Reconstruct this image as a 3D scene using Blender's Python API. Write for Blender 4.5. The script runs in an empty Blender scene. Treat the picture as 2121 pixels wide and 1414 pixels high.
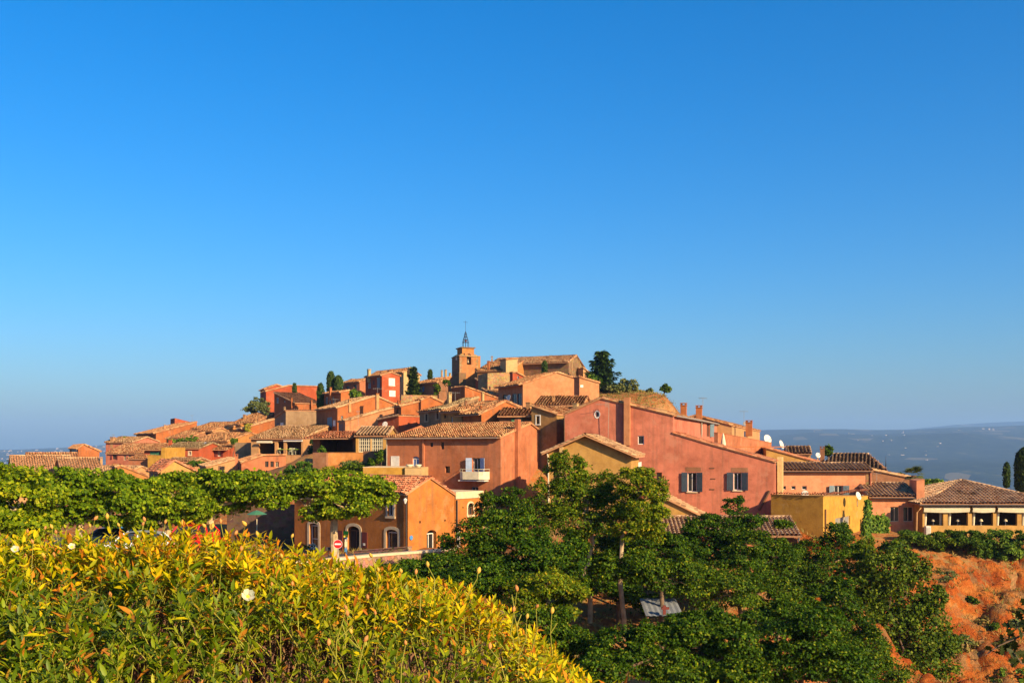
import bpy, math, random
import numpy as np
from mathutils import Vector

random.seed(7)
RNG = np.random.default_rng(7)
scene = bpy.context.scene
col = scene.collection
R = math.radians

# ------------------------------------------------------------------ camera, sky, sun, exposure
F, CX, HY = 2062.0833, 1060.5, 925.0          # focal length and horizon of the photograph in its own pixels
cam_d = bpy.data.cameras.new('camera')
cam_d.lens = 35.0
cam_d.sensor_width = 36.0
cam_d.shift_y = (HY - 707.0) / 2121.0
cam_d.clip_start = 0.05
cam_d.clip_end = 60000.0
cam = bpy.data.objects.new('camera', cam_d)
cam.rotation_euler = (R(90), 0, 0)
col.objects.link(cam)
scene.camera = cam

SUN_EL = 25.0
SUN_AZ = math.atan2(0.70, -0.714)              # compass angle of the sun from +Y towards +X
world = bpy.data.worlds.new('World')
scene.world = world
world.use_nodes = True
wn, wl = world.node_tree.nodes, world.node_tree.links
wn.clear()
w_out = wn.new('ShaderNodeOutputWorld')
w_bg = wn.new('ShaderNodeBackground')
w_sky = wn.new('ShaderNodeTexSky')
w_sky.sky_type = 'NISHITA'
w_sky.sun_disc = False
w_sky.sun_elevation = R(SUN_EL)
w_sky.sun_rotation = SUN_AZ
w_sky.altitude = 300
w_sky.air_density = 1.35
w_sky.dust_density = 1.9
w_sky.ozone_density = 10.0
w_hsv = wn.new('ShaderNodeHueSaturation')
w_hsv.inputs['Saturation'].default_value = 1.20
w_bg.inputs['Strength'].default_value = 0.085
wl.new(w_sky.outputs[0], w_hsv.inputs['Color'])
wl.new(w_hsv.outputs[0], w_bg.inputs['Color'])
wl.new(w_bg.outputs[0], w_out.inputs['Surface'])

sun_d = bpy.data.lights.new('sun', 'SUN')
sun_d.energy = 5.0
sun_d.angle = R(0.53)
sun_d.color = (1.0, 0.76, 0.44)
sun = bpy.data.objects.new('sun', sun_d)
sd = Vector((math.sin(SUN_AZ) * math.cos(R(SUN_EL)), math.cos(SUN_AZ) * math.cos(R(SUN_EL)), math.sin(R(SUN_EL))))
sun.rotation_euler = sd.to_track_quat('Z', 'Y').to_euler()
sun.location = sd * 300
col.objects.link(sun)

scene.view_settings.view_transform = 'Standard'
scene.view_settings.look = 'None'
scene.view_settings.exposure = 1.14
scene.view_settings.gamma = 1.0
scene.cycles.use_denoising = True
scene.cycles.max_bounces = 5
scene.cycles.diffuse_bounces = 3
scene.cycles.glossy_bounces = 2
scene.cycles.transmission_bounces = 3
scene.cycles.volume_bounces = 0
scene.cycles.transparent_max_bounces = 6
scene.cycles.sample_clamp_indirect = 4.0

# ------------------------------------------------------------------ helpers: pixels to places
def at(px, py, Y):
    return np.array([(px - CX) / F * Y, Y, (HY - py) / F * Y])
def zpx(py, Y):
    return (HY - py) / F * Y

# ------------------------------------------------------------------ materials
MATS = {}
def new_mat(name):
    m = bpy.data.materials.new(name)
    m.use_nodes = True
    n, l = m.node_tree.nodes, m.node_tree.links
    n.clear()
    out = n.new('ShaderNodeOutputMaterial')
    bs = n.new('ShaderNodeBsdfPrincipled')
    l.new(bs.outputs[0], out.inputs['Surface'])
    MATS[name] = m
    return m, n, l, bs, out
def ramp(n, stops):
    r = n.new('ShaderNodeValToRGB')
    e = r.color_ramp.elements
    while len(e) < len(stops):
        e.new(0.5)
    for k, (p, c) in enumerate(stops):
        e[k].position = p
        e[k].color = (c[0], c[1], c[2], 1)
    return r
def noise(n, l, scale, vec=None, detail=3, rough=0.55, stretch=None):
    t = n.new('ShaderNodeTexNoise')
    t.inputs['Scale'].default_value = scale
    t.inputs['Detail'].default_value = detail
    t.inputs['Roughness'].default_value = rough
    if vec is not None:
        if stretch:
            mp = n.new('ShaderNodeMapping')
            mp.inputs['Scale'].default_value = stretch
            l.new(vec, mp.inputs['Vector'])
            l.new(mp.outputs[0], t.inputs['Vector'])
        else:
            l.new(vec, t.inputs['Vector'])
    return t
def mixc(n, l, fac, a, b, mode='MIX'):
    m = n.new('ShaderNodeMix')
    m.data_type = 'RGBA'
    m.blend_type = mode
    for sock, val in ((m.inputs[0], fac), (m.inputs[6], a), (m.inputs[7], b)):
        if hasattr(val, 'links'):
            l.new(val, sock)
        elif isinstance(val, (int, float)):
            sock.default_value = val
        else:
            sock.default_value = (val[0], val[1], val[2], 1)
    return m.outputs[2]
def rng_map(n, l, val, a, b, c=0.0, d=1.0):
    m = n.new('ShaderNodeMapRange')
    m.inputs[1].default_value = a; m.inputs[2].default_value = b
    m.inputs[3].default_value = c; m.inputs[4].default_value = d
    l.new(val, m.inputs[0])
    return m.outputs[0]
def plain(name, c, rough=0.7, metal=0.0, spec=0.3, var=0.12):
    if name in MATS:
        return MATS[name]
    m, n, l, bs, out = new_mat(name)
    c = [x * 0.78 for x in c]
    tc = n.new('ShaderNodeTexCoord')
    t = noise(n, l, 3.0, tc.outputs['Object'])
    lo = [x * (1 - var) for x in c]; hi = [min(1, x * (1 + var)) for x in c]
    rp = ramp(n, [(0.3, lo), (0.7, hi)])
    l.new(t.outputs[0], rp.inputs[0])
    l.new(rp.outputs[0], bs.inputs['Base Color'])
    bs.inputs['Roughness'].default_value = rough
    bs.inputs['Metallic'].default_value = metal
    bs.inputs['Specular IOR Level'].default_value = spec
    return m
def stucco(name, c, var=0.22, streak=0.30, stain=(0.15, 0.085, 0.05), stone=0.0):
    if name in MATS:
        return MATS[name]
    m, n, l, bs, out = new_mat(name)
    c = [x * 0.60 for x in c]
    tc = n.new('ShaderNodeTexCoord')
    oi = n.new('ShaderNodeObjectInfo')
    vadd = n.new('ShaderNodeVectorMath'); vadd.operation = 'ADD'
    vm = n.new('ShaderNodeVectorMath'); vm.operation = 'SCALE'; vm.inputs[3].default_value = 37.0
    l.new(oi.outputs['Location'], vm.inputs[0])
    l.new(tc.outputs['Object'], vadd.inputs[0]); l.new(oi.outputs['Location'], vadd.inputs[1])
    vec = vadd.outputs[0]
    big = noise(n, l, 0.33, vec, 4, 0.6)
    mid = noise(n, l, 1.7, vec, 5, 0.65)
    st = noise(n, l, 1.0, vec, 4, 0.6, (2.6, 2.6, 0.16))
    dk = [x * (1 - var) * f for x, f in zip(c, (1.0, 0.94, 0.88))]
    lt = [min(1, x * (1 + var * 0.8)) for x in c]
    r1 = ramp(n, [(0.32, dk), (0.5, c), (0.70, lt)])
    l.new(big.outputs[0], r1.inputs[0])
    r2 = ramp(n, [(0.30, (0.72, 0.68, 0.66)), (0.55, (1, 1, 1)), (0.75, (1.10, 1.12, 1.14))])
    l.new(mid.outputs[0], r2.inputs[0])
    c1 = mixc(n, l, 0.75, r1.outputs[0], r2.outputs[0], 'MULTIPLY')
    f = rng_map(n, l, st.outputs[0], 0.50, 0.78, 0.0, streak * 2.0)
    c2 = mixc(n, l, f, c1, stain)
    pe = noise(n, l, 0.75, vec, 7, 0.68)
    fp = rng_map(n, l, pe.outputs[0], 0.575, 0.62, 0.0, 0.52)
    c2 = mixc(n, l, fp, c2, [min(1, x * 0.75 + 0.11 * w) for x, w in zip(c, (1.0, 0.72, 0.45))])
    pd = noise(n, l, 1.3, vec, 6, 0.7)
    fd = rng_map(n, l, pd.outputs[0], 0.60, 0.68, 0.0, 0.40)
    c2 = mixc(n, l, fd, c2, [x * 0.55 for x in c])
    if stone:
        vo = n.new('ShaderNodeTexVoronoi'); vo.feature = 'DISTANCE_TO_EDGE'
        vo.inputs['Scale'].default_value = 2.6
        mp = n.new('ShaderNodeMapping'); mp.inputs['Scale'].default_value = (1, 1, 1.5)
        l.new(vec, mp.inputs[0]); l.new(mp.outputs[0], vo.inputs['Vector'])
        vc = n.new('ShaderNodeTexVoronoi'); vc.inputs['Scale'].default_value = 2.6
        l.new(mp.outputs[0], vc.inputs['Vector'])
        fe = rng_map(n, l, vo.outputs[0], 0.0, 0.10, stone, 0.0)
        c2 = mixc(n, l, stone * 0.35, c2, vc.outputs['Color'], 'SOFT_LIGHT')
        c2 = mixc(n, l, fe, c2, (0.13, 0.075, 0.045))
    l.new(c2, bs.inputs['Base Color'])
    bs.inputs['Roughness'].default_value = 0.92
    bs.inputs['Specular IOR Level'].default_value = 0.15
    bp = n.new('ShaderNodeBump')
    bp.inputs['Strength'].default_value = 0.35
    bp.inputs['Distance'].default_value = 0.05
    fine = noise(n, l, 7.0, vec, 5, 0.7)
    l.new(fine.outputs[0], bp.inputs['Height'])
    l.new(bp.outputs[0], bs.inputs['Normal'])
    return m

WALL = {
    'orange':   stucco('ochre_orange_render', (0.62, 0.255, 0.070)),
    'cafe':     stucco('bright_orange_render', (0.62, 0.218, 0.045)),
    'salmon':   stucco('salmon_render', (0.66, 0.285, 0.125), 0.12, 0.10),
    'pink':     stucco('faded_pink_render', (0.73, 0.235, 0.135), 0.26, 0.30),
    'brightsalmon': stucco('bright_salmon_render', (0.86, 0.355, 0.175), 0.14, 0.18),
    'house':    stucco('terracotta_render', (0.62, 0.215, 0.095), 0.22, 0.34),
    'red':      stucco('red_ochre_render', (0.58, 0.120, 0.045), 0.20, 0.22),
    'rust':     stucco('rust_render', (0.54, 0.165, 0.048), 0.28, 0.32),
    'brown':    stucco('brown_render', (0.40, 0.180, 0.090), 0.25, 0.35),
    'grey':     stucco('grey_beige_render', (0.43, 0.275, 0.150), 0.18, 0.30),
    'ochre':    stucco('stained_ochre_render', (0.52, 0.29, 0.10), 0.2, 0.30),
    'yellow':   stucco('yellow_render', (0.66, 0.350, 0.055), 0.10, 0.12),
    'sand':     stucco('sand_yellow_render', (0.62, 0.345, 0.095), 0.14, 0.16),
    'cream':    stucco('cream_render', (0.70, 0.46, 0.20), 0.12, 0.14),
    'peach':    stucco('peach_render', (0.66, 0.35, 0.145), 0.12, 0.12),
    'stone':    stucco('rubble_stone', (0.58, 0.355, 0.150), 0.22, 0.20, stone=0.75),
    'darkstone': stucco('weathered_shade_toned_stone', (0.34, 0.20, 0.095), 0.28, 0.35, stone=0.6),  # stone tone deepened to carry the shade on the tower side
    'shadestone': stucco('shade_darkened_rubble', (0.17, 0.10, 0.06), 0.28, 0.3, stone=0.6),  # rubble colour darkened in place of shadow from trees and houses
    'pinkstone': stucco('pink_rubble_stone', (0.56, 0.30, 0.19), 0.26, 0.2, stone=0.8),
}
def tile_mat(name, a, b, c, d):
    m, n, l, bs, out = new_mat(name)
    g = n.new('ShaderNodeNewGeometry')
    tc = n.new('ShaderNodeTexCoord')
    a, b, c, d = ([min(0.95, x * 0.76) for x in q] for q in (a, b, c, d))
    rp = ramp(n, [(0.0, a), (0.30, b), (0.62, c), (0.86, d), (1.0, [x * 0.45 for x in a])])
    l.new(g.outputs['Random Per Island'], rp.inputs[0])
    big = noise(n, l, 0.7, tc.outputs['Object'], 4)
    r2 = ramp(n, [(0.3, (0.62, 0.60, 0.58)), (0.6, (1.05, 1.04, 1.02))])
    l.new(big.outputs[0], r2.inputs[0])
    c1 = mixc(n, l, 0.8, rp.outputs[0], r2.outputs[0], 'MULTIPLY')
    sp = noise(n, l, 14.0, tc.outputs['Object'], 3)
    f = rng_map(n, l, sp.outputs[0], 0.56, 0.72, 0.0, 0.5)
    c2 = mixc(n, l, f, c1, (0.20, 0.14, 0.075))
    l.new(c2, bs.inputs['Base Color'])
    bs.inputs['Roughness'].default_value = 0.9
    bs.inputs['Specular IOR Level'].default_value = 0.15
    return m
TILE = {
    'tile': tile_mat('old_canal_tiles', (0.52, 0.19, 0.075), (0.60, 0.27, 0.105), (0.64, 0.38, 0.17), (0.40, 0.17, 0.075)),
    'pale': tile_mat('bleached_canal_tiles', (0.58, 0.30, 0.13), (0.62, 0.36, 0.17), (0.66, 0.43, 0.22), (0.46, 0.23, 0.11)),
    'redtile': tile_mat('red_canal_tiles', (0.56, 0.17, 0.075), (0.62, 0.22, 0.10), (0.60, 0.29, 0.15), (0.44, 0.13, 0.06)),
    'browntile': tile_mat('brown_canal_tiles', (0.46, 0.20, 0.09), (0.52, 0.28, 0.14), (0.58, 0.37, 0.20), (0.34, 0.15, 0.075)),
    'stripe': tile_mat('sun_bleached_barrel_tiles', (0.62, 0.37, 0.19), (0.66, 0.41, 0.22), (0.72, 0.48, 0.28), (0.54, 0.29, 0.15)),
    'greytile': tile_mat('lichen_canal_tiles', (0.40, 0.26, 0.13), (0.46, 0.32, 0.16), (0.50, 0.36, 0.17), (0.30, 0.18, 0.09)),
}
M_SLAB = plain('tile_bed', (0.52, 0.25, 0.115), 0.95)
M_SLABD = plain('shade_toned_tile_channels', (0.32, 0.155, 0.078), 0.95)  # channel bed darkened to stand for shadow between the barrels
M_GLASS, _n, _l, _b, _o = new_mat('window_glass')
_b.inputs['Base Color'].default_value = (0.018, 0.020, 0.022, 1)
_b.inputs['Roughness'].default_value = 0.12
_b.inputs['Specular IOR Level'].default_value = 0.6
M_DARK = plain('unlit_interior_tone', (0.035, 0.024, 0.018), 0.9)  # flat dark colour standing for unlit depth behind an opening
PAINT = {
    'white': plain('white_paint', (0.78, 0.72, 0.62), 0.5),
    'cream': plain('cream_stone_trim', (0.66, 0.50, 0.30), 0.8),
    'wood': plain('brown_wood', (0.16, 0.075, 0.035), 0.7),
    'blue': plain('pale_blue_paint', (0.36, 0.44, 0.60), 0.55),
    'deepblue': plain('deep_blue_paint', (0.10, 0.19, 0.42), 0.5),
    'slate': plain('slate_blue_paint', (0.034, 0.050, 0.072), 0.6),
    'greyblue': plain('grey_blue_paint', (0.16, 0.215, 0.24), 0.6),
    'green': plain('green_paint', (0.06, 0.20, 0.10), 0.6),
    'redp': plain('red_paint', (0.50, 0.03, 0.04), 0.5),
    'darkred': plain('dark_red_paint', (0.16, 0.03, 0.02), 0.6),
    'grey': plain('grey_metal', (0.34, 0.32, 0.29), 0.5, 0.4),
    'iron': plain('black_iron', (0.045, 0.04, 0.04), 0.5, 0.3),
    'zinc': plain('zinc_gutter', (0.40, 0.33, 0.25), 0.5, 0.3),
    'dish': plain('dish_white', (0.66, 0.60, 0.52), 0.5),
    'canvas': plain('cream_canvas', (0.72, 0.62, 0.42), 0.8),
    'pipe': plain('terracotta_pipe', (0.50, 0.16, 0.08), 0.7),
}

# ------------------------------------------------------------------ helpers: meshes
class MB:
    """collects faces in world coordinates and links them as one mesh object"""
    def __init__(s):
        s.v = []; s.f = []
    def poly(s, pts):
        k = len(s.v)
        s.v.extend([tuple(float(c) for c in p) for p in pts])
        s.f.append(tuple(range(k, k + len(pts))))
    def box(s, o, a, b, c):
        o, a, b, c = (np.array(q, float) for q in (o, a, b, c))
        k = len(s.v)
        for q in (o, o + a, o + a + b, o + b, o + c, o + a + c, o + a + b + c, o + b + c):
            s.v.append(tuple(q))
        for f in ((0, 3, 2, 1), (4, 5, 6, 7), (0, 1, 5, 4), (1, 2, 6, 5), (2, 3, 7, 6), (3, 0, 4, 7)):
            s.f.append(tuple(k + i for i in f))
    def cbox(s, c, sx, sy, sz, yaw=0.0):
        ca, sa = math.cos(yaw), math.sin(yaw)
        ax = np.array([ca, sa, 0]) * sx; ay = np.array([-sa, ca, 0]) * sy; az = np.array([0, 0, sz])
        s.box(np.array(c, float) - ax / 2 - ay / 2, ax, ay, az)
    def tube(s, pts, rad, seg=6, cap=True):
        pts = [np.array(p, float) for p in pts]
        if not hasattr(rad, '__len__'):
            rad = [rad] * len(pts)
        rings = []
        for i, p in enumerate(pts):
            d = pts[min(i + 1, len(pts) - 1)] - pts[max(i - 1, 0)]
            d = d / (np.linalg.norm(d) + 1e-9)
            h = np.array([0, 0, 1.0]) if abs(d[2]) < 0.9 else np.array([1.0, 0, 0])
            x = np.cross(d, h); x /= np.linalg.norm(x); y = np.cross(d, x)
            k = len(s.v)
            for j in range(seg):
                t = 2 * math.pi * j / seg
                s.v.append(tuple(p + (x * math.cos(t) + y * math.sin(t)) * rad[i]))
            rings.append(k)
        for i in range(len(pts) - 1):
            a, b = rings[i], rings[i + 1]
            for j in range(seg):
                s.f.append((a + j, a + (j + 1) % seg, b + (j + 1) % seg, b + j))
        if cap:
            s.f.append(tuple(rings[0] + j for j in range(seg)))
            s.f.append(tuple(rings[-1] + j for j in reversed(range(seg))))
    def lathe(s, c, prof, seg=10, axis=None):
        c = np.array(c, float)
        if axis is None:
            X, Yv, Z = np.eye(3)
        else:
            Z = np.array(axis, float); Z /= np.linalg.norm(Z)
            h = np.array([0, 0, 1.0]) if abs(Z[2]) < 0.9 else np.array([1.0, 0, 0])
            X = np.cross(Z, h); X /= np.linalg.norm(X); Yv = np.cross(Z, X)
        k = len(s.v)
        for r, z in prof:
            for j in range(seg):
                t = 2 * math.pi * j / seg
                s.v.append(tuple(c + X * (r * math.cos(t)) + Yv * (r * math.sin(t)) + Z * z))
        for i in range(len(prof) - 1):
            for j in range(seg):
                a = k + i * seg; b = a + seg
                s.f.append((a + j, a + (j + 1) % seg, b + (j + 1) % seg, b + j))
    def build(s, name, mat, parent=None, origin=None, smooth=False):
        o = np.array(origin if origin is not None else (parent['_o'] if parent is not None and '_o' in parent else (0, 0, 0)), float)
        me = bpy.data.meshes.new(name)
        me.from_pydata([tuple(np.array(p) - o) for p in s.v], [], s.f)
        me.materials.append(mat)
        if smooth:
            me.polygons.foreach_set('use_smooth', [True] * len(me.polygons))
        ob = bpy.data.objects.new(name, me)
        col.objects.link(ob)
        if parent is not None:
            ob.parent = parent
        else:
            ob.location = o
        ob['_o'] = tuple(o)
        return ob
def nmesh(name, verts, faces, mat, parent=None, origin=None, smooth=False):
    """fast mesh from numpy arrays; faces (M,3) or (M,4)"""
    o = np.array(origin if origin is not None else (parent['_o'] if parent is not None and '_o' in parent else (0, 0, 0)), float)
    verts = (np.asarray(verts, float) - o).astype(np.float32)
    faces = np.asarray(faces, np.int32)
    me = bpy.data.meshes.new(name)
    k = faces.shape[1]
    me.vertices.add(len(verts)); me.vertices.foreach_set('co', verts.ravel())
    me.loops.add(faces.size); me.loops.foreach_set('vertex_index', faces.ravel())
    me.polygons.add(len(faces))
    me.polygons.foreach_set('loop_start', np.arange(0, faces.size, k, dtype=np.int32))
    me.polygons.foreach_set('loop_total', np.full(len(faces), k, dtype=np.int32))
    if smooth:
        me.polygons.foreach_set('use_smooth', np.ones(len(faces), dtype=bool))
    me.update(calc_edges=True)
    if mat is not None:
        me.materials.append(mat)
    ob = bpy.data.objects.new(name, me)
    col.objects.link(ob)
    if parent is not None:
        ob.parent = parent
    else:
        ob.location = o
    ob['_o'] = tuple(o)
    return ob
def tag(o, label, cat, group=None):
    o['label'] = label; o['category'] = cat
    if group:
        o['group'] = group
    return o
def thing(name, label, cat, loc, group=None):
    e = bpy.data.objects.new(name, None)
    e.empty_display_size = 0.3
    e.location = [float(c) for c in loc]
    e['_o'] = tuple(float(c) for c in loc)
    col.objects.link(e)
    return tag(e, label, cat, group)
# ------------------------------------------------------------------ houses
GROUND = []                                     # points the terrain has to pass through
def interp(prof, t):
    if t <= prof[0][0]:
        return prof[0][1]
    for (a, za), (b, zb) in zip(prof[:-1], prof[1:]):
        if a <= t <= b:
            return za if b - a < 1e-6 else za + (zb - za) * (t - a) / (b - a)
    return prof[-1][1]
def wall_face(mb, P, d, L, prof, zb, ops, nrm):
    """one wall with real openings; P corner, d direction, prof top line, ops openings (t0,t1,z0,z1,arch,depth)"""
    P, d, nrm = np.array(P, float), np.array(d, float), np.array(nrm, float)
    pt = lambda t, z, dep=0.0: np.array([P[0] + d[0] * t - nrm[0] * dep, P[1] + d[1] * t - nrm[1] * dep, z])
    def top(o, t):
        t0, t1, z0, z1, arch = o[:5]
        if not arch:
            return z1
        x = (t - (t0 + t1) / 2) / ((t1 - t0) / 2)
        return z1 - arch + arch * math.sqrt(max(0.0, 1 - min(1, x * x)))
    def bot(o, t):
        t0, t1, z0, z1, arch = o[:5]
        if not (len(o) > 6 and o[6].get('round')):
            return z0
        x = (t - (t0 + t1) / 2) / ((t1 - t0) / 2)
        return z0 + arch - arch * math.sqrt(max(0.0, 1 - min(1, x * x)))
    ts = {0.0, L}
    for t, z in prof:
        if 0 < t < L:
            ts.add(t)
    for o in ops:
        ts.add(max(0, o[0])); ts.add(min(L, o[1]))
        if o[4]:
            for k in range(1, 8):
                ts.add(o[0] + (o[1] - o[0]) * (0.5 - 0.5 * math.cos(math.pi * k / 8)))
    ts = sorted(ts)
    for a, b in zip(ts[:-1], ts[1:]):
        if b - a < 1e-5:
            continue
        e = min(1e-4, (b - a) / 4)
        m = (a + b) / 2
        ca = cb = zb
        for o in sorted([o for o in ops if o[0] < m < o[1]], key=lambda o: o[2]):
            mb.poly([pt(a, ca), pt(b, cb), pt(b, bot(o, b)), pt(a, bot(o, a))])
            ca, cb = top(o, a), top(o, b)
        mb.poly([pt(a, ca), pt(b, cb), pt(b, interp(prof, b - e)), pt(a, interp(prof, a + e))])
    outs = []
    for o in ops:
        t0, t1, z0, z1, arch, dep = o[:6]
        con = [(t0, z0), (t1, z0)]
        if len(o) > 6 and o[6].get('round'):
            con = [(t0 + (t1 - t0) * (0.5 - 0.5 * math.cos(math.pi * k / 8)), 0) for k in range(1, 8)]
            con = [(t, bot(o, t)) for t, _ in con]
        if arch:
            for k in range(0, 9):
                t = t1 - (t1 - t0) * (0.5 - 0.5 * math.cos(math.pi * k / 8))
                con.append((t, top(o, t)))
        else:
            con += [(t1, z1), (t0, z1)]
        n = len(con)
        for k in range(n):
            (ta, za), (tb, zb2) = con[k], con[(k + 1) % n]
            mb.poly([pt(ta, za), pt(tb, zb2), pt(tb, zb2, dep), pt(ta, za, dep)])
        outs.append((con, pt))
    return outs
def tile_plane(O, e, s, n, W, Ls, sp, tl=0.0, tr=0.0, course=0.36, K=5, rng=RNG, neat=1.0):
    """half-round cover tiles laid in columns on a roof plane; O lower left corner, e along eave, s up the slope"""
    nc = max(1, int(round(W / sp))); sp = W / nc
    tc = (np.arange(nc) + 0.5) * sp
    mx = np.ones(nc)
    if tl > 1e-6:
        mx = np.minimum(mx, tc / tl)
    if tr > 1e-6:
        mx = np.minimum(mx, (W - tc) / tr)
    V = []; Fc = []; base = 0
    nr = max(1, int(math.ceil(Ls / course)))
    cc, rr = np.meshgrid(np.arange(nc), np.arange(nr), indexing='ij')
    cc = cc.ravel(); rr = rr.ravel()
    s0 = rr * course; s1 = np.minimum(s0 + course * 1.12, mx[cc] * Ls)
    ok = s1 - s0 > 0.08
    cc, rr, s0, s1 = cc[ok], rr[ok], s0[ok], s1[ok]
    N = len(cc)
    if N == 0:
        return np.zeros((0, 3)), np.zeros((0, 4), int)
    th = np.linspace(0, math.pi, K)
    r = sp * (0.37 if neat > 0.5 else 0.44)
    jit = rng.normal(0, 0.085 * sp * neat, N); lift = 0.018 + np.abs(rng.normal(0, 0.022 * neat, N)); sj = rng.normal(0, 0.035 * neat, N)
    sag = 0.03 * np.sin(tc[cc] * 0.9 + s0 * 0.7) + 0.025 * np.sin(tc[cc] * 2.3 - s0 * 1.1)
    P = np.zeros((N, 2, K, 3))
    for q, (ss, rs, hz) in enumerate(((s0 + sj, 1.06, lift + 0.02), (s1 + sj, 0.86, 0.0 * lift))):
        a = (tc[cc] + jit)[:, None] - np.cos(th)[None] * r * rs
        h = np.sin(th)[None] * r * rs * 1.3 + (hz + sag)[:, None]
        P[:, q] = O + a[..., None] * e + ss[:, None, None] * s + h[..., None] * n
    idx = np.arange(N)[:, None] * (2 * K)
    k = np.arange(K - 1)[None]
    Fc = np.stack([idx + k, idx + k + 1, idx + K + k + 1, idx + K + k], -1).reshape(-1, 4)
    return P.reshape(-1, 3), Fc
def ridge_row(A, B, r, L=0.42, K=5):
    A, B = np.array(A, float), np.array(B, float)
    D = B - A; tot = np.linalg.norm(D); d = D / tot
    x = np.cross(d, [0, 0, 1.0]); x /= np.linalg.norm(x); up = np.cross(x, d)
    n = max(1, int(tot / L)); V = []; Fc = []
    for i in range(n):
        a = A + d * (tot * i / n); b = A + d * (tot * (i + 1.12) / n)
        k = len(V)
        for q, rr in ((a, r * 1.05), (b, r * 0.9)):
            for t in np.linspace(-0.25, math.pi + 0.25, K):
                V.append(q + x * math.cos(t) * rr + up * (math.sin(t) * rr))
        for j in range(K - 1):
            Fc.append((k + j, k + j + 1, k + K + j + 1, k + K + j))
    return np.array(V), np.array(Fc)

class House:
    pass
def house(name, label, xc, Y, a, wall='orange', x0=None, x1=None, dL=None, dR=None, gR=None, gL=None, eL=None, eR=None,
          flat=None, base=None, depth=None, sp=0.34, tile='tile', ov=0.32, rk=0.14, ops=(), chim=(), hip0=0.0, hip1=0.0,
          cat='house', group='village houses', tiles=True, coping=None, ground=True, gutter=False, core=True):
    h = House()
    a = R(a); ca, sa = math.cos(a), math.sin(a)
    C = np.array([(xc - CX) / F * Y, Y])
    dl = np.array([-ca, sa]); dr = np.array([sa, ca])
    nL = np.array([-sa, -ca]); nR = np.array([ca, -sa])
    def solve(d, p):
        k = (p - CX) / F
        return (k * C[1] - C[0]) / (d[0] - k * d[1])
    LU = dL if dL else (solve(dl, x0) if x0 is not None else None)
    LV = dR if dR else (solve(dr, x1) if x1 is not None else None)
    if gR:
        prof = []
        for p, y in gR:
            v = solve(dr, p); prof.append((v, zpx(y, C[1] + dr[1] * v)))
        axis = 'v'
        if LV is None or prof[-1][0] > LV: LV = prof[-1][0]
    elif gL:
        prof = []
        for p, y in gL:
            u = solve(dl, p); prof.append((u, zpx(y, C[1] + dl[1] * u)))
        axis = 'u'
        if LU is None or prof[-1][0] > LU: LU = prof[-1][0]
    elif eL:
        e_, r_, d_ = eL[:3]
        back = eL[3] if len(eL) > 3 else d_
        prof = [(0, zpx(e_, C[1])), (d_, zpx(r_, C[1] + d_ * dr[1])), (d_ + back, zpx(e_, C[1]) if len(eL) <= 3 else zpx(r_, C[1] + d_ * dr[1]) - 0.3 * back)]
        axis = 'v'; LV = d_ + back
    elif eR:
        e_, r_, d_ = eR
        prof = [(0, zpx(e_, C[1])), (d_, zpx(r_, C[1] + d_ * dl[1])), (2 * d_, zpx(e_, C[1]))]
        axis = 'u'; LU = 2 * d_
    else:
        z = zpx(flat, C[1]); axis = 'v'; tiles = False
        LV = LV or 5.0
        prof = [(0, z), (LV, z)]
    if LU is None: LU = depth or 6.0
    if LV is None: LV = depth or 6.0
    if prof[0][0] > 1e-3: prof = [(0.0, prof[0][1])] + prof
    else: prof = [(0.0, prof[0][1])] + prof[1:]
    Lp = LV if axis == 'v' else LU
    if prof[-1][0] < Lp - 1e-3: prof.append((Lp, prof[-1][1] - (0 if not tiles else 0.0)))
    zmin = min(z for t, z in prof)
    zb = zpx(base, C[1]) if base is not None else zmin - 6.5
    org = np.array([C[0], C[1], zb])
    root = thing(name, label, cat, org, group)
    h.root, h.C, h.dl, h.dr, h.nL, h.nR, h.LU, h.LV, h.prof, h.zb, h.solve = root, C, dl, dr, nL, nR, LU, LV, prof, zb, solve
    if ground:
        for q in (C, C + dl * LU, C + dr * LV, C + dl * LU + dr * LV):
            GROUND.append((q[0], q[1], zb + 0.15))
    zlow = zb - 2.5
    # --- walls
    mb = MB()
    fl = {}
    specs = {'L': [], 'R': []}
    for o in ops:
        f = o['f']; d = dl if f == 'L' else dr
        ta, tb = solve(d, o['x'][0]), solve(d, o['x'][1])
        t0, t1 = min(ta, tb), max(ta, tb)
        Ym = C[1] + d[1] * (t0 + t1) / 2
        z1, z0 = zpx(o['y'][0], Ym), zpx(o['y'][1], Ym)
        arch = (z1 - z0) / 2 if o.get('round') else o.get('arch', 0) * (t1 - t0) / 2
        specs[f].append((t0, t1, z0, z1, arch, o.get('dep', 0.16), o))
    cst = lambda z, L: [(0, z), (L, z)]
    pL = prof if axis == 'u' else cst(prof[0][1], LU)
    pR = prof if axis == 'v' else cst(prof[0][1], LV)
    bL = prof if axis == 'u' else cst(prof[-1][1], LU)
    bR = prof if axis == 'v' else cst(prof[-1][1], LV)
    rL = wall_face(mb, C, dl, LU, pL, zlow, specs['L'], nL)
    rR = wall_face(mb, C, dr, LV, pR, zlow, specs['R'], nR)
    wall_face(mb, C + dr * LV, dl, LU, bL, zlow, [], -nL)
    wall_face(mb, C + dl * LU, dr, LV, bR, zlow, [], -nR)
    wallm = WALL[wall] if isinstance(wall, str) else wall
    h.wall = mb.build('wall', wallm, root)
    # --- roof
    h.planes = []
    V3 = lambda p2, z: np.array([p2[0], p2[1], z])
    pa, ra, RL = (dr, dl, LU) if axis == 'v' else (dl, dr, LV)      # profile axis, ridge axis, ridge length
    slab = MB(); TV = []; TF = []; nb = 0
    zr = max(z for t, z in prof)
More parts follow.
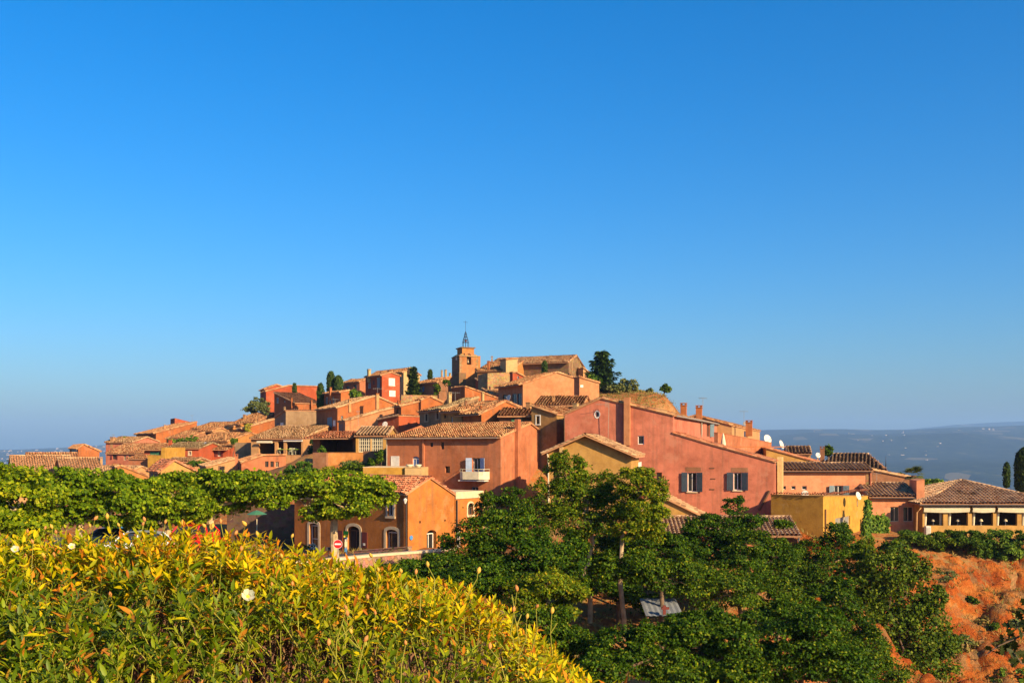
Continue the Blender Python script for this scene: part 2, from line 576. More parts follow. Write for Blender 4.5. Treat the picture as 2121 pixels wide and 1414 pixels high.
    for i, ((t0, z0), (t1, z1)) in enumerate(zip(prof[:-1], prof[1:])):
        if t1 - t0 < 0.12:
            continue
        g = (z1 - z0) / (t1 - t0)
        e0 = e1 = 0.0
        if tiles and abs(g) > 0.02:
            if i == 0: e0 = ov if g > 0 else 0.08
            if i == len(prof) - 2: e1 = ov if g < 0 else 0.08
        ta, za, tb, zb_ = t0 - e0, z0 - g * e0, t1 + e1, z1 + g * e1
        k_ = rk if tiles else 0.04
        th = 0.10 if tiles else 0.05
        zo = 0.004
        low, hi = ((ta, za), (tb, zb_)) if g >= 0 else ((tb, zb_), (ta, za))
        ih0, ih1 = (hip0, hip1) if tiles else (0, 0)
        A = V3(C + pa * low[0] - ra * k_, low[1] + zo); B = V3(C + pa * low[0] + ra * (RL + k_), low[1] + zo)
        Cc = V3(C + pa * hi[0] + ra * (RL + k_ - ih1), hi[1] + zo); D = V3(C + pa * hi[0] + ra * (-k_ + ih0), hi[1] + zo)
        up = np.array([0, 0, th])
        kk = len(slab.v)
        for q in (A, B, Cc, D, A + up, B + up, Cc + up, D + up):
            slab.v.append(tuple(q))
        for f in ((0, 3, 2, 1), (4, 5, 6, 7), (0, 1, 5, 4), (1, 2, 6, 5), (2, 3, 7, 6), (3, 0, 4, 7)):
            slab.f.append(tuple(kk + j for j in f))
        e = (B - A); W = np.linalg.norm(e); e = e / W
        sdir = V3(pa * (hi[0] - low[0]), hi[1] - low[1]); Ls = np.linalg.norm(sdir)
        if Ls < 1e-3: continue
        sdir = sdir / Ls
        nn = np.cross(e, sdir)
        if nn[2] < 0: nn = -nn
        h.planes.append((A + up, nn))
        if tiles and abs(g) > 0.02:
            v, f = tile_plane(A + up, e, sdir, nn, W, Ls, sp, ih0, ih1, K=5 if sp < 0.34 else 4, neat=0.25 if tile == 'stripe' else 1.0)
            TV.append(v); TF.append(f + nb); nb += len(v)
    if tiles and hip1 > 0:                                           # hipped far end
        tm = max(prof, key=lambda q: q[1])
        P1 = V3(C + pa * (prof[0][0] - ov) + ra * (RL + rk), prof[0][1] - 0.1); P2 = V3(C + pa * (prof[-1][0] + ov) + ra * (RL + rk), prof[-1][1] - 0.1)
        P3 = V3(C + pa * tm[0] + ra * (RL + rk - hip1), tm[1] + 0.1)
        slab.poly([P1, P2, P3])
    h.roof = slab.build('roof' if tiles else 'roof_slab', (M_SLABD if tile == 'stripe' else M_SLAB) if tiles else (coping or wallm), root)
    if TV:
        for i, (t, z) in enumerate(prof):
            if 0 < i < len(prof) - 1 and z >= prof[i - 1][1] + 0.2 and z >= prof[i + 1][1] + 0.2 or (z == zr and 0 < i < len(prof) - 1):
                P1 = V3(C + pa * t + ra * (-rk + hip0), z + 0.13); P2 = V3(C + pa * t + ra * (RL + rk - hip1), z + 0.13)
                v, f = ridge_row(P1, P2, min(0.15, sp * 0.55))
                TV.append(v); TF.append(f + nb); nb += len(v)
        if len(prof) >= 2:                                           # verge tiles along both gable rakes
            for i, ((t0, z0), (t1, z1)) in enumerate(zip(prof[:-1], prof[1:])):
                if t1 - t0 < 0.5: continue
                for rr, hp in ((-rk * 0.6, hip0), (RL + rk * 0.6, hip1)):
                    if hp: continue
                    v, f = ridge_row(V3(C + pa * t0 + ra * rr, z0 + 0.11), V3(C + pa * t1 + ra * rr, z1 + 0.11), sp * 0.36, 0.36, 4)
                    TV.append(v); TF.append(f + nb); nb += len(v)
        tl_ = nmesh('roof_tiles', np.concatenate(TV), np.concatenate(TF), TILE[tile], h.roof, origin=org)
        tl_['kind'] = 'stuff'
    # --- windows and doors
    for key, res in (('L', rL), ('R', rR)):
        d, nr = (dl, nL) if key == 'L' else (dr, nR)
        for sp_, (con, pt) in zip(specs[key], res):
            window(root, org, sp_, con, pt, d, nr)
    # --- chimneys
    for c in chim:
        chimney(h, *c)
    return h
def bar(mb, pt, t0, t1, z0, z1, d0, d1):
    """box on a wall: from t0..t1, z0..z1, depth d0 (outer) .. d1 (inner)"""
    a = pt(t0, z0, d0)
    mb.box(a, pt(t1, z0, d0) - a, pt(t0, z0, d1) - a, np.array([0, 0, z1 - z0]))
def window(root, org, spec, con, pt, d, nr):
    t0, t1, z0, z1, arch, dep, o = spec
    k = o.get('k', 'win')
    w, hgt = t1 - t0, z1 - z0
    if k == 'open':
        return
    if o.get('round'):
        c0 = ((t0 + t1) / 2, (z0 + z1) / 2); rr = (t1 - t0) / 2; rz = (z1 - z0) / 2
        def ringm(ra, rb, da, db):
            m_ = MB()
            for k_ in range(24):
                a0, a1 = 2 * math.pi * k_ / 24, 2 * math.pi * (k_ + 1) / 24
                q = lambda r_, a_, dp_: pt(c0[0] + math.cos(a_) * (rr + r_), c0[1] + math.sin(a_) * (rz + r_), dp_)
                m_.poly([q(ra, a0, da), q(ra, a1, da), q(rb, a1, da), q(rb, a0, da)])
                m_.poly([q(rb, a0, da), q(rb, a1, da), q(rb, a1, db), q(rb, a0, db)])
                m_.poly([q(ra, a0, da), q(ra, a0, db), q(ra, a1, db), q(ra, a1, da)])
            return m_
        win = ringm(-0.06, -0.002, dep - 0.05, dep - 0.004).build('window', PAINT[o.get('fr', 'white')], root, origin=org)
        pn = MB(); pn.poly([pt(t, z, dep) for t, z in con]); pn.build('pane', M_GLASS, win, origin=org)
        if o.get('sur'):
            ringm(0.0, o.get('sw', 0.12), -0.03, 0.0).build('surround', PAINT[o['sur']], win, origin=org)
        return
    fr = MB(); fw = o.get('fw', min(0.07, w * 0.12))
    fm = PAINT[o.get('fr', 'white')]
    nm = 'door' if k == 'door' else 'window'
    bar(fr, pt, t0, t0 + fw, z0, z1 - arch, dep - 0.05, dep - 0.005); bar(fr, pt, t1 - fw, t1, z0, z1 - arch, dep - 0.05, dep - 0.005)
    bar(fr, pt, t0 + fw, t1 - fw, z0, z0 + fw, dep - 0.05, dep - 0.005)
    bar(fr, pt, t0 + fw, t1 - fw, z1 - arch - fw, z1 - arch, dep - 0.05, dep - 0.005)
    nx, ny = o.get('bars', (1, 0))
    for i in range(1, nx + 1):
        tm = t0 + w * i / (nx + 1)
        bar(fr, pt, tm - fw * 0.45, tm + fw * 0.45, z0 + fw, z1 - arch - fw, dep - 0.04, dep - 0.006)
    for i in range(1, ny + 1):
        zm = z0 + (hgt - arch) * i / (ny + 1)
        bar(fr, pt, t0 + fw, t1 - fw, zm - fw * 0.35, zm + fw * 0.35, dep - 0.045, dep - 0.007)
    win = fr.build(nm, fm, root, origin=org)
    if 'lab' in o: win['label'] = o['lab']
    pn = MB(); pn.poly([pt(t, z, dep) for t, z in con])
    pm = {'glass': M_GLASS, 'dark': M_DARK}.get(o.get('pane', 'glass')) or PAINT[o['pane']]
    pn.build('pane' if o.get('pane', 'glass') in ('glass',) else ('opening' if o.get('pane') == 'dark' else 'panel'), pm, win, origin=org)  # the dark variant is a solid panel painted as unlit depth
    if o.get('sur'):
        s = MB(); sw = o.get('sw', 0.16); pr = -0.035
        bar(s, pt, t0 - sw, t0, z0 - (sw if nm == 'window' else 0), z1 - arch, pr, 0.0)
        bar(s, pt, t1, t1 + sw, z0 - (sw if nm == 'window' else 0), z1 - arch, pr, 0.0)
        if arch:
            pts_i = con[2:]
            cx_ = (t0 + t1) / 2
            out = [(cx_ + (t - cx_) * (1 + 2 * sw / w), z + sw * (0.5 + 0.5 * (z - z1 + arch) / max(arch, 1e-3))) for t, z in pts_i]
            out[0] = (t1 + sw, pts_i[0][1]); out[-1] = (t0 - sw, pts_i[-1][1])
            for (a, b, c_, e_) in zip(pts_i[:-1], pts_i[1:], out[1:], out[:-1]):
                s.poly([pt(*a, pr), pt(*b, pr), pt(*c_, pr), pt(*e_, pr)])
                s.poly([pt(*e_, pr), pt(*c_, pr), pt(*c_, 0), pt(*e_, 0)])
                s.poly([pt(*a, pr), pt(*a, 0.06), pt(*b, 0.06), pt(*b, pr)])
        else:
            bar(s, pt, t0 - sw, t1 + sw, z1, z1 + sw, pr, 0.0)
        if nm == 'window':
            bar(s, pt, t0 - sw * 1.2, t1 + sw * 1.2, z0 - sw * 1.05, z0, pr - 0.05, 0.0)
        s.build('surround', PAINT[o['sur']], win, origin=org)
    if o.get('sill'):
        s = MB(); bar(s, pt, t0 - 0.08, t1 + 0.08, z0 - 0.09, z0 - 0.002, -0.10, 0.02)
        s.build('sill', PAINT['cream'], win, origin=org)
    if o.get('sh'):                                                   # open shutters on both sides
        shm = PAINT[o['sh']]; sw = o.get('shw', w * 0.5); ang = o.get('sha', 12)
        for side, hg in ((-1, t0 - 0.015), (1, t1 + 0.015)):
            if o.get('side') and side != o['side']: continue
            s = MB()
            P0 = pt(hg, z0, -0.03); vec = np.array([d[0] * side, d[1] * side, 0]) * math.cos(R(ang)) * sw + np.array([nr[0], nr[1], 0]) * math.sin(R(ang)) * sw
            nv = np.cross(vec / sw, [0, 0, 1.0]); nv = nv if nv @ np.array([nr[0], nr[1], 0]) > 0 else -nv
            npl = 4
            for i in range(npl):
                s.box(P0 + vec * (i / npl + 0.01), vec * (1 / npl - 0.02), nv * 0.035, np.array([0, 0, hgt]))
            for zz in (0.14, 0.82):
                s.box(P0 + np.array([0, 0, hgt * zz]) + nv * 0.034, vec, nv * 0.022, np.array([0, 0, 0.09]))
            so = s.build('shutter', shm, win, origin=org)
    if o.get('shc'):                                                  # closed shutters over the opening
        s = MB(); npl = max(2, int(w / 0.14))
        for i in range(npl):
            bar(s, pt, t0 + w * i / npl + 0.006, t0 + w * (i + 1) / npl - 0.006, z0, z1 - arch * 0.0, 0.0 - 0.02, 0.03)
        s.build('shutter', PAINT[o['shc']], win, origin=org)
def chimney(h, px, py0, py1, wpx, wall=None, style='cap', Yd=None, dpx=None):
    """px centre, py0 where it leaves the roof, py1 top, width in pixels"""
    ray = np.array([(px - CX) / F, 1.0, (HY - py0) / F])
    best = None
    for P, n in h.planes:
        den = ray @ n
        if abs(den) < 1e-6: continue
        t = (P @ n) / den
        q = ray * t
        r = q[:2] - h.C
        u, v = r @ h.dl, r @ h.dr
        if -1.5 < u < h.LU + 1.5 and -1.5 < v < h.LV + 1.5 and (best is None or t < best):
            best = t
    Y = Yd or best or (h.C[1] + 2)
    w = wpx / F * Y
    yaw = math.atan2(h.dr[1], h.dr[0])
    k = abs(math.cos(yaw)) + abs(math.sin(yaw))
    w = w / k if style != 'wide' else w / k
    c = at(px, py0, Y); c[1] += w * 0.5; zt = zpx(py1, Y)
    mb = MB(); wl = MB()
    sh = zt - 0.30 if style == 'cap' else zt - 0.10
    mb.cbox((c[0], c[1], c[2] - 1.2), w, w, sh - c[2] + 1.2, yaw)
    mat = WALL.get(wall) if wall else h.wall.data.materials[0]
    ch = mb.build('chimney', mat, h.root, origin=h.root['_o'])
    wl.cbox((c[0], c[1], sh), w * 1.18, w * 1.18, 0.07, yaw)
    if style == 'cap':
        ca, sa = math.cos(yaw), math.sin(yaw)
        for i in (-1, 1):
            for j in (-1, 1):
                x = (i * ca - j * sa) * w * 0.36; y = (i * sa + j * ca) * w * 0.36
                wl.cbox((c[0] + x, c[1] + y, sh + 0.07), w * 0.24, w * 0.24, 0.16, yaw)
        wl.cbox((c[0], c[1], sh + 0.23), w * 1.15, w * 1.15, 0.07, yaw)
    wl.build('chimney_cap', mat, ch, origin=h.root['_o'])
def W(f, x0, y0, x1, y1, **k):
    d = dict(f=f, x=(x0, x1), y=(y0, y1)); d.update(k); return d
# ------------------------------------------------------------------ the village, far left to right
LEFT = 'houses at the left end of the village'
UP = 'houses on the upper slope'
MID = 'houses stepped up the middle of the hill'
FRONT = 'houses along the near edge of the village'
house('low_house', 'pale pinkish house with tiled roof at the far left end of the village', 26, 150, 60, 'peach', x1=150, eR=(974, 945, 4.6), group=LEFT, tile='pale', sp=0.36,
      ops=[W('L', 15, 972, 20, 982, fr='wood')])
house('low_house', 'long orange tiled roof rising behind the far left house', 60, 166, 60, 'orange', x1=165, eR=(963, 939, 5.0), group=LEFT, tile='tile', sp=0.4,
      chim=[(124, 947, 939, 6, 'peach')])
house('low_house', 'tiled house with dark eave gap just above the leftmost plane trees', 128, 145, 60, 'brown', x1=212, eR=(977, 950, 4.8), group=LEFT, tile='pale', sp=0.36,
      chim=[(209, 958, 946, 6, 'peach')])
house('tower_house', 'small tall orange house with one big window, standing over the left roofs', 162, 185, 65, 'rust', x0=144, x1=206, gR=[(162, 929), (174, 921), (206, 935)], group=LEFT,
      ops=[W('L', 147, 931, 160, 945, bars=(1, 0), pane='greyblue')], sp=0.4)
house('low_house', 'house with bright plain orange gable wall rising above the plane trees', 243, 135, 62, 'orange', x0=232, x1=306, gR=[(243, 967), (249, 965), (306, 987)], group=LEFT,
      chim=[(236, 971, 960, 8)], base=1010)
house('low_house', 'broad tiled roof left of the bright orange gable', 242, 138, 24, 'peach', x0=160, eL=(991, 967, 4.5), group=LEFT, tile='pale')
house('low_house', 'pink house with chimney under a dark tree at the left skyline', 275, 188, 18, 'pink', x0=219, eL=(916, 906, 4.0), group=LEFT, tile='pale', sp=0.4,
      chim=[(232, 915, 904, 9, 'peach')])
house('low_house', 'pink house with three small windows under a wide mottled roof', 302, 170, 14, 'pink', x0=221, eL=(939, 920, 5.0), group=LEFT, base=975,
      ops=[W('L', 233, 941, 241, 951, fr='wood', sh='darkred', shw=0.3), W('L', 256, 943, 261, 953, fr='cream'), W('L', 265, 943, 271, 953, fr='cream')])
house('low_house', 'small brick red house with a white blind in its window', 306, 150, 12, 'house', x0=266, eL=(951, 945, 2.0), group=LEFT, base=990,
      ops=[W('L', 277, 963, 294, 979, pane='white', bars=(1, 1))], ov=0.2)
house('low_house', 'dark red house front with a wide green shutter', 334, 162, 10, 'red', x0=299, eL=(931, 920, 4.0), group=LEFT, base=965, ov=0.6,
      ops=[W('L', 311, 935, 331, 943.5, shc='green')])
house('yellow_house', 'bright yellow stepped wall beside the red house', 342, 148, 10, 'yellow', x0=306, gL=[(342, 927), (334, 927), (333.4, 943), (306, 943)], dR=6, tiles=False, group=LEFT, base=985)
house('red_house', 'lit red house with red shutters in cream surrounds', 413, 155, 8, 'red', x0=343, eL=(929, 918, 4.6), group=LEFT, base=966, tile='greytile',
      ops=[W('L', 353, 935, 362, 948, shc='redp', sur='cream', sw=0.14), W('L', 371, 935, 379, 949, shc='redp', sur='cream', sw=0.14), W('L', 391, 935, 396, 942, sur='cream', sw=0.12)],
      chim=[(352, 919, 910, 6)])
house('red_house', 'shaded red house with two tall windows and a balcony rail', 472, 160, 8, 'red', x0=412, eL=(930, 921, 4.0), group=LEFT, base=968, ov=0.9,
      ops=[W('L', 437, 933, 443, 945, sh='darkred', shw=0.35), W('L', 451, 932, 458, 945, sh='darkred', shw=0.35)], chim=[(430, 925, 915, 8, 'rust')])
house('gable_house', 'large rust house with dark front and long roof line on the left skyline', 323, 195, 60, 'rust', x0=282, x1=408, gR=[(323, 897), (408, 875)], group=LEFT,
      chim=[(341, 893, 879, 6, 'peach')], ov=0.5, sp=0.4)
house('red_block', 'flat topped red block with a white vent on the left skyline', 362, 217, 65, 'red', x0=353, x1=399, gR=[(362, 866), (399, 875)], tiles=False, group=LEFT)
house('low_house', 'tiled house with a green creeper under its eave', 388, 178, 30, 'brown', x0=345, eL=(908, 893, 5.0), group=LEFT, base=925)
house('low_house', 'long low tiled roof below the left skyline', 472, 192, 28, 'orange', x0=398, eL=(888, 875, 5.0), group=LEFT, sp=0.4)
house('low_house', 'wide tiled roof with a dormer, above the red houses', 472, 172, 25, 'orange', x0=396, eL=(914, 897, 6.0), group=LEFT, chim=[(465, 912, 896, 7, 'peach')])
house('dormer', 'dark glazed dormer between the left roofs', 441, 181, 25, 'peach', x0=410, eL=(893, 887, 2.0), group=LEFT, ops=[W('L', 414, 895, 437, 903, bars=(2, 0), fr='wood')], sp=0.4)
house('low_house', 'house with front toned brown for eave shade and a red awning under orange roof', 531, 195, 22, 'brown', x0=487, eL=(874, 856, 6.0), group=LEFT, ov=0.6, sp=0.4,  # brown wall colour carries the shade under the overhang
      chim=[(506, 869, 858, 6, 'peach')], ops=[W('L', 515, 877, 520, 884, fr='wood')])
house('creeper_house', 'house wall overgrown with yellow green creeper', 503, 178, 66, 'rust', x0=493, x1=577, gR=[(503, 888), (577, 867)], group=LEFT, tile='pale', sp=0.4)
house('grey_house', 'grey beige rendered house with big blank side wall and a white shutter', 592, 158, 64, 'grey', x0=569, x1=672, gL=[(592, 851), (569, 866)], group=LEFT, base=905, tiles=True, ov=0.12,
      ops=[W('L', 581, 875, 587, 889, shc='white', side=1), W('L', 573, 876, 578, 890, shc='slate')], chim=[(589, 853, 842, 5)])
house('low_house', 'peach wall with stepped top behind the open terrace', 600, 146, 72, 'salmon', x1=682, gR=[(600, 904), (655, 881), (655.6, 891), (682, 891)], dL=5, group=LEFT, tiles=True, ov=0.05)
house('grey_wall', 'plain grey wall left of the open terrace', 533, 139, 14, 'grey', x0=487, flat=917, dR=4, group=LEFT, base=965)
house('arched_house', 'orange house with one arched window and three square windows', 500, 118, 74, 'house', x0=478, x1=592, gR=[(500, 959), (545, 944), (592, 943)], group=FRONT, base=1000, ov=0.1,
      chim=[(489, 962, 940, 8)],
      ops=[W('R', 549, 955, 556, 967, fr='wood'), W('R', 560, 955, 567, 967, fr='wood'), W('R', 571, 956, 577.5, 967, fr='cream'),
           W('R', 504, 970, 517, 988, arch=1, fr='white', bars=(1, 1))])
house('low_house', 'low pale peach house beside the arched window house', 428, 122, 68, 'peach', x0=414, x1=489, gR=[(428, 968), (489, 951)], group=FRONT, base=1005, tile='pale', ov=0.1,
      ops=[W('R', 452, 964, 458, 977, shc='wood')])
house('gable_house', 'sand yellow gable end with red tiles above the plane trees', 333, 120, 60, 'sand', x0=309, x1=405, gR=[(333, 976), (361, 955), (405, 977)], group=FRONT, base=1010, tile='redtile', sp=0.45,
      ops=[W('L', 313, 979, 317, 991, shc='slate'), W('L', 320, 979, 325, 993, shc='slate')])
house('low_house', 'narrow tiled strip of roof in front of the red house', 399, 141, 5, 'peach', x0=342, eL=(957, 950, 3.0), group=LEFT, tile='pale', base=985)

house('red_house', 'long bright red house on the upper left with a cypress in front', 551, 215, 68, 'red', x0=541, x1=661, gR=[(551, 811), (600, 799), (661, 801)], group=UP, sp=0.42, ov=0.2)
house('red_house', 'red gable peeking out at the top left of the hill', 550, 226, 66, 'red', x0=539, x1=592, gR=[(550, 806), (573, 797), (592, 804)], group=UP, sp=0.42)
house('brown_house', 'dark brown house with one slope of brown tiles below the long red house', 611, 190, 54, 'rust', x0=568, x1=664, gL=[(611, 835), (568, 814)], group=UP, tile='browntile', sp=0.4, ov=0.2,
      ops=[W('L', 572, 823, 577, 835, pane='greyblue'), W('L', 588, 829, 591, 833)], chim=[(604, 832, 823, 3), (645, 836, 827, 4)])
house('upper_house', 'dark fronted house with white columns and a chimney between the cypresses', 706, 178, 52, 'rust', x0=671, x1=724, gR=[(706, 813), (724, 809)], group=UP, base=850, sp=0.4,
      ops=[W('L', 674, 822, 679, 836), W('L', 681, 822, 686, 836), W('L', 688, 821, 692, 835)], chim=[(684, 816, 802, 6)])
house('upper_house', 'brown house with two dark windows next to the tall red house', 745, 206, 40, 'house', x0=710, x1=762, gR=[(745, 791), (762, 785)], group=UP, base=835, sp=0.4,
      ops=[W('L', 717, 799, 723, 810, fr='wood'), W('L', 733, 797, 739, 809, fr='wood')])
house('tall_red_house', 'tall red house with two glaring white windows on its lit side', 791, 195, 50, 'red', x0=757, x1=828, gR=[(791, 778), (809, 772), (828, 779)], group=UP, base=840, sp=0.4,
      ops=[W('L', 762, 784, 768, 804, pane='greyblue'), W('L', 772, 788, 776.5, 797, shc='darkred'), W('L', 780, 781, 787, 803, pane='greyblue'),
           W('R', 806, 784, 817, 798, shc='white', sur='white', sw=0.1), W('R', 807, 809.5, 818, 820, shc='white', sur='white', sw=0.1)],
      chim=[(764, 780, 764, 8, 'cream')])
house('cream_house', 'cream house rising behind the tall red house', 836, 210, 50, 'cream', x0=768, x1=870, gR=[(836, 771), (850, 763), (870, 777)], group=UP, base=840, sp=0.4,
      chim=[(848, 765, 760, 5), (806, 772, 767, 7, 'rust')], ops=[W('L', 826, 778, 831, 790, fr='wood')])
house('upper_house', 'dim brown house with bright blue shutters left of the bell tower', 909, 183, 46, 'brown', x0=862, x1=928, gR=[(909, 792), (928, 786)], group=UP, base=835, sp=0.4, ov=0.5,
      ops=[W('L', 871.5, 800, 877, 811, sh='deepblue', shw=0.3)])
house('garden_wall', 'rubble stone garden wall below the blue shuttered house', 831, 168, 74, 'stone', x1=906, flat=818, dL=1.2, group='stone walls', cat='wall')
house('ruin', 'orange wall with a cluster of rubble chimneys left of the bell tower', 904, 216, 62, 'orange', x1=942, dL=5, gR=[(904, 785), (942, 781)], group=UP, sp=0.42, cat='house',
      chim=[(915, 784, 766, 4, 'stone'), (923, 784, 765, 5, 'stone'), (932, 783, 772, 5, 'stone')])
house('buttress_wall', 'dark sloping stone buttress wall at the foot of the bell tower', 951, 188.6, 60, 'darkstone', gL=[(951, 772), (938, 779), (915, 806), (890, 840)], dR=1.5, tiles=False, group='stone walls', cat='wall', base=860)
house('stone_house', 'roofless cream rubble wall building right of the bell tower', 1010, 173, 70, 'stone', x0=990, x1=1078, gR=[(1010, 773), (1064, 771), (1070, 784), (1078, 800)], tiles=False, group=UP, base=838,
      ops=[W('R', 1013, 800, 1016, 808, fr='wood')])
house('upper_house', 'orange tiled house tucked between bell tower and church nave', 1058, 182, 22, 'orange', x0=989, eL=(767, 749, 6), group=UP, base=800, sp=0.4, chim=[(1012, 766, 747, 6, 'rust')])
house('red_gable', 'small red gable with a round window below the church', 1062, 166, 72, 'red', x0=1056, x1=1100, gR=[(1062, 773), (1069, 772), (1100, 788)], group=UP, sp=0.4, ov=0.1,
      ops=[W('R', 1071.5, 778, 1075, 786, round=True)])
house('lean_to', 'small dark red lean-to at the foot of the bell tower', 1001, 181, 60, 'red', x0=985, gL=[(1001, 795), (985, 785)], dR=5, group=UP, tile='pale', sp=0.4, ov=0.1)
house('lean_to', 'red lean-to strip below the rubble wall building', 1018, 171, 60, 'red', x0=999, gL=[(1018, 817), (999, 805)], dR=5, group=UP, tile='pale', sp=0.4, ov=0.1)
house('long_gable_house', 'red house with long straight roof edge falling right below the tower', 963, 164, 62, 'rust', x0=935, x1=1042, gR=[(963, 801), (1042, 830)], group=MID, tiles=True, ov=0.1, rk=0.08, base=850, sp=0.4)
house('salmon_house', 'large plain salmon house below the church with satellite dish', 1083, 140, 66, 'salmon', x0=1032, x1=1193, gR=[(1083, 795), (1153, 772), (1193, 785)], group=UP, base=850, ov=0.7,
      ops=[W('L', 1041, 817, 1049, 829, fr='wood'), W('L', 1060, 815, 1070, 838, fr='greyblue', bars=(1, 1)), W('L', 1071, 814, 1080, 838, fr='greyblue', bars=(1, 1))])
house('salmon_house', 'salmon wing with a small white vent, right end of the large salmon house', 1200, 135.5, 64, 'salmon', x0=1189, x1=1241, gR=[(1200, 782), (1241, 794)], group=UP, base=850, ov=0.1,
      ops=[W('R', 1202, 797, 1208, 802, shc='white')])

house('gable_house', 'long rust house with tall chimney and pale roof edges on the middle slope', 699, 140, 62, 'rust', x0=655, x1=823, gR=[(699, 845), (778, 821), (823, 841)], group=MID, base=890, tile='pale', ov=0.25,
      ops=[W('L', 678, 864, 688, 888, shc='greyblue'), W('L', 690, 870, 695, 882, shc='white'), W('R', 706, 861, 711, 872, pane='dark')],
      chim=[(724, 836, 826, 7, 'peach')])
house('salmon_wall_house', 'salmon side wall with a pale sloping edge below the long rust house', 715, 127, 68, 'salmon', x0=701, x1=820, gR=[(715, 873), (790, 852), (820, 845)], group=MID, base=910, tile='pale', ov=0.1,
      ops=[W('L', 703, 878, 711, 902, shc='darkred')])
house('small_dark_house', 'small shaded red house with a satellite dish by the glazed pavilion', 826, 117, 36, 'red', x0=783, gL=[(826, 862), (783, 871)], dR=5, group=MID, base=900, ov=0.1, tile='browntile')
house('tall_wall_house', 'tall orange red wall with a dark narrow side in the middle of the village', 831, 124, 64, 'rust', x0=816, x1=867, gR=[(831, 842), (867, 833)], group=MID, base=915, ov=0.2,
      ops=[W('L', 821, 846, 825, 866, fr='wood')], chim=[(826, 840, 829, 7)])
house('gable_house', 'small orange gable behind the grey shaded houses', 872, 136, 64, 'rust', x0=862, x1=916, gR=[(872, 830), (890, 822), (916, 834)], group=MID, base=880, ov=0.1,
      chim=[(882, 836, 835, 9, 'brown')])
house('grey_house', 'lower shaded grey house with one tall window', 893, 113, 44, 'grey', x0=869, dR=6, eL=(853, 843, 3.0), group=MID, base=895,
      ops=[W('L', 881, 857, 886, 872, sur='cream', sw=0.08, fr='wood')])
house('grey_house', 'taller shaded grey house with a lichen covered roof and two chimneys', 918, 110, 60, 'grey', x0=892, x1=991, gR=[(918, 849), (991, 825)], group=MID, base=892, tile='greytile', ov=0.3,
      ops=[W('L', 904, 845, 909, 868, sur='cream', sw=0.06, fr='wood')], chim=[(931, 838, 812, 9, 'cream'), (965, 834, 829, 6, 'brown')])
house('ochre_house', 'dim ochre house below the lichen covered roof', 956, 107, 45, 'ochre', x0=913, eL=(853, 838, 4.0), group=MID, base=892,
      ops=[W('L', 919, 859, 924, 866, fr='wood'), W('L', 934, 863, 938, 882, pane='greyblue')])
house('gable_house', 'house with mottled roof and flaming orange gable in the village centre', 997, 104, 56, 'rust', x0=934, x1=1074, gR=[(997, 857), (1047, 832), (1074, 844)], group=MID, base=892, ov=0.4,
      chim=[(1000, 836, 811, 6, 'cream', 'cap', 118), (996, 850, 840, 5)])
house('low_house', 'low house with scalloped eave and green shutters behind the main roof', 1105, 100, 6, 'brown', x0=1034, eL=(862, 848, 4.5), group=MID, base=890, ov=0.5,
      ops=[W('L', 1067, 866, 1076, 877, sh='green', shw=0.35)])
house('ochre_house', 'stained ochre house with a white framed window and sloping top', 1153, 95, 30, 'ochre', x0=1101, gL=[(1153, 859), (1101, 842)], dR=9, group=FRONT, base=960, ov=0.1,
      ops=[W('L', 1111, 861, 1118, 878, sur='white', sw=0.10, fr='wood', dep=0.2)], chim=[(1096, 845, 832, 14, 'peach', 'wide', 104), (1193, 846, 834, 13, 'cream', 'wide', 101)])
house('low_house', 'wide old tiled roof with a forked chimney behind the pink gable', 1206, 112, 10, 'orange', x0=1108, eL=(840, 823, 5.5), group=MID, base=880, chim=[(1147, 832, 819, 6, 'peach')])
house('low_house', 'long tile roof strip under the salmon house, left of the pink gable', 1262, 116, 18, 'orange', x0=1180, eL=(840, 832, 5.0), group=MID, base=880, tile='redtile')
# ------------------------------------------------------------------ houses along the near edge
big = house('terracotta_house', 'large terracotta house with mottled tiled roof and a cream balcony', 1037, 88, 25, 'house', x0=800, x1=1160, gR=[(1037, 906), (1098, 878), (1160, 927)], group=FRONT, base=1046, sp=0.235, ov=0.35, hip1=2.6,
      ops=[W('L', 811.5, 946, 825.5, 970, shc='white', sur='white', sw=0.08), W('L', 854, 945, 868, 975, arch=0.5, pane='deepblue', fr='white'),
           W('L', 891, 916, 897, 925, fr='wood', bars=(0, 0)), W('L', 913, 915, 920, 930, fr='wood', bars=(1, 3)),
           W('L', 978, 948, 995, 977, sh='blue', shw=0.55, sha=22, fr='white', dep=0.3), W('L', 921.5, 965, 932, 979, fr='wood', bars=(0, 0), dep=0.3), W('L', 977, 1008, 991, 1023, fr='greyblue', bars=(1, 0)),
           W('R', 1134, 948, 1141, 978, shc='deepblue')])
def on_face(h, f, t, z, out=0.0):
    d, n = (h.dl, h.nL) if f == 'L' else (h.dr, h.nR)
    q = h.C + d * t + n * out
    return np.array([q[0], q[1], z])
def face_frame(h, f):
    d, n = (h.dl, h.nL) if f == 'L' else (h.dr, h.nR)
    return np.array([d[0], d[1], 0.0]), np.array([n[0], n[1], 0.0])
def tpos(h, f, px):
    return h.solve(h.dl if f == 'L' else h.dr, px)
def zat(h, f, px, py):
    d = h.dl if f == 'L' else h.dr
    return zpx(py, h.C[1] + d[1] * h.solve(d, px))
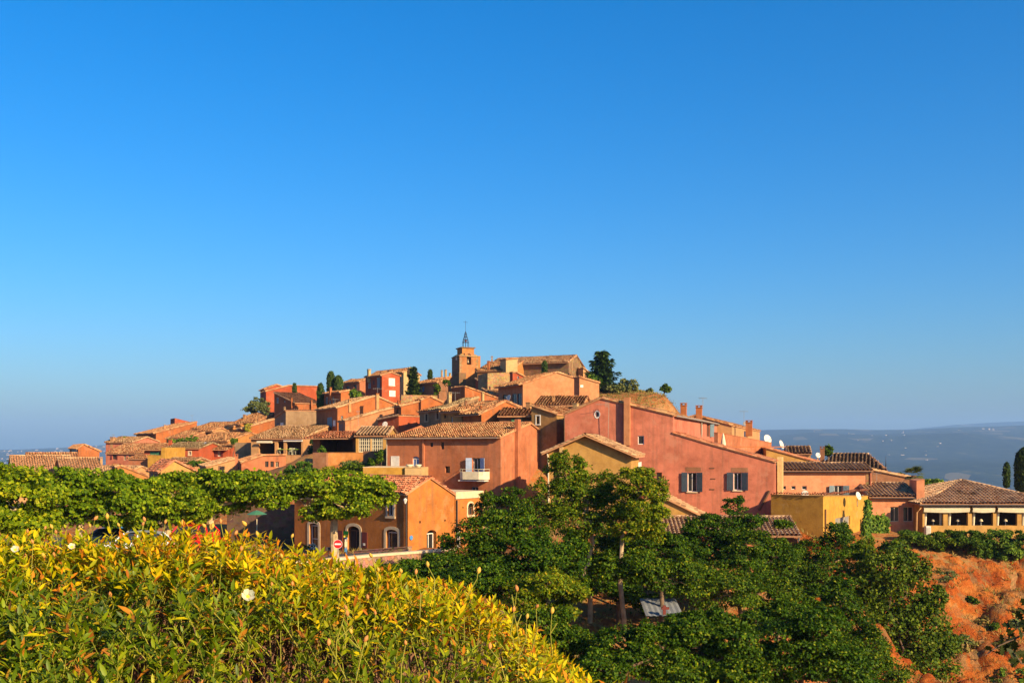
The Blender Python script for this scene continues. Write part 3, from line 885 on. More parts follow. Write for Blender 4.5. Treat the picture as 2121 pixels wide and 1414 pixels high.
def face_box(h, f, px0, py0, px1, py1, out, name, mat, sub=None, inset=0.02):
    """a box standing out from a house wall, given by its outline on that wall"""
    t0, t1 = sorted((tpos(h, f, px0), tpos(h, f, px1)))
    z1, z0 = zat(h, f, px0, py0), zat(h, f, px0, py1)
    d, n = face_frame(h, f)
    mb = MB(); mb.box(on_face(h, f, t0, z0, -inset), d * (t1 - t0), n * (out + inset), np.array([0, 0, z1 - z0]))
    return mb.build(name, mat, sub or h.root, origin=h.root['_o'])
def face_pipe(h, f, pts, r, name, mat, out=0.08):
    mb = MB(); mb.tube([on_face(h, f, tpos(h, f, x), zat(h, f, x, y), out) for x, y in pts], r, 6)
    return mb.build(name, mat, h.root, origin=h.root['_o'])
face_box(big, 'L', 876, 909, 879.5, 1046, 0.16, 'pilaster', WALL['house'])
face_box(big, 'R', 1066, 868, 1072, 1046, 0.34, 'flue', WALL['house'])
face_pipe(big, 'L', [(802, 908), (802, 1040)], 0.05, 'drainpipe', PAINT['zinc'])
face_pipe(big, 'L', [(800.5, 908.5), (1034, 907)], 0.055, 'gutter', PAINT['zinc'], 0.42)
# cream balcony with iron rail
t0, t1 = sorted((tpos(big, 'L', 956), tpos(big, 'L', 1014))); zb_, zt_ = zat(big, 'L', 985, 992), zat(big, 'L', 985, 976)
d3, n3 = face_frame(big, 'L')
bal = MB(); bo = 0.95
foot = [(t0, 0), (t0 + 0.25, bo * 0.8), (t0 + 0.6, bo), (t1 - 0.6, bo), (t1 - 0.25, bo * 0.8), (t1, 0)]
for (a, oa), (b, ob_) in zip(foot[:-1], foot[1:]):
    P, Q = on_face(big, 'L', a, zb_, oa), on_face(big, 'L', b, zb_, ob_)
    P2, Q2 = on_face(big, 'L', a, zb_, oa - 0.08), on_face(big, 'L', b, zb_, ob_ - 0.08)
    hh = np.array([0, 0, zt_ - zb_])
    bal.poly([P, Q, Q + hh, P + hh]); bal.poly([Q2, P2, P2 + hh, Q2 + hh]); bal.poly([P + hh, Q + hh, Q2 + hh, P2 + hh])
bal.poly([on_face(big, 'L', a, zb_, o) for a, o in foot]); bal.poly([on_face(big, 'L', a, zb_ + 0.12, o * 0.97) for a, o in foot])
balo = bal.build('balcony', PAINT['canvas'], big.root, origin=big.root['_o'])
rl = MB()
zr_ = zt_ + 0.22
rl.tube([on_face(big, 'L', a, zr_, o) for a, o in foot], 0.022, 5)
for a, o in foot:
    rl.tube([on_face(big, 'L', a, zt_ - 0.05, o), on_face(big, 'L', a, zr_, o)], 0.016, 4)
rl.build('rail', PAINT['canvas'], balo, origin=big.root['_o'])
br = MB(); br.box(on_face(big, 'L', t0 + 0.1, zb_ - 0.16, 0), d3 * (t1 - t0 - 0.2), n3 * (bo - 0.12), np.array([0, 0, 0.10]))
br.build('slab', PAINT['white'], balo, origin=big.root['_o'])

# yellow terrace in front of the terracotta house
ter = house('terrace_wall', 'yellow terrace parapet below the terracotta house', 838, 88, 5, 'yellow', x0=752, flat=968, dR=5, base=1010, group='terrace walls', cat='wall', coping=PAINT['cream'])
ter2 = house('terrace_wall', 'cream flared end of the yellow terrace by the blue door', 873, 87.6, 5, 'cream', x0=838.6, gL=[(873, 969), (860, 969), (838.6, 968)], dR=4, tiles=False, base=1010, group='terrace walls', cat='wall')
for k, (px, lab) in enumerate(((848, 'round terracotta bowl on the cream terrace end, left of two'), (866, 'round terracotta bowl on the cream terrace end, right of two'))):
    p = at(px, 968.5, 88.4)
    b = MB(); b.lathe(p, [(0.10, 0), (0.16, 0.03), (0.30, 0.20), (0.32, 0.30), (0.28, 0.30), (0.22, 0.14), (0.0, 0.10)], 12)
    tag(b.build('plant_bowl', PAINT['canvas'], None, origin=p, smooth=True), lab, 'bowl', 'bowls on the terrace')

# orange cafe building
cafe = house('cafe_house', 'bright orange house with arched shop windows beside the road', 845, 76, 38, 'cafe', x0=610, x1=944, gR=[(845, 1022), (890, 991), (944, 1028)], group=FRONT, base=1152, sp=0.235, tile='redtile', ov=0.3,
      ops=[W('L', 641, 1083, 659, 1144, arch=0.35, sur='cream', sw=0.26, bars=(0, 1), fr='white', dep=0.3), W('L', 720, 1089, 745, 1151, arch=0.5, sur='cream', sw=0.24, k='door', fr='wood', pane='dark', dep=0.35),
           W('L', 800, 1096, 824, 1136, arch=0.35, sur='cream', sw=0.24, fr='white', bars=(0, 0), dep=0.3), W('L', 803, 1040, 815, 1068, sur='cream', sw=0.18, fr='white', dep=0.25),
           W('R', 884, 1097, 904, 1142, arch=0.5, k='door', fr='white', bars=(1, 0), dep=0.4),
           W('R', 867.5, 1078, 872, 1084, round=True, fr='wood'), W('R', 919.5, 1075, 923.5, 1080, round=True, fr='wood')])
# board sits on the cafe front
face_box(cafe, 'L', 750, 1101, 761, 1133, 0.05, 'menu_board', PAINT['darkred'])
face_box(cafe, 'L', 700, 1098, 710, 1146, 0.05, 'door_leaf', PAINT['darkred'])
face_box(cafe, 'L', 753, 1124, 757, 1129, 0.07, 'notice', PAINT['white'])
face_pipe(cafe, 'L', [(843.5, 1026), (843.5, 1150)], 0.05, 'drainpipe', PAINT['iron'], 0.1)
anx = house('cafe_annex', 'flat roofed orange annex with a narrow arched window right of the cafe', 942.6, 80.2, 38, 'cafe', x1=1000, dL=6, flat=1020, base=1145, group=FRONT, coping=PAINT['cream'],
      ops=[W('R', 969, 1041, 980, 1066, arch=1, sur='cream', sw=0.14, fr='wood'), W('R', 947, 1096, 955, 1134, fr='white', k='door')])
face_box(anx, 'R', 942.6, 1019, 1000, 1033, 0.10, 'cornice', PAINT['cream'])
face_pipe(anx, 'R', [(944.5, 1035), (944.5, 1140)], 0.06, 'drainpipe', PAINT['iron'], 0.12)
house('garden_wall', 'pale stub of wall right of the cafe annex among the trees', 1018, 82, 10, 'cream', x0=1000, flat=1047, dR=0.5, base=1130, group='stone walls', cat='wall')

# sand yellow gable house
sand = house('sand_house', 'rough sand yellow gable house behind the tall tree', 1307, 78, 12, 'sand', x1=1341, gL=[(1307, 943), (1213, 903), (1136, 937)], dR=7.5, group=FRONT, base=1075, tile='pale', sp=0.24, ov=0.45, rk=0.55)
face_box(sand, 'L', 1160, 921, 1167, 1075, 0.35, 'flue', WALL['cream'])
face_box(sand, 'R', 1322, 957, 1328, 985, 0.03, 'shutter', PAINT['white'])
face_pipe(sand, 'L', [(1134, 939), (1136, 950), (1137, 1060)], 0.06, 'drainpipe', PAINT['canvas'])
lean = house('lean_to', 'sand coloured lean-to with long bright sloping roof edge below the pink wall', 1456, 77, 10, 'sand', x0=1334, gL=[(1456, 1071), (1334, 1012)], dR=5.0, group=FRONT, base=1120, tile='pale', sp=0.24, ov=0.2, rk=0.25)

# the big faded pink house
pink = house('pink_house', 'big faded pink gable house with a round window and long roof running back', 1394, 90, 17, 'pink', x0=1169, gL=[(1394, 861), (1245, 826), (1169, 860)], dR=40, group=FRONT, base=1085, sp=0.26, ov=0.12, rk=0.12,
      ops=[W('L', 1233, 852, 1241, 864, round=True, sur='white', sw=0.10, dep=0.25), W('L', 1321, 902, 1334, 920, fr='white', bars=(0, 0), dep=0.12), W('L', 1359, 978, 1371, 997, fr='wood', bars=(0, 0)),
           W('R', 1452, 873, 1457, 899, sh='white', shw=0.5, side=-1), W('R', 1464, 877, 1470, 904, sh='greyblue', shw=1.6, side=1, fr='wood'), W('R', 1489, 882, 1493, 896, shc='wood')],
      chim=[(1417, 849, 834, 15, 'rust', 'cap', 108), (1449, 856, 839, 15, 'rust', 'cap', 116)])
face_box(pink, 'L', 1294, 823, 1306, 922, 0.45, 'flue', WALL['salmon'])
face_pipe(pink, 'R', [(1396, 861.5), (1515, 884)], 0.09, 'gutter', PAINT['zinc'], 0.30)
face_pipe(pink, 'R', [(1451, 874), (1451, 905)], 0.07, 'drainpipe', PAINT['zinc'], 0.12)
face_pipe(pink, 'L', [(1169.5, 861), (1170, 920)], 0.06, 'drainpipe', PAINT['wood'], 0.1)
# antenna on the pink gable
row2 = house('row_house', 'peach row house continuing the pink roof line to the right', 1516, 129, 18, 'peach', dL=12, gL=[(1516, 882), (1440, 862), (1370, 885)], dR=50, group=FRONT, base=930, sp=0.34, ov=0.12, chim=[(1553, 884, 870, 16, 'rust')],
      ops=[W('R', 1541, 893, 1549, 905, fr='wood')])
low = house('pink_wing', 'lower faded pink wall with two slate blue shuttered windows', 1603, 87.42, 17, 'pink', x0=1394.2, gL=[(1603, 957), (1471, 921), (1394.2, 898)], dR=4.5, group=FRONT, base=1088, sp=0.24, tile='redtile', ov=0.15, rk=0.10,
      ops=[W('L', 1424, 978, 1443, 1018, sh='slate', shw=0.52, sha=10, fr='white', dep=0.2, sill=True), W('L', 1519, 978, 1536, 1015, sh='slate', shw=0.56, sha=10, fr='white', dep=0.2, sill=True)])
face_box(low, 'L', 1420, 967, 1452, 976, 0.015, 'lintel', WALL['brown']); face_box(low, 'L', 1514, 968, 1549, 977, 0.015, 'lintel', WALL['brown'])
face_pipe(low, 'L', [(1594, 1016), (1572, 1056)], 0.11, 'waste_pipe', PAINT['wood'], 0.1)
for x, y in ((1470, 968), (1472, 990), (1470, 1012)):
    face_box(low, 'L', x, y, x + 10, y + 2, 0.04, 'iron_stay', PAINT['wood'])
house('roof_terrace_wall', 'red terrace parapet behind the closed parasol', 1487, 99, 30, 'house', x1=1598, dL=0.4, gR=[(1487, 896), (1598, 917)], tiles=False, group='terrace walls', cat='wall', base=950)

# pink house with grey shutters, yellow annex, low pink house
pk2 = house('pink_house', 'bright pink house with grey shutters behind the yellow annex', 1804, 95, 3, 'brightsalmon', x0=1612, eL=(975, 962, 2.3, 2.5), group=FRONT, base=1060, sp=0.36, tile='stripe', ov=0.35,
      ops=[W('L', 1620, 1006, 1628, 1013, fr='white', bars=(0, 0)), W('L', 1639, 1006, 1648, 1013, fr='white', bars=(0, 0)), W('L', 1661, 1006, 1671, 1014, fr='white', bars=(0, 0)),
           W('L', 1728, 1005, 1746, 1028, sh='greyblue', shw=0.55, sha=18, fr='white', dep=0.2)])
face_box(pk2, 'L', 1793, 980, 1801, 1060, 0.02, 'stone_quoin', WALL['darkstone'])
face_pipe(pk2, 'L', [(1614, 976.5), (1802, 976.5)], 0.06, 'gutter', PAINT['iron'], 0.42)
face_pipe(pk2, 'L', [(1802.5, 978), (1803.5, 1058)], 0.06, 'drainpipe', PAINT['pipe'], 0.1)
for x0_, x1_, y_ in ((1596, 1604, 962), (1610, 1620, 946)):
    p0 = at(x0_, 1060, 89); p1 = at(x1_, 1060, 89)
    mb = MB(); mb.box(p0, [p1[0] - p0[0], 0, 0], [0.25, 4.0 if x0_ < 1600 else 0.5, 0], [0, 0, zpx(y_, 89) - p0[2]])
    o = mb.build('flue', WALL['cream'], pk2.root, origin=pk2.root['_o'])
house('ochre_house', 'ochre wall with a red tiled slope above the bright pink house', 1693, 108, 8, 'sand', x0=1587, gL=[(1693, 958), (1587, 929)], dR=4, group=FRONT, base=990, tile='redtile', sp=0.3, ov=0.2)
house('low_house', 'little striped roof on the skyline above the bright pink house', 1679, 119, 12, 'peach', x0=1632, eL=(940, 927, 2.6), group=FRONT, tile='stripe', sp=0.42)
house('low_house', 'house with a large striped tile roof in front of the blue hills', 1836, 113, 20, 'peach', x0=1688, eL=(974, 942, 6.2), group=FRONT, tile='stripe', sp=0.42, base=1000, chim=[(1704.5, 945, 924, 11, 'brown')], hip0=2.0, hip1=2.0)
yel = house('yellow_annex', 'yellow annex with one ochre side and a creeper on its corner', 1705, 82, 36, 'yellow', x0=1597, x1=1799, gR=[(1705, 1028), (1799, 1027)], group=FRONT, base=1118, tiles=False, coping=WALL['sand'],
      ops=[W('R', 1730, 1070, 1761, 1088, pane='grey', fr='cream', bars=(2, 0))])
cop = []; nbv = 0
for A_, B_ in ((yel.C, yel.C + yel.dl * yel.LU), (yel.C, yel.C + yel.dr * yel.LV)):
    dd = (B_ - A_); L_ = np.linalg.norm(dd); dd = dd / L_
    nn_ = np.array([dd[1], -dd[0]]); nn_ = nn_ if nn_[1] < 0 else -nn_
    O_ = np.array([*(A_ + nn_ * 0.12), yel.prof[0][1] + 0.05]); e_ = np.array([dd[0], dd[1], 0]); s_ = np.array([-nn_[0], -nn_[1], 0.15]); s_ /= np.linalg.norm(s_)
    v, f = tile_plane(O_, e_, s_, np.array([0, 0, 1.0]), L_, 0.5, 0.22)
    cop.append((v, f + nbv)); nbv += len(v)
ct = nmesh('coping_tiles', np.concatenate([c[0] for c in cop]), np.concatenate([c[1] for c in cop]), TILE['redtile'], yel.roof, origin=yel.root['_o']); ct['kind'] = 'stuff'
face_pipe(yel, 'R', [(1708, 1054), (1708, 1116)], 0.06, 'drainpipe', PAINT['wood'], 0.09)
lowp = house('low_pink_house', 'low pink house with two casement windows between creeper and restaurant', 1899, 92, 3, 'brightsalmon', x0=1801, eL=(1029, 1003, 3.6), group=FRONT, base=1112, sp=0.36, tile='stripe', ov=0.35,
      ops=[W('L', 1844, 1049, 1863, 1080, fr='cream', dep=0.2), W('L', 1871, 1049, 1892, 1080, fr='cream', dep=0.2)])
face_box(lowp, 'L', 1838, 1085, 1894, 1088, 0.12, 'ledge', WALL['brightsalmon'])
face_pipe(lowp, 'L', [(1802, 1031), (1897, 1031)], 0.06, 'gutter', PAINT['iron'], 0.42)
house('pink_pier', 'pink wall pier with slanting top between low house and restaurant', 1915, 91.4, 10, 'brightsalmon', x0=1898.5, gL=[(1915, 993), (1898.5, 996)], dR=3, tiles=False, group=FRONT, base=1112, cat='wall')
house('old_wall', 'old brown wall with sloping top behind the low pink house', 1888, 103, 6, 'brown', x0=1804, gL=[(1888, 991), (1804, 974)], dR=4, group=FRONT, base=1010, tile='pale', ov=0.05)
# lean-to with striped tiles in the trees
lt = house('tiled_shelter', 'shelter with striped pink tile roof half hidden by trees', 1652, 74, 3, 'house', x0=1378, eL=(1104, 1074, 2.8), group=FRONT, base=1175, sp=0.30, tile='stripe', ov=0.8,
      ops=[W('L', 1362 + 22, 1130, 1400, 1160, pane='blue')])
face_pipe(lt, 'L', [(1650, 1107), (1650, 1165)], 0.06, 'post', PAINT['canvas'], 0.7)

# ------------------------------------------------------------------ open terrace with pillars
lo = house('open_terrace', 'open restaurant terrace with pillars, rolled awning and white beam', 628, 134, 14, 'peach', x0=520, eL=(908, 884, 8, 3), group=LEFT, base=965, tile='pale', ov=0.4,
      ops=[W('L', 536, 916, 569, 942, k='open', dep=0.35), W('L', 575, 914, 587.5, 942, k='open', dep=0.3), W('L', 593, 914, 624, 942, k='open', dep=0.3)])
for f_ in ('L',):
    t0, t1 = tpos(lo, 'L', 625), tpos(lo, 'L', 532)
    zf = zat(lo, 'L', 590, 942)
    dd, nn_ = face_frame(lo, 'L')
    mb = MB(); mb.box(on_face(lo, 'L', t0, zf - 0.15, -0.1), dd * (t1 - t0), -nn_ * 5.0, np.array([0, 0, 0.1]))
    mb.build('floor', PAINT['wood'], lo.root, origin=lo.root['_o'])
    mb = MB(); mb.box(on_face(lo, 'L', t0, zf - 0.1, -4.8), dd * (t1 - t0), -nn_ * 0.1, np.array([0, 0, 2.6]))
    mb.build('back_wall', WALL['brown'], lo.root, origin=lo.root['_o'])
face_box(lo, 'L', 588, 909, 627, 914, 0.2, 'white_beam', PAINT['white'])
mb = MB(); mb.tube([on_face(lo, 'L', tpos(lo, 'L', x), zat(lo, 'L', x, 915.5), 0.5) for x in (536, 567)], 0.16, 8)
mb.build('rolled_awning', PAINT['canvas'], lo.root, origin=lo.root['_o'])
def chair_table(px, py, Y, kind, lab, colr):
    p = at(px, py, Y)
    if kind == 'table':
        r = thing('terrace_table', lab, 'table', p, 'tables on the open terrace')
        mb = MB(); mb.cbox(p + [0, 0, 0.72], 0.8, 0.8, 0.04); mb.build('table_top', colr, r)
        for i in (-1, 1):
            for j in (-1, 1):
                mb = MB(); mb.cbox(p + [i * 0.34, j * 0.34, 0], 0.05, 0.05, 0.72); mb.build('leg', PAINT['iron'], r)
    else:
        r = thing('terrace_chair', lab, 'chair', p, 'chairs on the open terrace')
        mb = MB(); mb.cbox(p + [0, 0, 0.43], 0.42, 0.42, 0.04); mb.build('seat', colr, r)
        mb = MB()
        for k in (-0.18, -0.06, 0.06, 0.18):
            mb.cbox(p + [k, 0.2, 0.47], 0.05, 0.03, 0.42)
        mb.cbox(p + [0, 0.2, 0.86], 0.42, 0.035, 0.06); mb.build('backrest', colr, r)
        for i in (-1, 1):
            for j in (-1, 1):
                mb = MB(); mb.cbox(p + [i * 0.19, j * 0.19, 0], 0.035, 0.035, 0.43); mb.build('leg', colr, r)
LIME = plain('lime_paint', (0.38, 0.52, 0.06), 0.5); PALE = plain('pale_cream_paint', (0.62, 0.60, 0.42), 0.5)
for px, kd, lab in ((578, 'chair', 'pale cream chair behind the middle terrace opening'), (583, 'table', 'lime green table in the narrow terrace opening'), (597, 'table', 'lime green table behind the wide terrace opening, left one'),
                    (602, 'chair', 'pale chair beside the left lime table of the terrace'), (616, 'table', 'lime green table behind the wide terrace opening, right one'), (610, 'chair', 'pale chair between the two lime tables of the terrace')):
    chair_table(px, 941.5, 135.0, kd, lab, LIME if kd == 'table' else PALE)
# glazed pavilion with striped roof
gp = house('glazed_pavilion', 'pavilion with tall cream glazed windows and striped roof', 800, 100, 4, 'sand', x0=737, eL=(903, 887, 3.2), group=MID, base=945, tile='stripe', sp=0.34, ov=0.25,
      ops=[W('L', 743, 906, 767, 936, fr='canvas', bars=(5, 3), fw=0.06, dep=0.08, pane='glass'), W('L', 770, 906, 793, 936, fr='canvas', bars=(5, 3), fw=0.06, dep=0.08)])
house('terrace_canopy', 'long flat red canopy over a dark terrace beside the glazed pavilion', 737, 103, 20, 'brown', x0=648, eL=(905, 897, 3.0, 2), group=MID, base=940, tile='redtile', ov=1.6,
      ops=[W('L', 662, 909, 731, 938, k='open', dep=0.4)])
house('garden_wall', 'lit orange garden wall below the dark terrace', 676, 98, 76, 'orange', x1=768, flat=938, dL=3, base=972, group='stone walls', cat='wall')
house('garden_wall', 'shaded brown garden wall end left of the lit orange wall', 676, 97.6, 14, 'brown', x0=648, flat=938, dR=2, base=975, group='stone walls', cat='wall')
house('garden_wall', 'brown retaining wall below the glazed pavilion', 800, 95, 25, 'brown', x0=752, flat=935, dR=1, base=985, group='stone walls', cat='wall')
house('garden_wall', 'tall stone retaining wall, colour darkened for tree shade, left of the cafe', 611, 90, 8, 'shadestone', x0=470, flat=1046, dR=0.8, base=1140, group='stone walls', cat='wall')
# ------------------------------------------------------------------ church
nave = house('church_nave', 'long stone church nave with tiled roof and a blind arch in its gable', 1178, 184, 26, 'darkstone', x0=1016, x1=1212, gR=[(1178, 749), (1193, 737), (1212, 766)], group=None, cat='church', base=800, sp=0.42, ov=0.7, rk=0.2, tile='browntile')
# blind arch relief on the gable
ar = MB(); cxp, zc = tpos(nave, 'R', 1192.5), zat(nave, 'R', 1192.5, 757)
dd, nn_ = face_frame(nave, 'R')
ra_ = (tpos(nave, 'R', 1200) - tpos(nave, 'R', 1185)) / 2
prev = None
for k in range(11):
    t = math.pi * k / 10
    q = [(cxp + math.cos(t) * rr, zc + math.sin(t) * rr * 0.9) for rr in (ra_, ra_ + 0.28)]
    if prev:
        a, b, c_, e_ = (on_face(nave, 'R', *p, 0.10) for p in (prev[0], q[0], q[1], prev[1]))
        ar.poly([a, b, c_, e_])
        ar.poly([on_face(nave, 'R', *prev[1], 0.10), on_face(nave, 'R', *q[1], 0.10), on_face(nave, 'R', *q[1], 0), on_face(nave, 'R', *prev[1], 0)])
        ar.poly([on_face(nave, 'R', *prev[0], 0.10), on_face(nave, 'R', *prev[0], 0), on_face(nave, 'R', *q[0], 0), on_face(nave, 'R', *q[0], 0.10)])
    prev = q
for sgn in (-1, 1):
    a = cxp + sgn * (ra_ + (0.0 if sgn > 0 else 0.28))
    ar.box(on_face(nave, 'R', a, zc - 1.6, 0), dd * 0.28, nn_ * 0.10, np.array([0, 0, 1.6]))
ar.build('blind_arch', WALL['stone'], nave.root, origin=nave.root['_o'])
house('church_side_chapel', 'plain lit cream block projecting from the church nave', 1048, 181, 66, 'cream', x0=1036, x1=1072, gR=[(1048, 745), (1072, 743)], group=None, cat='church', base=800, sp=0.42, ov=0.1)
house('church_lean_to', 'lit lean-to with sloping roof at the right end of the church', 1208, 186, 58, 'peach', gR=[(1208, 763), (1231, 781)], dL=5, group=None, cat='church', base=800, ov=0.05, sp=0.42, tile='pale')
# bell tower
TY, TA = 190.0, R(68)
tw = thing('bell_tower', 'orange stone bell tower with open bell arch and iron bell cage', 'tower', at(952, 830, TY))
ca, sa = math.cos(TA), math.sin(TA)
C = np.array([(952 - CX) / F * TY, TY]); dl = np.array([-ca, sa]); dr = np.array([sa, ca]); nL = np.array([-sa, -ca]); nR = np.array([ca, -sa])
def tsolve(d, p):
    k = (p - CX) / F
    return (k * C[1] - C[0]) / (d[0] - k * d[1])
LU, LV = tsolve(dl, 936.5), tsolve(dr, 990.5)
LU = max(LU, LV * 0.95)
z_base, z_top = zpx(845, TY), zpx(738, TY)
v0, v1 = tsolve(dr, 967), tsolve(dr, 976)
bz0, bz1 = zpx(755, TY + 1), zpx(732.5, TY + 1)
zg = zpx(733, TY)
mb = MB()
profR = [(0, z_top), (LV * 0.27, z_top + 0.28), (LV * 0.3, z_top + 0.9), (LV * 0.70, z_top + 0.9), (LV * 0.73, z_top + 0.28), (LV, z_top)]
wall_face(mb, C, dr, LV, profR, z_base, [(v0, v1, bz0, bz1, (v1 - v0) / 2, LU, {})], nR)
wall_face(mb, C, dl, LU, [(0, z_top), (LU, z_top)], z_base, [], nL)
wall_face(mb, C + dl * LU, dr, LV, profR, z_base, [(v0, v1, bz0, bz1, (v1 - v0) / 2, 0.01, {})], -nR)
wall_face(mb, C + dr * LV, dl, LU, [(0, z_top), (LU, z_top)], z_base, [], -nL)
mb.build('wall', stucco('tower_render', (0.62, 0.25, 0.085), 0.25, 0.28), tw)
q = MB()                                                   # pale corner stones
zz = z_base; k = 0
while zz < z_top - 0.3:
    L1, L2 = (0.55, 0.34) if k % 2 else (0.34, 0.55)
    for (cc_, d1, d2) in ((C, dr, dl), (C + dr * LV, -dr, dl)):
        P = np.array([*(cc_ - d1 * 0.02 - d2 * 0.02), zz])
        q.box(P, np.array([*d1, 0]) * L1, np.array([*d2, 0]) * L2, np.array([0, 0, 0.36]))
    zz += 0.42; k += 1
qo = q.build('corner_stones', WALL['stone'], tw)
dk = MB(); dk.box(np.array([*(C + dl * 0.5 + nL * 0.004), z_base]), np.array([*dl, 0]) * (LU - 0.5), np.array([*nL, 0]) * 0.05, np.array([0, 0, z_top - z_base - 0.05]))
dk.build('shade_toned_stone_side', WALL['darkstone'], tw)  # darker stone sheet puts shade into the tower's left face
c2 = C + dl * LU / 2 + dr * LV / 2
def ring(c, hu, hv, z):
    return [np.array([*(c - dl * hu - dr * hv), z]), np.array([*(c - dl * hu + dr * hv), z]), np.array([*(c + dl * hu + dr * hv), z]), np.array([*(c + dl * hu - dr * hv), z])]
def frustum(mb, r0, r1):
    for k in range(4):
        mb.poly([r0[k], r0[(k + 1) % 4], r1[(k + 1) % 4], r1[k]])
    mb.poly(r1); mb.poly(list(reversed(r0)))
rf = MB()
frustum(rf, ring(c2, LU / 2 + 0.14, LV / 2 + 0.14, z_top + 0.02), ring(c2, LU / 2 + 0.14, LV / 2 + 0.14, z_top + 0.16))
frustum(rf, ring(c2, LU / 2 + 0.1, LV / 2 + 0.1, z_top + 0.161), ring(c2, LU * 0.36, LV * 0.36, z_top + 0.62))
rf.build('roof', WALL['stone'], tw)
zu = zpx(722, TY + 2)
ub = MB(); frustum(ub, ring(c2 - dl * 0.3, LU * 0.33, LV * 0.32, z_top + 0.3), ring(c2 - dl * 0.3, LU * 0.33, LV * 0.32, zu)); ub.build('belfry_block', WALL['orange'], tw)
cn = MB(); frustum(cn, ring(c2 - dl * 0.3, LU * 0.37, LV * 0.36, zu), ring(c2 - dl * 0.3, LU * 0.40, LV * 0.39, zu + 0.2)); cn.build('cornice', WALL['stone'], tw)
bp = np.array([*(C + dr * (v0 + v1) / 2 + dl * 0.7), bz0 + 0.35])
bl = MB(); bl.lathe(bp, [(0.34, 0), (0.30, 0.08), (0.22, 0.3), (0.18, 0.55), (0.06, 0.66), (0.0, 0.68)], 12); bl.build('bell', plain('bronze', (0.30, 0.24, 0.16), 0.4, 0.6), tw, smooth=True)
bm = MB(); bm.box(np.array([*(C + dr * v0 + dl * 0.6), bz0 + 1.0]), np.array([*dr, 0]) * (v1 - v0), np.array([*dl, 0]) * 0.15, np.array([0, 0, 0.14])); bm.build('bell_beam', PAINT['wood'], tw)
ck = MB(); cc3 = np.array([*(C + dl * tsolve(dl, 946) + nL * 0.06), zpx(740, TY)])
ck.lathe(cc3, [(0, 0.03), (0.42, 0.03), (0.46, 0.0)], 20, axis=[nL[0], nL[1], 0]); cko = ck.build('clock_face', PAINT['canvas'], tw)
hd = MB(); ax_ = np.array([dl[0], dl[1], 0])
for ang_, ln in ((0.4, 0.34), (2.3, 0.24)):
    vv = ax_ * math.cos(ang_) + np.array([0, 0, math.sin(ang_)])
    hd.tube([cc3 + np.array([nL[0], nL[1], 0]) * 0.05, cc3 + vv * ln + np.array([nL[0], nL[1], 0]) * 0.05], 0.02, 4)
hd.build('clock_hand', PAINT['iron'], cko, origin=tw['_o'])
# iron bell cage
cc4 = np.array([*(c2 - dl * 0.3), 0]); Yc = cc4[1]
zc0, zc1, zc2, zc3, zc4 = zu + 0.15, zpx(709, Yc), zpx(698, Yc), zpx(687, Yc), zpx(664, Yc)
cg = MB()
for k in range(8):
    t = 2 * math.pi * k / 8; u_ = np.array([math.cos(t), math.sin(t), 0])
    pts = [(0.62, zc0), (0.60, zc1), (0.46, (zc1 + zc2) / 2 + 0.1), (0.30, zc2), (0.20, (zc2 + zc3) / 2), (0.16, (zc2 + zc3) / 2 + 0.25), (0.03, zc3)]
    cg.tube([np.array([cc4[0], cc4[1], z]) + u_ * r for r, z in pts], 0.035, 4)
for r, z in ((0.64, zc1), (0.48, (zc1 + zc2) / 2), (0.32, zc2), (0.20, (zc2 + zc3) / 2), (0.66, zc0)):
    cg.tube([np.array([cc4[0] + math.cos(t) * r, cc4[1] + math.sin(t) * r, z]) for t in np.linspace(0, 2 * math.pi, 17)], 0.04, 4, cap=False)
cg.build('bell_cage', PAINT['iron'], tw)
bl = MB(); bl.lathe((cc4[0], cc4[1], zc1 + 0.15), [(0.26, 0), (0.22, 0.1), (0.15, 0.35), (0.04, 0.45), (0, 0.46)], 10); bl.build('bell', PAINT['darkred'], tw, smooth=True)
cr = MB(); cr.tube([(cc4[0], cc4[1], zc3 - 0.1), (cc4[0], cc4[1], zc4)], 0.03, 5)
zx = zpx(667, Yc); cr.tube([(cc4[0] - 0.45, cc4[1], zx + 0.05), (cc4[0] + 0.45, cc4[1], zx - 0.05)], 0.028, 5); cr.build('cross', PAINT['iron'], tw)
tr = MB(); tp = at(991, 760, TY + 2.2); tr.cbox((tp[0], tp[1], zpx(800, TY)), 0.6, 0.6, zpx(735, TY) - zpx(800, TY), math.atan2(dr[1], dr[0])); tr.build('stair_turret', WALL['orange'], tw)
fx = at(1019, 748, 188)
fm_ = MB(); fm_.cbox(fx, 0.3, 0.3, 0.5); fm_.cbox(fx + [0, 0, 0.5], 0.16, 0.16, 0.55); fm_.cbox(fx + [0, 0, 0.72], 0.5, 0.16, 0.14)
tag(fm_.build('stone_cross', WALL['stone'], None, origin=fx), 'small stone cross on the church roof ridge', 'cross')

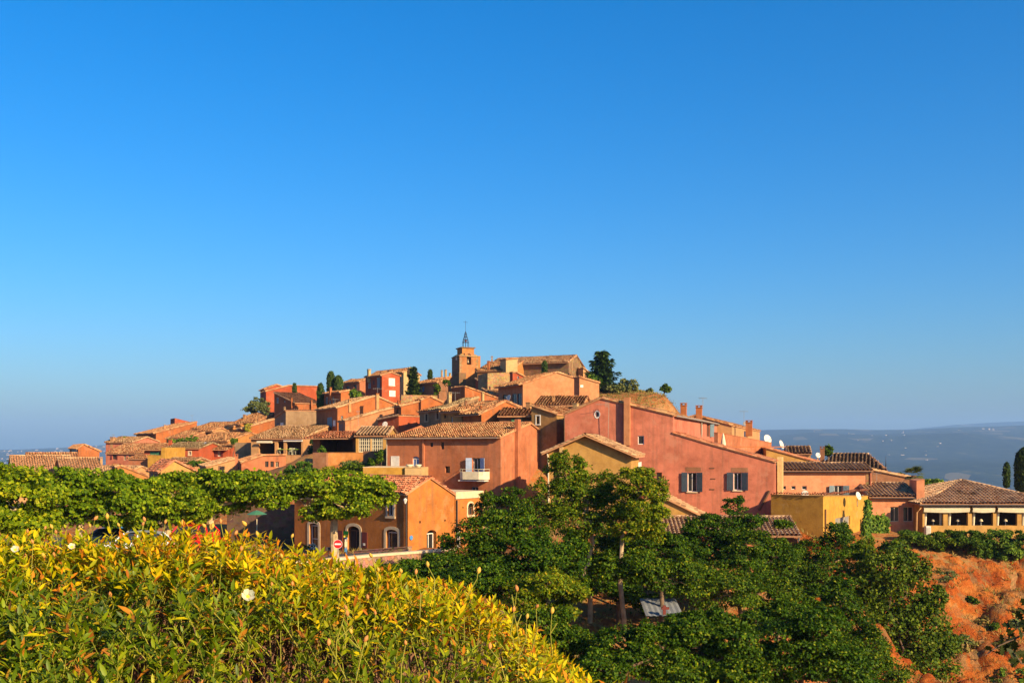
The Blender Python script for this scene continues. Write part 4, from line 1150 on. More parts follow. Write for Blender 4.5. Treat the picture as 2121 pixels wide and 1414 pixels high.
# ------------------------------------------------------------------ restaurant with hipped roof
RY = 90.0
rx0, rx1 = at(1911, 0, RY)[0], at(2188, 0, RY)[0]
rz_e, rz_s, rz_l, rz_b = zpx(1043, RY), zpx(1088, RY), zpx(1054, RY), zpx(1118, RY)
rs = thing('restaurant', 'ochre restaurant with hipped tile roof, long windows and cream awnings', 'restaurant', (rx0, RY, rz_b), FRONT)
D_ = 11.5
ops_px = [(1915, 1954), (1963, 2005), (2013, 2057), (2064, 2107), (2116, 2160)]
ops = [(at(a, 0, RY)[0] - rx0, at(b, 0, RY)[0] - rx0, rz_s, rz_l, 0, 0.3, {}) for a, b in ops_px]
mb = MB()
wall_face(mb, (rx0, RY), (1, 0), rx1 - rx0, [(0, rz_e), (rx1 - rx0, rz_e)], rz_b - 2.5, ops, (0, -1))
wall_face(mb, (rx0, RY), (0, 1), D_, [(0, rz_e), (D_, rz_e)], rz_b - 2.5, [], (-1, 0))
wall_face(mb, (rx1, RY), (0, 1), D_, [(0, rz_e), (D_, rz_e)], rz_b - 2.5, [], (1, 0))
wall_face(mb, (rx0, RY + D_), (1, 0), rx1 - rx0, [(0, rz_e), (rx1 - rx0, rz_e)], rz_b - 2.5, [], (0, 1))
mb.build('wall', WALL['sand'], rs)
mb = MB(); mb.box((rx0 + 0.05, RY + 0.4, rz_s - 0.8), (rx1 - rx0 - 0.1, 0, 0), (0, 6, 0), (0, 0, 0.05)); mb.build('floor', PAINT['wood'], rs)
mb = MB(); mb.box((rx0 + 0.05, RY + 6.4, rz_s - 0.8), (rx1 - rx0 - 0.1, 0, 0), (0, 0.1, 0), (0, 0, 3.0)); mb.build('back_wall', WALL['brown'], rs)
for x in (*GROUND[:0], (rx0, RY), (rx1, RY), (rx0, RY + D_), (rx1, RY + D_)):
    GROUND.append((x[0], x[1], rz_b + 0.1))
ap = np.array([(rx0 + rx1) / 2 - 0.15, RY + 5.2, zpx(995, RY + 5.2)])
o_ = 0.5
E = [np.array([rx0 - o_, RY - o_, rz_e]), np.array([rx1 + o_, RY - o_, rz_e]), np.array([rx1 + o_, RY + D_ + o_, rz_e]), np.array([rx0 - o_, RY + D_ + o_, rz_e])]
sl = MB()
for k in range(4):
    sl.poly([E[k], E[(k + 1) % 4], ap])
sl.poly(list(reversed([e - [0, 0, 0.12] for e in E])))
for k in range(4):
    a, b = E[k], E[(k + 1) % 4]; dn = np.array([0, 0, -0.12]); sl.poly([a + dn, b + dn, b, a])
rfo = sl.build('roof', M_SLABD, rs)
TV = []; TF = []; nb = 0
for k in range(4):
    A, B = E[k], E[(k + 1) % 4]; e = B - A; Wd = np.linalg.norm(e); e = e / Wd
    foot = A + e * ((ap - A) @ e); s = ap - foot; Ls = np.linalg.norm(s); s = s / Ls; n = np.cross(e, s); n = n if n[2] > 0 else -n
    v, f = tile_plane(A + n * 0.01, e, s, n, Wd, Ls, 0.33, (foot - A) @ e, Wd - (foot - A) @ e, course=0.38, K=6, neat=0.25)
    TV.append(v); TF.append(f + nb); nb += len(v)
    v, f = ridge_row(A + [0, 0, 0.06], ap + [0, 0, 0.08], 0.13); TV.append(v); TF.append(f + nb); nb += len(v)
to = nmesh('roof_tiles', np.concatenate(TV), np.concatenate(TF), TILE['stripe'], rfo, origin=rs['_o']); to['kind'] = 'stuff'
gt = MB(); gt.tube([(rx0 - o_, RY - o_ - 0.06, rz_e - 0.10), (rx1 + o_, RY - o_ - 0.06, rz_e - 0.10)], 0.07, 6); gt.build('gutter', PAINT['iron'], rs)
pp = MB(); pp.tube([at(1909, 1045, RY - 0.55), at(1907, 1052, RY - 0.4), at(1899, 1062, RY - 1.2), at(1898, 1108, RY - 1.2)], 0.07, 6); pp.build('drainpipe', WALL['peach'], rs)
for k, (a, b) in enumerate(((1911, 2006), (2012, 2058), (2064, 2170))):
    A, B = at(a, 1049, RY), at(b, 1049, RY)
    aw = MB(); n_ = 14
    for i in range(n_):
        xa, xb = A[0] + (B[0] - A[0]) * i / n_, A[0] + (B[0] - A[0]) * (i + 1) / n_
        sg = lambda x: 0.10 * math.sin(math.pi * (x - A[0]) / (B[0] - A[0]))
        z0 = zpx(1047.5, RY)
        P = [np.array([x, y, z]) for x, y, z in ((xa, RY - 0.06, z0), (xb, RY - 0.06, z0), (xb, RY - 0.34, z0 - 0.22 - sg(xb) * 0.3), (xa, RY - 0.34, z0 - 0.22 - sg(xa) * 0.3))]
        aw.poly(P)
        aw.poly([P[3], P[2], P[2] + [0, 0.10, -0.30 - sg(xb) * 0.4], P[3] + [0, 0.10, -0.30 - sg(xa) * 0.4]])
    o = aw.build('awning', PAINT['canvas'], rs)
# curtains
cu = MB()
for px in (1916, 1948, 1966, 2016, 2066, 2119):
    p = at(px, 1088, RY + 0.45); cu.tube([p, p + [0.05, 0, zpx(1056, RY) - p[2]]], [0.10, 0.13], 6)
cu.build('curtains', PAINT['canvas'], rs)
SHADE = plain('lamp_shade_cream', (0.72, 0.58, 0.36), 0.8)
for k, (px, w) in enumerate(((1933, 'first'), (1984, 'second'), (2032, 'third'), (2083, 'fourth'))):
    p = at(px, 1088, RY + 0.75)
    t = thing('table_lamp', 'small cream table lamp in the %s restaurant window from the left' % w, 'lamp', p, 'table lamps in the restaurant windows')
    b = MB(); b.lathe(p, [(0.10, 0), (0.10, 0.03), (0.02, 0.05), (0.02, 0.42)], 8); b.build('lamp_stand', PAINT['white'], t)
    b = MB(); b.lathe(p, [(0.19, 0.40), (0.17, 0.47), (0.07, 0.60), (0.0, 0.61)], 12); b.build('lamp_shade', SHADE, t, smooth=True)
    tb = thing('dining_table', 'dark dining table under the lamp of the %s restaurant window' % w, 'table', (p[0], p[1] + 0.1, p[2] - 0.8), 'dining tables in the restaurant')
    b = MB(); b.cbox((p[0], p[1] + 0.1, p[2] - 0.045), 1.1, 0.8, 0.04); b.build('table_top', PAINT['white'], tb)
    for i in (-1, 1):
        for j in (-1, 1):
            b = MB(); b.cbox((p[0] + i * 0.48, p[1] + 0.1 + j * 0.33, p[2] - 0.75), 0.06, 0.06, 0.705); b.build('leg', PAINT['wood'], tb)
acp = at(1921, 1106, RY - 0.45)
ac = thing('air_conditioner', 'white air conditioning unit on the restaurant wall', 'air conditioner', acp)
b = MB(); b.cbox(acp, 0.42, 0.5, 0.75); b.build('casing', PAINT['white'], ac)
b = MB()
for k in range(7):
    b.cbox(acp + [0, -0.27, 0.08 + k * 0.09], 0.34, 0.04, 0.03)
b.build('grille', PAINT['grey'], ac)

# ------------------------------------------------------------------ antennas, dishes, parasols, street things
def dish(px, py, Y, r, lab, ang=-0.5, tilt=0.35, mast=0.9):
    p = at(px, py, Y); n = np.array([math.sin(ang), -math.cos(ang), tilt]); n /= np.linalg.norm(n)
    t = thing('satellite_dish', lab, 'satellite dish', p - [0, 0, mast], 'satellite dishes on the roofs')
    b = MB(); b.lathe(p - n * 0.12, [(0.0, 0.0), (r * 0.5, r * 0.07), (r, r * 0.28), (r * 1.02, r * 0.26), (r * 0.5, r * 0.03), (0.0, -0.04)], 18, axis=n); b.build('reflector', PAINT['dish'], t, smooth=True)
    b = MB(); b.tube([p - n * 0.1 - [0, 0, r * 0.6], p + n * r * 0.9 - [0, 0, r * 0.2]], 0.02, 4); b.lathe(p + n * r * 0.85 - [0, 0, r * 0.2], [(0.05, 0), (0.05, 0.1), (0, 0.11)], 6, axis=n); b.build('feed_arm', PAINT['grey'], t)
    b = MB(); b.tube([p - n * 0.16 - [0, 0, mast], p - n * 0.16 + [0, 0, 0.05]], 0.03, 5); b.build('mast', PAINT['grey'], t)
for a in ((1053, 823.5, 131, 0.42, 'white satellite dish on the orange gable below the large salmon house', -0.9), (797, 878, 114, 0.32, 'white satellite dish on the small shaded red house', -0.3),
          (440, 956.5, 138, 0.30, 'small satellite dish below the red houses on the left', -0.4), (424, 919, 158, 0.35, 'satellite dish on the roof of the red house', -0.7),
          (1543, 876, 150, 0.32, 'satellite dish beside the brick chimney on the row house', -0.6), (1590, 909, 118, 0.55, 'large pale satellite dish at the end of the red terrace parapet', 0.5),
          (1619, 920, 112, 0.5, 'brownish satellite dish on the ochre wall', 0.9), (1667.5, 1022, 85.5, 0.30, 'pale satellite dish on the left part of the yellow annex roof', -0.2),
          (1779, 1026, 85.5, 0.36, 'grey satellite dish on the right part of the yellow annex roof', 0.7), (1695, 942, 111, 0.30, 'satellite dish by the chimney of the striped roof', 0.3),
          (1204, 842.5, 100, 0.22, 'tiny grey dish behind the pink gable edge', 0.6)):
    dish(*a)
def antenna(px, py0, py1, Y, lab, span=0.9, n=5, ang=0.4):
    p0, p1 = at(px, py0, Y), at(px, py1, Y)
    t = thing('tv_antenna', lab, 'antenna', p0, 'television antennas on the roofs')
    b = MB(); b.tube([p0 - [0, 0, 0.4], p1], 0.022, 5); b.build('mast', PAINT['grey'], t)
    b = MB(); d = np.array([math.cos(ang), math.sin(ang), 0]); e = np.array([-d[1], d[0], 0])
    c = p1 - [0, 0, 0.12]
    b.tube([c - d * span * 0.5, c + d * span * 0.5], 0.016, 4); b.build('boom', PAINT['grey'], t)
    b = MB()
    for k in range(n):
        q = c + d * span * (k / (n - 1) - 0.5); h = 0.26 - 0.02 * k
        b.tube([q - e * h, q + e * h], 0.012, 4); b.tube([q - [0, 0, h * 0.5], q + [0, 0, h * 0.5]], 0.010, 4)
    b.build('elements', PAINT['grey'], t)
for a in ((1456, 840, 822, 104, 'antenna mast on the brick chimney of the pink house', 0.8), (1541, 876, 850, 148, 'spread antenna on the row house at the right', 1.3),
          (398, 878, 859, 214, 'thin antenna mast beside the flat red block', 0.7), (943, 822, 811, 112, 'antenna beside the cream chimney of the lichen roof', 1.0),
          (782, 815, 803, 142, 'antenna on top of the tall chimney of the long rust house', 1.2), (694, 842, 825, 150, 'antenna in front of the white columned house', 1.0),
          (235, 907, 899, 187, 'small antenna on the chimney under the dark tree', 0.5), (1816, 990, 978, 102, 'white antenna on the old brown wall', 0.9),
          (742, 875, 850, 126, 'slim pole antenna over the salmon side wall', 0.4)):
    antenna(*a)
# antenna hung on the pink gable
pa_ = on_face(pink, 'L', tpos(pink, 'L', 1262), zat(pink, 'L', 1262, 900), 0.5)
t = thing('tv_antenna', 'antenna on a bent pole in front of the pink gable beside the round window', 'antenna', pa_, 'television antennas on the roofs')
b = MB(); top = on_face(pink, 'L', tpos(pink, 'L', 1264), zat(pink, 'L', 1264, 838), 0.6); b.tube([pa_ + [0, 0.3, -1.6], pa_, top], 0.025, 5); b.build('mast', PAINT['zinc'], t)
b = MB(); l_ = on_face(pink, 'L', tpos(pink, 'L', 1238), zat(pink, 'L', 1238, 838), 0.9); b.tube([l_, top], 0.02, 4)
for k in range(6):
    q = l_ + (top - l_) * (0.72 + k * 0.055); b.tube([q - [0, 0, 0.25], q + [0, 0, 0.25]], 0.012, 4)
b.build('boom', PAINT['zinc'], t)
# tall pole chimney on long rust house
pc = at(781.5, 870, 139.0); t = thing('pole_chimney', 'tall slim chimney standing against the long rust house', 'chimney', pc)
b = MB(); b.cbox(pc, 0.4, 0.4, zpx(816, 139.0) - pc[2], R(28)); b.build('shaft', WALL['peach'], t); b = MB(); b.cbox((pc[0], pc[1], zpx(816, 139.0)), 0.5, 0.5, 0.1, R(28)); b.build('cap', WALL['rust'], t)
# closed parasol
pp = at(1498, 925, 96); t = thing('closed_parasol', 'closed cream parasol on the roof terrace', 'parasol', pp)
b = MB(); b.lathe(pp, [(0.24, 0.12), (0.27, 0.16), (0.20, 0.6), (0.10, 1.1), (0.03, 1.3), (0.0, 1.34)], 9); b.build('canopy', PAINT['canvas'], t)
b = MB(); b.tube([pp - [0, 0, 0.6], pp + [0, 0, 1.3]], 0.025, 5); b.build('pole', PAINT['wood'], t)
rt = MB(); rt.box(at(1478, 926, 93), (7.5, 3.0, 0), (-1.5, 4.5, 0), (0, 0, 0.08)); ro = rt.build('roof_terrace_floor', WALL['rust'], None, origin=at(1478, 926, 93)); tag(ro, 'small tiled roof terrace carrying the closed parasol', 'terrace')
# green parasol on the square
pp = at(532, 1118, 72); t = thing('green_parasol', 'open green parasol in the shade left of the cafe', 'parasol', pp)
b = MB(); zt = zpx(1056, 72) - pp[2]; b.lathe(pp, [(0.75, zt - 0.30), (0.38, zt - 0.12), (0.0, zt)], 8); b.build('canopy', PAINT['green'], t)
b = MB(); b.tube([pp, pp + [0, 0, zt]], 0.03, 5); b.build('pole', PAINT['canvas'], t)
# no entry sign
sp_ = at(700, 1160, 63.5); t = thing('no_entry_sign', 'round red no entry sign with white bar beside the plane trunk', 'sign', sp_)
cz = zpx(1126, 63.5); b = MB(); b.tube([(sp_[0], sp_[1], sp_[2] - 0.3), (sp_[0], sp_[1], cz + 0.2)], 0.03, 6); b.build('post', PAINT['grey'], t)
SIGNRED = plain('sign_red', (0.62, 0.02, 0.025), 0.4); SIGNW = plain('sign_white', (0.80, 0.78, 0.74), 0.4)
cpt = np.array([sp_[0], sp_[1] - 0.05, cz])
b = MB(); b.lathe(cpt, [(0.0, 0.0), (0.27, 0.0), (0.27, -0.03), (0.0, -0.03)], 28, axis=[0, -1, 0]); dsk = b.build('disc', SIGNRED, t)
b = MB(); b.lathe(cpt, [(0.27, 0.001), (0.285, 0.001), (0.285, -0.02)], 28, axis=[0, -1, 0]); b.build('rim', SIGNW, dsk, origin=t['_o'])
b = MB(); b.cbox(cpt + [0, -0.012, -0.05], 0.40, 0.012, 0.10); b.build('white_bar', SIGNW, dsk, origin=t['_o'])
# street information column
ip = at(716, 1152, 68); t = thing('information_column', 'slim street column with a green and yellow panel by the cafe door', 'sign', ip)
SG = plain('sign_green', (0.05, 0.50, 0.06), 0.5); SY = plain('sign_yellow', (0.75, 0.62, 0.05), 0.5); SB = plain('sign_blue', (0.08, 0.25, 0.55), 0.5)
b = MB(); b.cbox(ip, 0.10, 0.06, zpx(1100, 68) - ip[2]); b.build('column', PAINT['dish'], t)
for y0, y1, w, m, nm in ((1099, 1106, 0.34, SG, 'green_panel'), (1106, 1112, 0.30, SY, 'yellow_panel'), (1112, 1115, 0.2, SB, 'blue_panel'), (1121, 1132, 0.16, PAINT['canvas'], 'notice'), (1134, 1147, 0.16, SB, 'lower_panel')):
    b = MB(); b.cbox((ip[0] + 0.02, ip[1] - 0.06, zpx(y1, 68)), w, 0.04, zpx(y0, 68) - zpx(y1, 68)); b.build(nm, m, t)
# small blue round plate on the cafe gable, wall lantern, box post
b = MB(); q = on_face(cafe, 'R', tpos(cafe, 'R', 851), zat(cafe, 'R', 851, 1113), 0.05); b.lathe(q, [(0, 0.02), (0.16, 0.02), (0.18, 0)], 16, axis=[cafe.nR[0], cafe.nR[1], 0])
tag(b.build('round_plate', SB, None, origin=q), 'small round blue plate on the cafe gable corner', 'sign')
lp = on_face(cafe, 'L', -0.05, zat(cafe, 'L', 842, 1042), 0.35); t = thing('wall_lantern', 'white wall lantern on the corner of the cafe', 'lamp', lp)
b = MB(); b.lathe(lp, [(0.05, 0), (0.15, 0.28), (0.17, 0.30), (0.04, 0.42), (0, 0.43)], 6); b.build('lamp_shade', PAINT['white'], t)
b = MB(); b.tube([lp + [0, 0, 0.42], lp + [0, 0, 0.6], on_face(cafe, 'L', -0.0, lp[2] + 0.6, 0)], 0.025, 4); b.build('bracket', PAINT['iron'], t)
bp_ = at(680, 1157, 64); t = thing('post_box', 'small dark box on a thin post left of the plane trunk', 'box', bp_)
b = MB(); b.tube([bp_, bp_ + [0, 0, 0.55]], 0.025, 5); b.build('post', PAINT['iron'], t); b = MB(); b.cbox(bp_ + [0, 0, 0.55], 0.32, 0.2, 0.2, 0.3); b.build('casing', PAINT['iron'], t)
bo_ = at(715.5, 1158, 66); t = thing('bollard', 'short dark bollard below the information column', 'bollard', bo_); b = MB(); b.lathe(bo_, [(0.07, 0), (0.06, 0.4), (0.08, 0.42), (0.07, 0.5), (0, 0.52)], 8); b.build('shaft', PAINT['iron'], t)
# retaining wall along the road with pale coping
rw = thing('retaining_wall', 'pink rubble retaining wall with pale coping along the road', 'wall', at(760, 1200, 66))
pts = [at(612, 1168, 60), at(700, 1160, 62), at(780, 1152, 65), at(860, 1146, 69), at(945, 1138, 75)]
wb, cb = MB(), MB()
for A, B in zip(pts[:-1], pts[1:]):
    d_ = (B - A) * [1, 1, 0]; n_ = np.array([-d_[1], d_[0], 0]); n_ /= np.linalg.norm(n_)
    wb.box(A - [0, 0, 6], B - A, n_ * 0.4, [0, 0, 6]); cb.box(A - n_ * 0.06, B - A, n_ * 0.55, [0, 0, 0.16])
wb.build('wall', WALL['pinkstone'], rw); cb.build('coping', plain('pale_coping', (0.66, 0.50, 0.32), 0.85), rw)
house('stone_bench_wall', 'low pink rubble wall in front of the cafe window', 845, 73.5, 30, 'pinkstone', x0=732, gL=[(845, 1133), (740, 1141), (732, 1142)], dR=0.5, tiles=False, group='stone walls', cat='wall', base=1158)
# planter
fp = at(634, 1148, 70); t = thing('flower_planter', 'stone planter with white flowers under the left cafe window', 'planter', fp)
b = MB(); b.cbox(fp, 1.1, 0.5, 0.35, 0.4); b.build('trough', WALL['pinkstone'], t)
PLANTERS = [(t, fp)]
# metal sheet roof in the ravine
ms = at(1372, 1268, 56); t = thing('sheet_roof', 'pale corrugated sheet roof lying in the trees', 'shed', ms)
v = MB()
for k in range(14):
    x = ms[0] - 1.0 + k * 0.15; z = 0.03 * (k % 2)
    v.poly([(x, ms[1] - 0.6, ms[2] - 0.1 + z), (x + 0.15, ms[1] - 0.6, ms[2] - 0.1 + 0.03 - z), (x + 0.15, ms[1] + 2.2, ms[2] + 0.45 + 0.03 - z), (x, ms[1] + 2.2, ms[2] + 0.45 + z)])
v.build('sheet', plain('sheet_metal', (0.22, 0.235, 0.25), 0.7, 0.1), t)
for dx in (-0.9, 0.9):
    b = MB(); b.tube([ms + [dx, -0.5, -0.15], ms + [dx, -0.5, -3.5]], 0.06, 5); b.build('post', PAINT['wood'], t)
b = MB(); b.cbox(ms + [0.0, -0.7, 0.02], 0.16, 0.16, 0.5); b.cbox(ms + [0.05, -0.7, 0.3], 0.42, 0.2, 0.12); tag(b.build('red_pump_head', PAINT['darkred'], None, origin=ms), 'dark red pipe head standing at the sheet roof', 'pipe')

# ------------------------------------------------------------------ parked cars
TYRE = plain('tyre_rubber', (0.02, 0.02, 0.02), 0.85); RIM = plain('wheel_rim', (0.4, 0.4, 0.4), 0.35, 0.8)
def car(name, px, py, Y, yaw, colr, lab, hh=1.46):
    p = at(px, py, Y)
    t = thing(name, lab, 'car', p, 'cars parked under the plane trees'); t.rotation_euler = (0, 0, yaw)
    t['_o'] = (0, 0, 0)
    m, n, l, bs, out = new_mat(name + '_paint_%d' % px); bs.inputs['Base Color'].default_value = (*colr, 1); bs.inputs['Roughness'].default_value = 0.25; bs.inputs['Coat Weight'].default_value = 0.6
    st = [(-2.05, 0.45, 0.62), (-2.0, 0.40, 0.80), (-1.2, 0.28, 0.92), (-0.9, 0.25, 0.95), (0.9, 0.25, 0.97), (1.7, 0.28, 0.98), (1.98, 0.38, 0.86), (2.05, 0.45, 0.6)]
    b = MB(); rg = []
    for x, z0, z1 in st:
        w = 0.86 if abs(x) < 1.9 else 0.74
        rg.append([(x, -w * 0.94, z0), (x, -w, (z0 + z1) / 2), (x, -w * 0.93, z1), (x, w * 0.93, z1), (x, w, (z0 + z1) / 2), (x, w * 0.94, z0)])
    for a, c in zip(rg[:-1], rg[1:]):
        for k in range(6):
            b.poly([a[k], a[(k + 1) % 6], c[(k + 1) % 6], c[k]])
    b.poly(rg[0]); b.poly(list(reversed(rg[-1])))
    ro = [(-0.45, 0.66, hh - 0.05), (0.1, 0.68, hh), (0.9, 0.67, hh - 0.02), (1.35, 0.62, hh - 0.10)]
    for (xa, wa, za), (xb, wb_, zb_) in zip(ro[:-1], ro[1:]):
        b.poly([(xa, -wa, za), (xb, -wb_, zb_), (xb, wb_, zb_), (xa, wa, za)])
    for sy in (-1, 1):                              # pillars
        for (xa, za), (xb, wb_, zb_) in (((-1.05, 0.94), (-0.45, 0.66, hh - 0.05)), ((0.25, 0.96), (0.22, 0.68, hh)), ((1.75, 0.97), (1.35, 0.62, hh - 0.10))):
            b.tube([(xa, sy * 0.80, za), (xb, sy * wb_, zb_)], 0.045, 5)
    body = b.build('body', m, t, origin=(0, 0, 0), smooth=False)
    g = MB()
    for sy in (-1, 1):
        g.poly([(-1.0, sy * 0.79, 0.95), (1.68, sy * 0.79, 0.98), (1.33, sy * 0.64, hh - 0.10), (-0.43, sy * 0.66, hh - 0.06)])
    g.build('side_windows', M_GLASS, t, origin=(0, 0, 0))
    g = MB(); g.poly([(-1.06, -0.76, 0.94), (-1.06, 0.76, 0.94), (-0.46, 0.62, hh - 0.06), (-0.46, -0.62, hh - 0.06)]); g.build('windscreen', M_GLASS, t, origin=(0, 0, 0))
    g = MB(); g.poly([(1.74, -0.74, 0.98), (1.37, -0.58, hh - 0.11), (1.37, 0.58, hh - 0.11), (1.74, 0.74, 0.98)]); g.build('rear_window', M_GLASS, t, origin=(0, 0, 0))
    for x in (-1.25, 1.25):
        for sy in (-1, 1):
            wv = MB(); wv.lathe((x, sy * 0.80, 0.31), [(0.19, -0.10), (0.30, -0.10), (0.31, -0.06), (0.31, 0.06), (0.30, 0.10), (0.19, 0.10)], 16, axis=(0, 1, 0)); w_ = wv.build('wheel', TYRE, t, origin=(0, 0, 0))
            rv = MB(); rv.lathe((x, sy * 0.80, 0.31), [(0.0, 0.09), (0.19, 0.085), (0.19, -0.085), (0.0, -0.09)], 12, axis=(0, 1, 0)); rv.build('rim', RIM, w_, origin=(0, 0, 0))
    for sy in (-1, 1):
        b = MB(); b.cbox((-2.02, sy * 0.56, 0.66), 0.08, 0.30, 0.12); b.build('headlight', PAINT['white'], t, origin=(0, 0, 0))
        b = MB(); b.cbox((2.01, sy * 0.60, 0.68), 0.08, 0.22, 0.16); b.build('tail_light', PAINT['redp'], t, origin=(0, 0, 0))
car('parked_car', 398, 1139, 57, R(80), (0.62, 0.01, 0.012), 'red car parked under the plane trees')
car('parked_car', 280, 1157, 54, R(12), (0.55, 0.58, 0.62), 'silver white car parked under the plane trees', 1.5)
car('parked_car', 225, 1140, 61, R(8), (0.10, 0.13, 0.18), 'dark blue car parked left of the silver car')
# ------------------------------------------------------------------ terrain
CTRL = [(0, 0, -1.75), (-3, 2, -1.75), (3, 1.5, -2.2), (-2, 4, -1.7), (0.5, 4.2, -2.1), (3, 6, -4.0), (-6, 7, -2.6), (-12, 0, -1.5), (12, 0, -3), (0, -30, -2), (-30, -20, -1), (30, -20, -4),
        (0, 13, -7.5), (7, 15, -10), (-6, 15, -6), (-14, 26, -7.5), (-22, 20, -6), (0, 26, -12.5), (14, 26, -14), (28, 26, -15), (0, 42, -13.5), (11, 44, -14.5), (24, 44, -16.5), (40, 44, -18),
        (21, 60, -16.5), (33, 64, -18), (45, 72, -17.5), (14, 60, -13.0), (6, 60, -11.3), (-5, 46, -12), (-9, 58, -11.5), (0, 67, -9.6), (8, 70, -9.2), (16, 70, -10.0), (24, 72, -11.5),
        (-45, 45, -7.0), (-34, 58, -7.2), (-20, 60, -7.3), (-15, 70, -8.0), (-12, 75, -8.3), (-9, 73, -8.5), (-60, 60, -6.8), (-28, 46, -7.1), (-19, 53, -7.3), (-13.5, 62.5, -7.6), (-5.5, 71.5, -8.0), (-12, 58, -10.5), (-4, 68, -10.5),
        (-25, 75, -7.5), (-40, 80, -7.3), (-60, 90, -7.3), (-75, 110, -8),
        (-120, 140, -14), (-200, 200, -40), (-160, 80, -15), (130, 90, -40), (180, 180, -80), (80, 150, -22), (110, 120, -34), (-120, 260, -40), (-40, 300, -35), (40, 290, -35), (120, 300, -80), (-260, 60, -30), (260, 60, -80)]
for p in ((1900, 1145, 84), (1960, 1150, 85), (2040, 1158, 85.5), (2130, 1165, 85.5), (2250, 1165, 86), (1925, 1290, 77), (1990, 1300, 78), (2060, 1290, 79), (2140, 1300, 79), (1940, 1410, 72), (2040, 1410, 73), (2140, 1408, 73), (2260, 1408, 73),
          (1800, 1180, 80), (1720, 1190, 78), (1640, 1210, 74), (1640, 1330, 63), (1850, 1330, 72), (1840, 1390, 66),
          (1250, 812, 176), (1300, 813, 174), (1350, 815, 174), (1380, 817, 175), (1391, 842, 172), (1400, 885, 170), (1450, 930, 168), (1300, 818, 184), (1370, 821, 184), (1250, 830, 160), (1330, 835, 160), (1420, 960, 190)):
    CTRL.append(tuple(at(*p)))
for p in ((612, 1150, 84), (660, 1152, 80), (720, 1153, 76), (780, 1154, 72), (835, 1152, 72), (600, 1140, 92), (560, 1130, 86), (500, 1125, 84), (430, 1120, 84), (900, 1150, 75), (880, 1165, 68)):
    CTRL.append(tuple(at(*p)))
ctrl = np.array(CTRL + GROUND, float)
key = np.round(ctrl[:, :2] / 1.0).astype(int)
_, ui = np.unique(key, axis=0, return_index=True)
ctrl = ctrl[np.sort(ui)]
# where several houses share a spot the lowest base wins a little
nC = len(ctrl)
dist = np.sqrt(((ctrl[:, None, :2] - ctrl[None, :, :2]) ** 2).sum(-1))
A = np.zeros((nC + 3, nC + 3)); A[:nC, :nC] = dist - np.eye(nC) * 0.6
A[:nC, nC] = 1; A[:nC, nC + 1:] = ctrl[:, :2]; A[nC, :nC] = 1; A[nC + 1:, :nC] = ctrl[:, :2].T
sol = np.linalg.solve(A, np.concatenate([ctrl[:, 2], np.zeros(3)]))
def vnoise(x, y, s, seed=0):
    x = np.asarray(x) / s + seed * 17.3; y = np.asarray(y) / s + seed * 9.7
    xi, yi = np.floor(x), np.floor(y); fx, fy = x - xi, y - yi
    fx, fy = fx * fx * (3 - 2 * fx), fy * fy * (3 - 2 * fy)
    hsh = lambda a, b: np.modf(np.abs(np.sin(a * 127.1 + b * 311.7 + seed) * 43758.5453))[0]
    return (hsh(xi, yi) * (1 - fx) + hsh(xi + 1, yi) * fx) * (1 - fy) + (hsh(xi, yi + 1) * (1 - fx) + hsh(xi + 1, yi + 1) * fx) * fy
def near_h(x, y):
    x = np.asarray(x, float); y = np.asarray(y, float); sh = x.shape
    xf, yf = x.ravel(), y.ravel(); out = np.zeros(len(xf))
    for i in range(0, len(xf), 20000):
        s = slice(i, i + 20000)
        d = np.sqrt((xf[s, None] - ctrl[None, :, 0]) ** 2 + (yf[s, None] - ctrl[None, :, 1]) ** 2)
        out[s] = d @ sol[:nC] + sol[nC] + xf[s] * sol[nC + 1] + yf[s] * sol[nC + 2]
    return out.reshape(sh)
RIDGE_P = np.array([-3000, -400, 0, 100, 140, 190, 230, 300, 700, 1200, 1590, 1700, 1850, 1950, 2121, 2600, 5000], float)
RIDGE_Y = np.array([935, 934, 931, 929, 925, 921, 920, 918, 912, 900, 888, 889, 891, 886, 884, 880, 885], float)
RIDGE2_Y = np.array([940, 940, 940, 940, 940, 940, 940, 940, 935, 925, 915, 905, 893, 881, 871, 866, 870], float)
def sstep(a, b, x):
    t = np.clip((x - a) / (b - a), 0, 1); return t * t * (3 - 2 * t)
def far_h(x, y):
    yy = np.maximum(y, 200.0)
    px = CX + F * x / yy
    zr = (HY - np.interp(px, RIDGE_P, RIDGE_Y)) / F * 8600
    zr2 = (HY - np.interp(px, RIDGE_P, RIDGE2_Y)) / F * 12000
    right = sstep(1300, 1700, px)
    z = -150 + 20 * (vnoise(x, y, 900, 1) - 0.5)
    rough = 75 * (vnoise(x, y, 800, 2) - 0.5) + 36 * (vnoise(x, y, 300, 3) - 0.5)
    z = z + (zr - z) * (right * sstep(2600, 8600, y) + (1 - right) * sstep(7000, 8600, y))
    z = z + rough * sstep(1500, 3000, y) * (1 - sstep(7600, 8500, y))
    z = np.where(y > 8600, zr - (zr + 60) * sstep(8600, 9800, y) * 0.3, z)
    z = np.where(y > 10000, z + (zr2 - z) * sstep(10200, 12000, y), z)
    return z
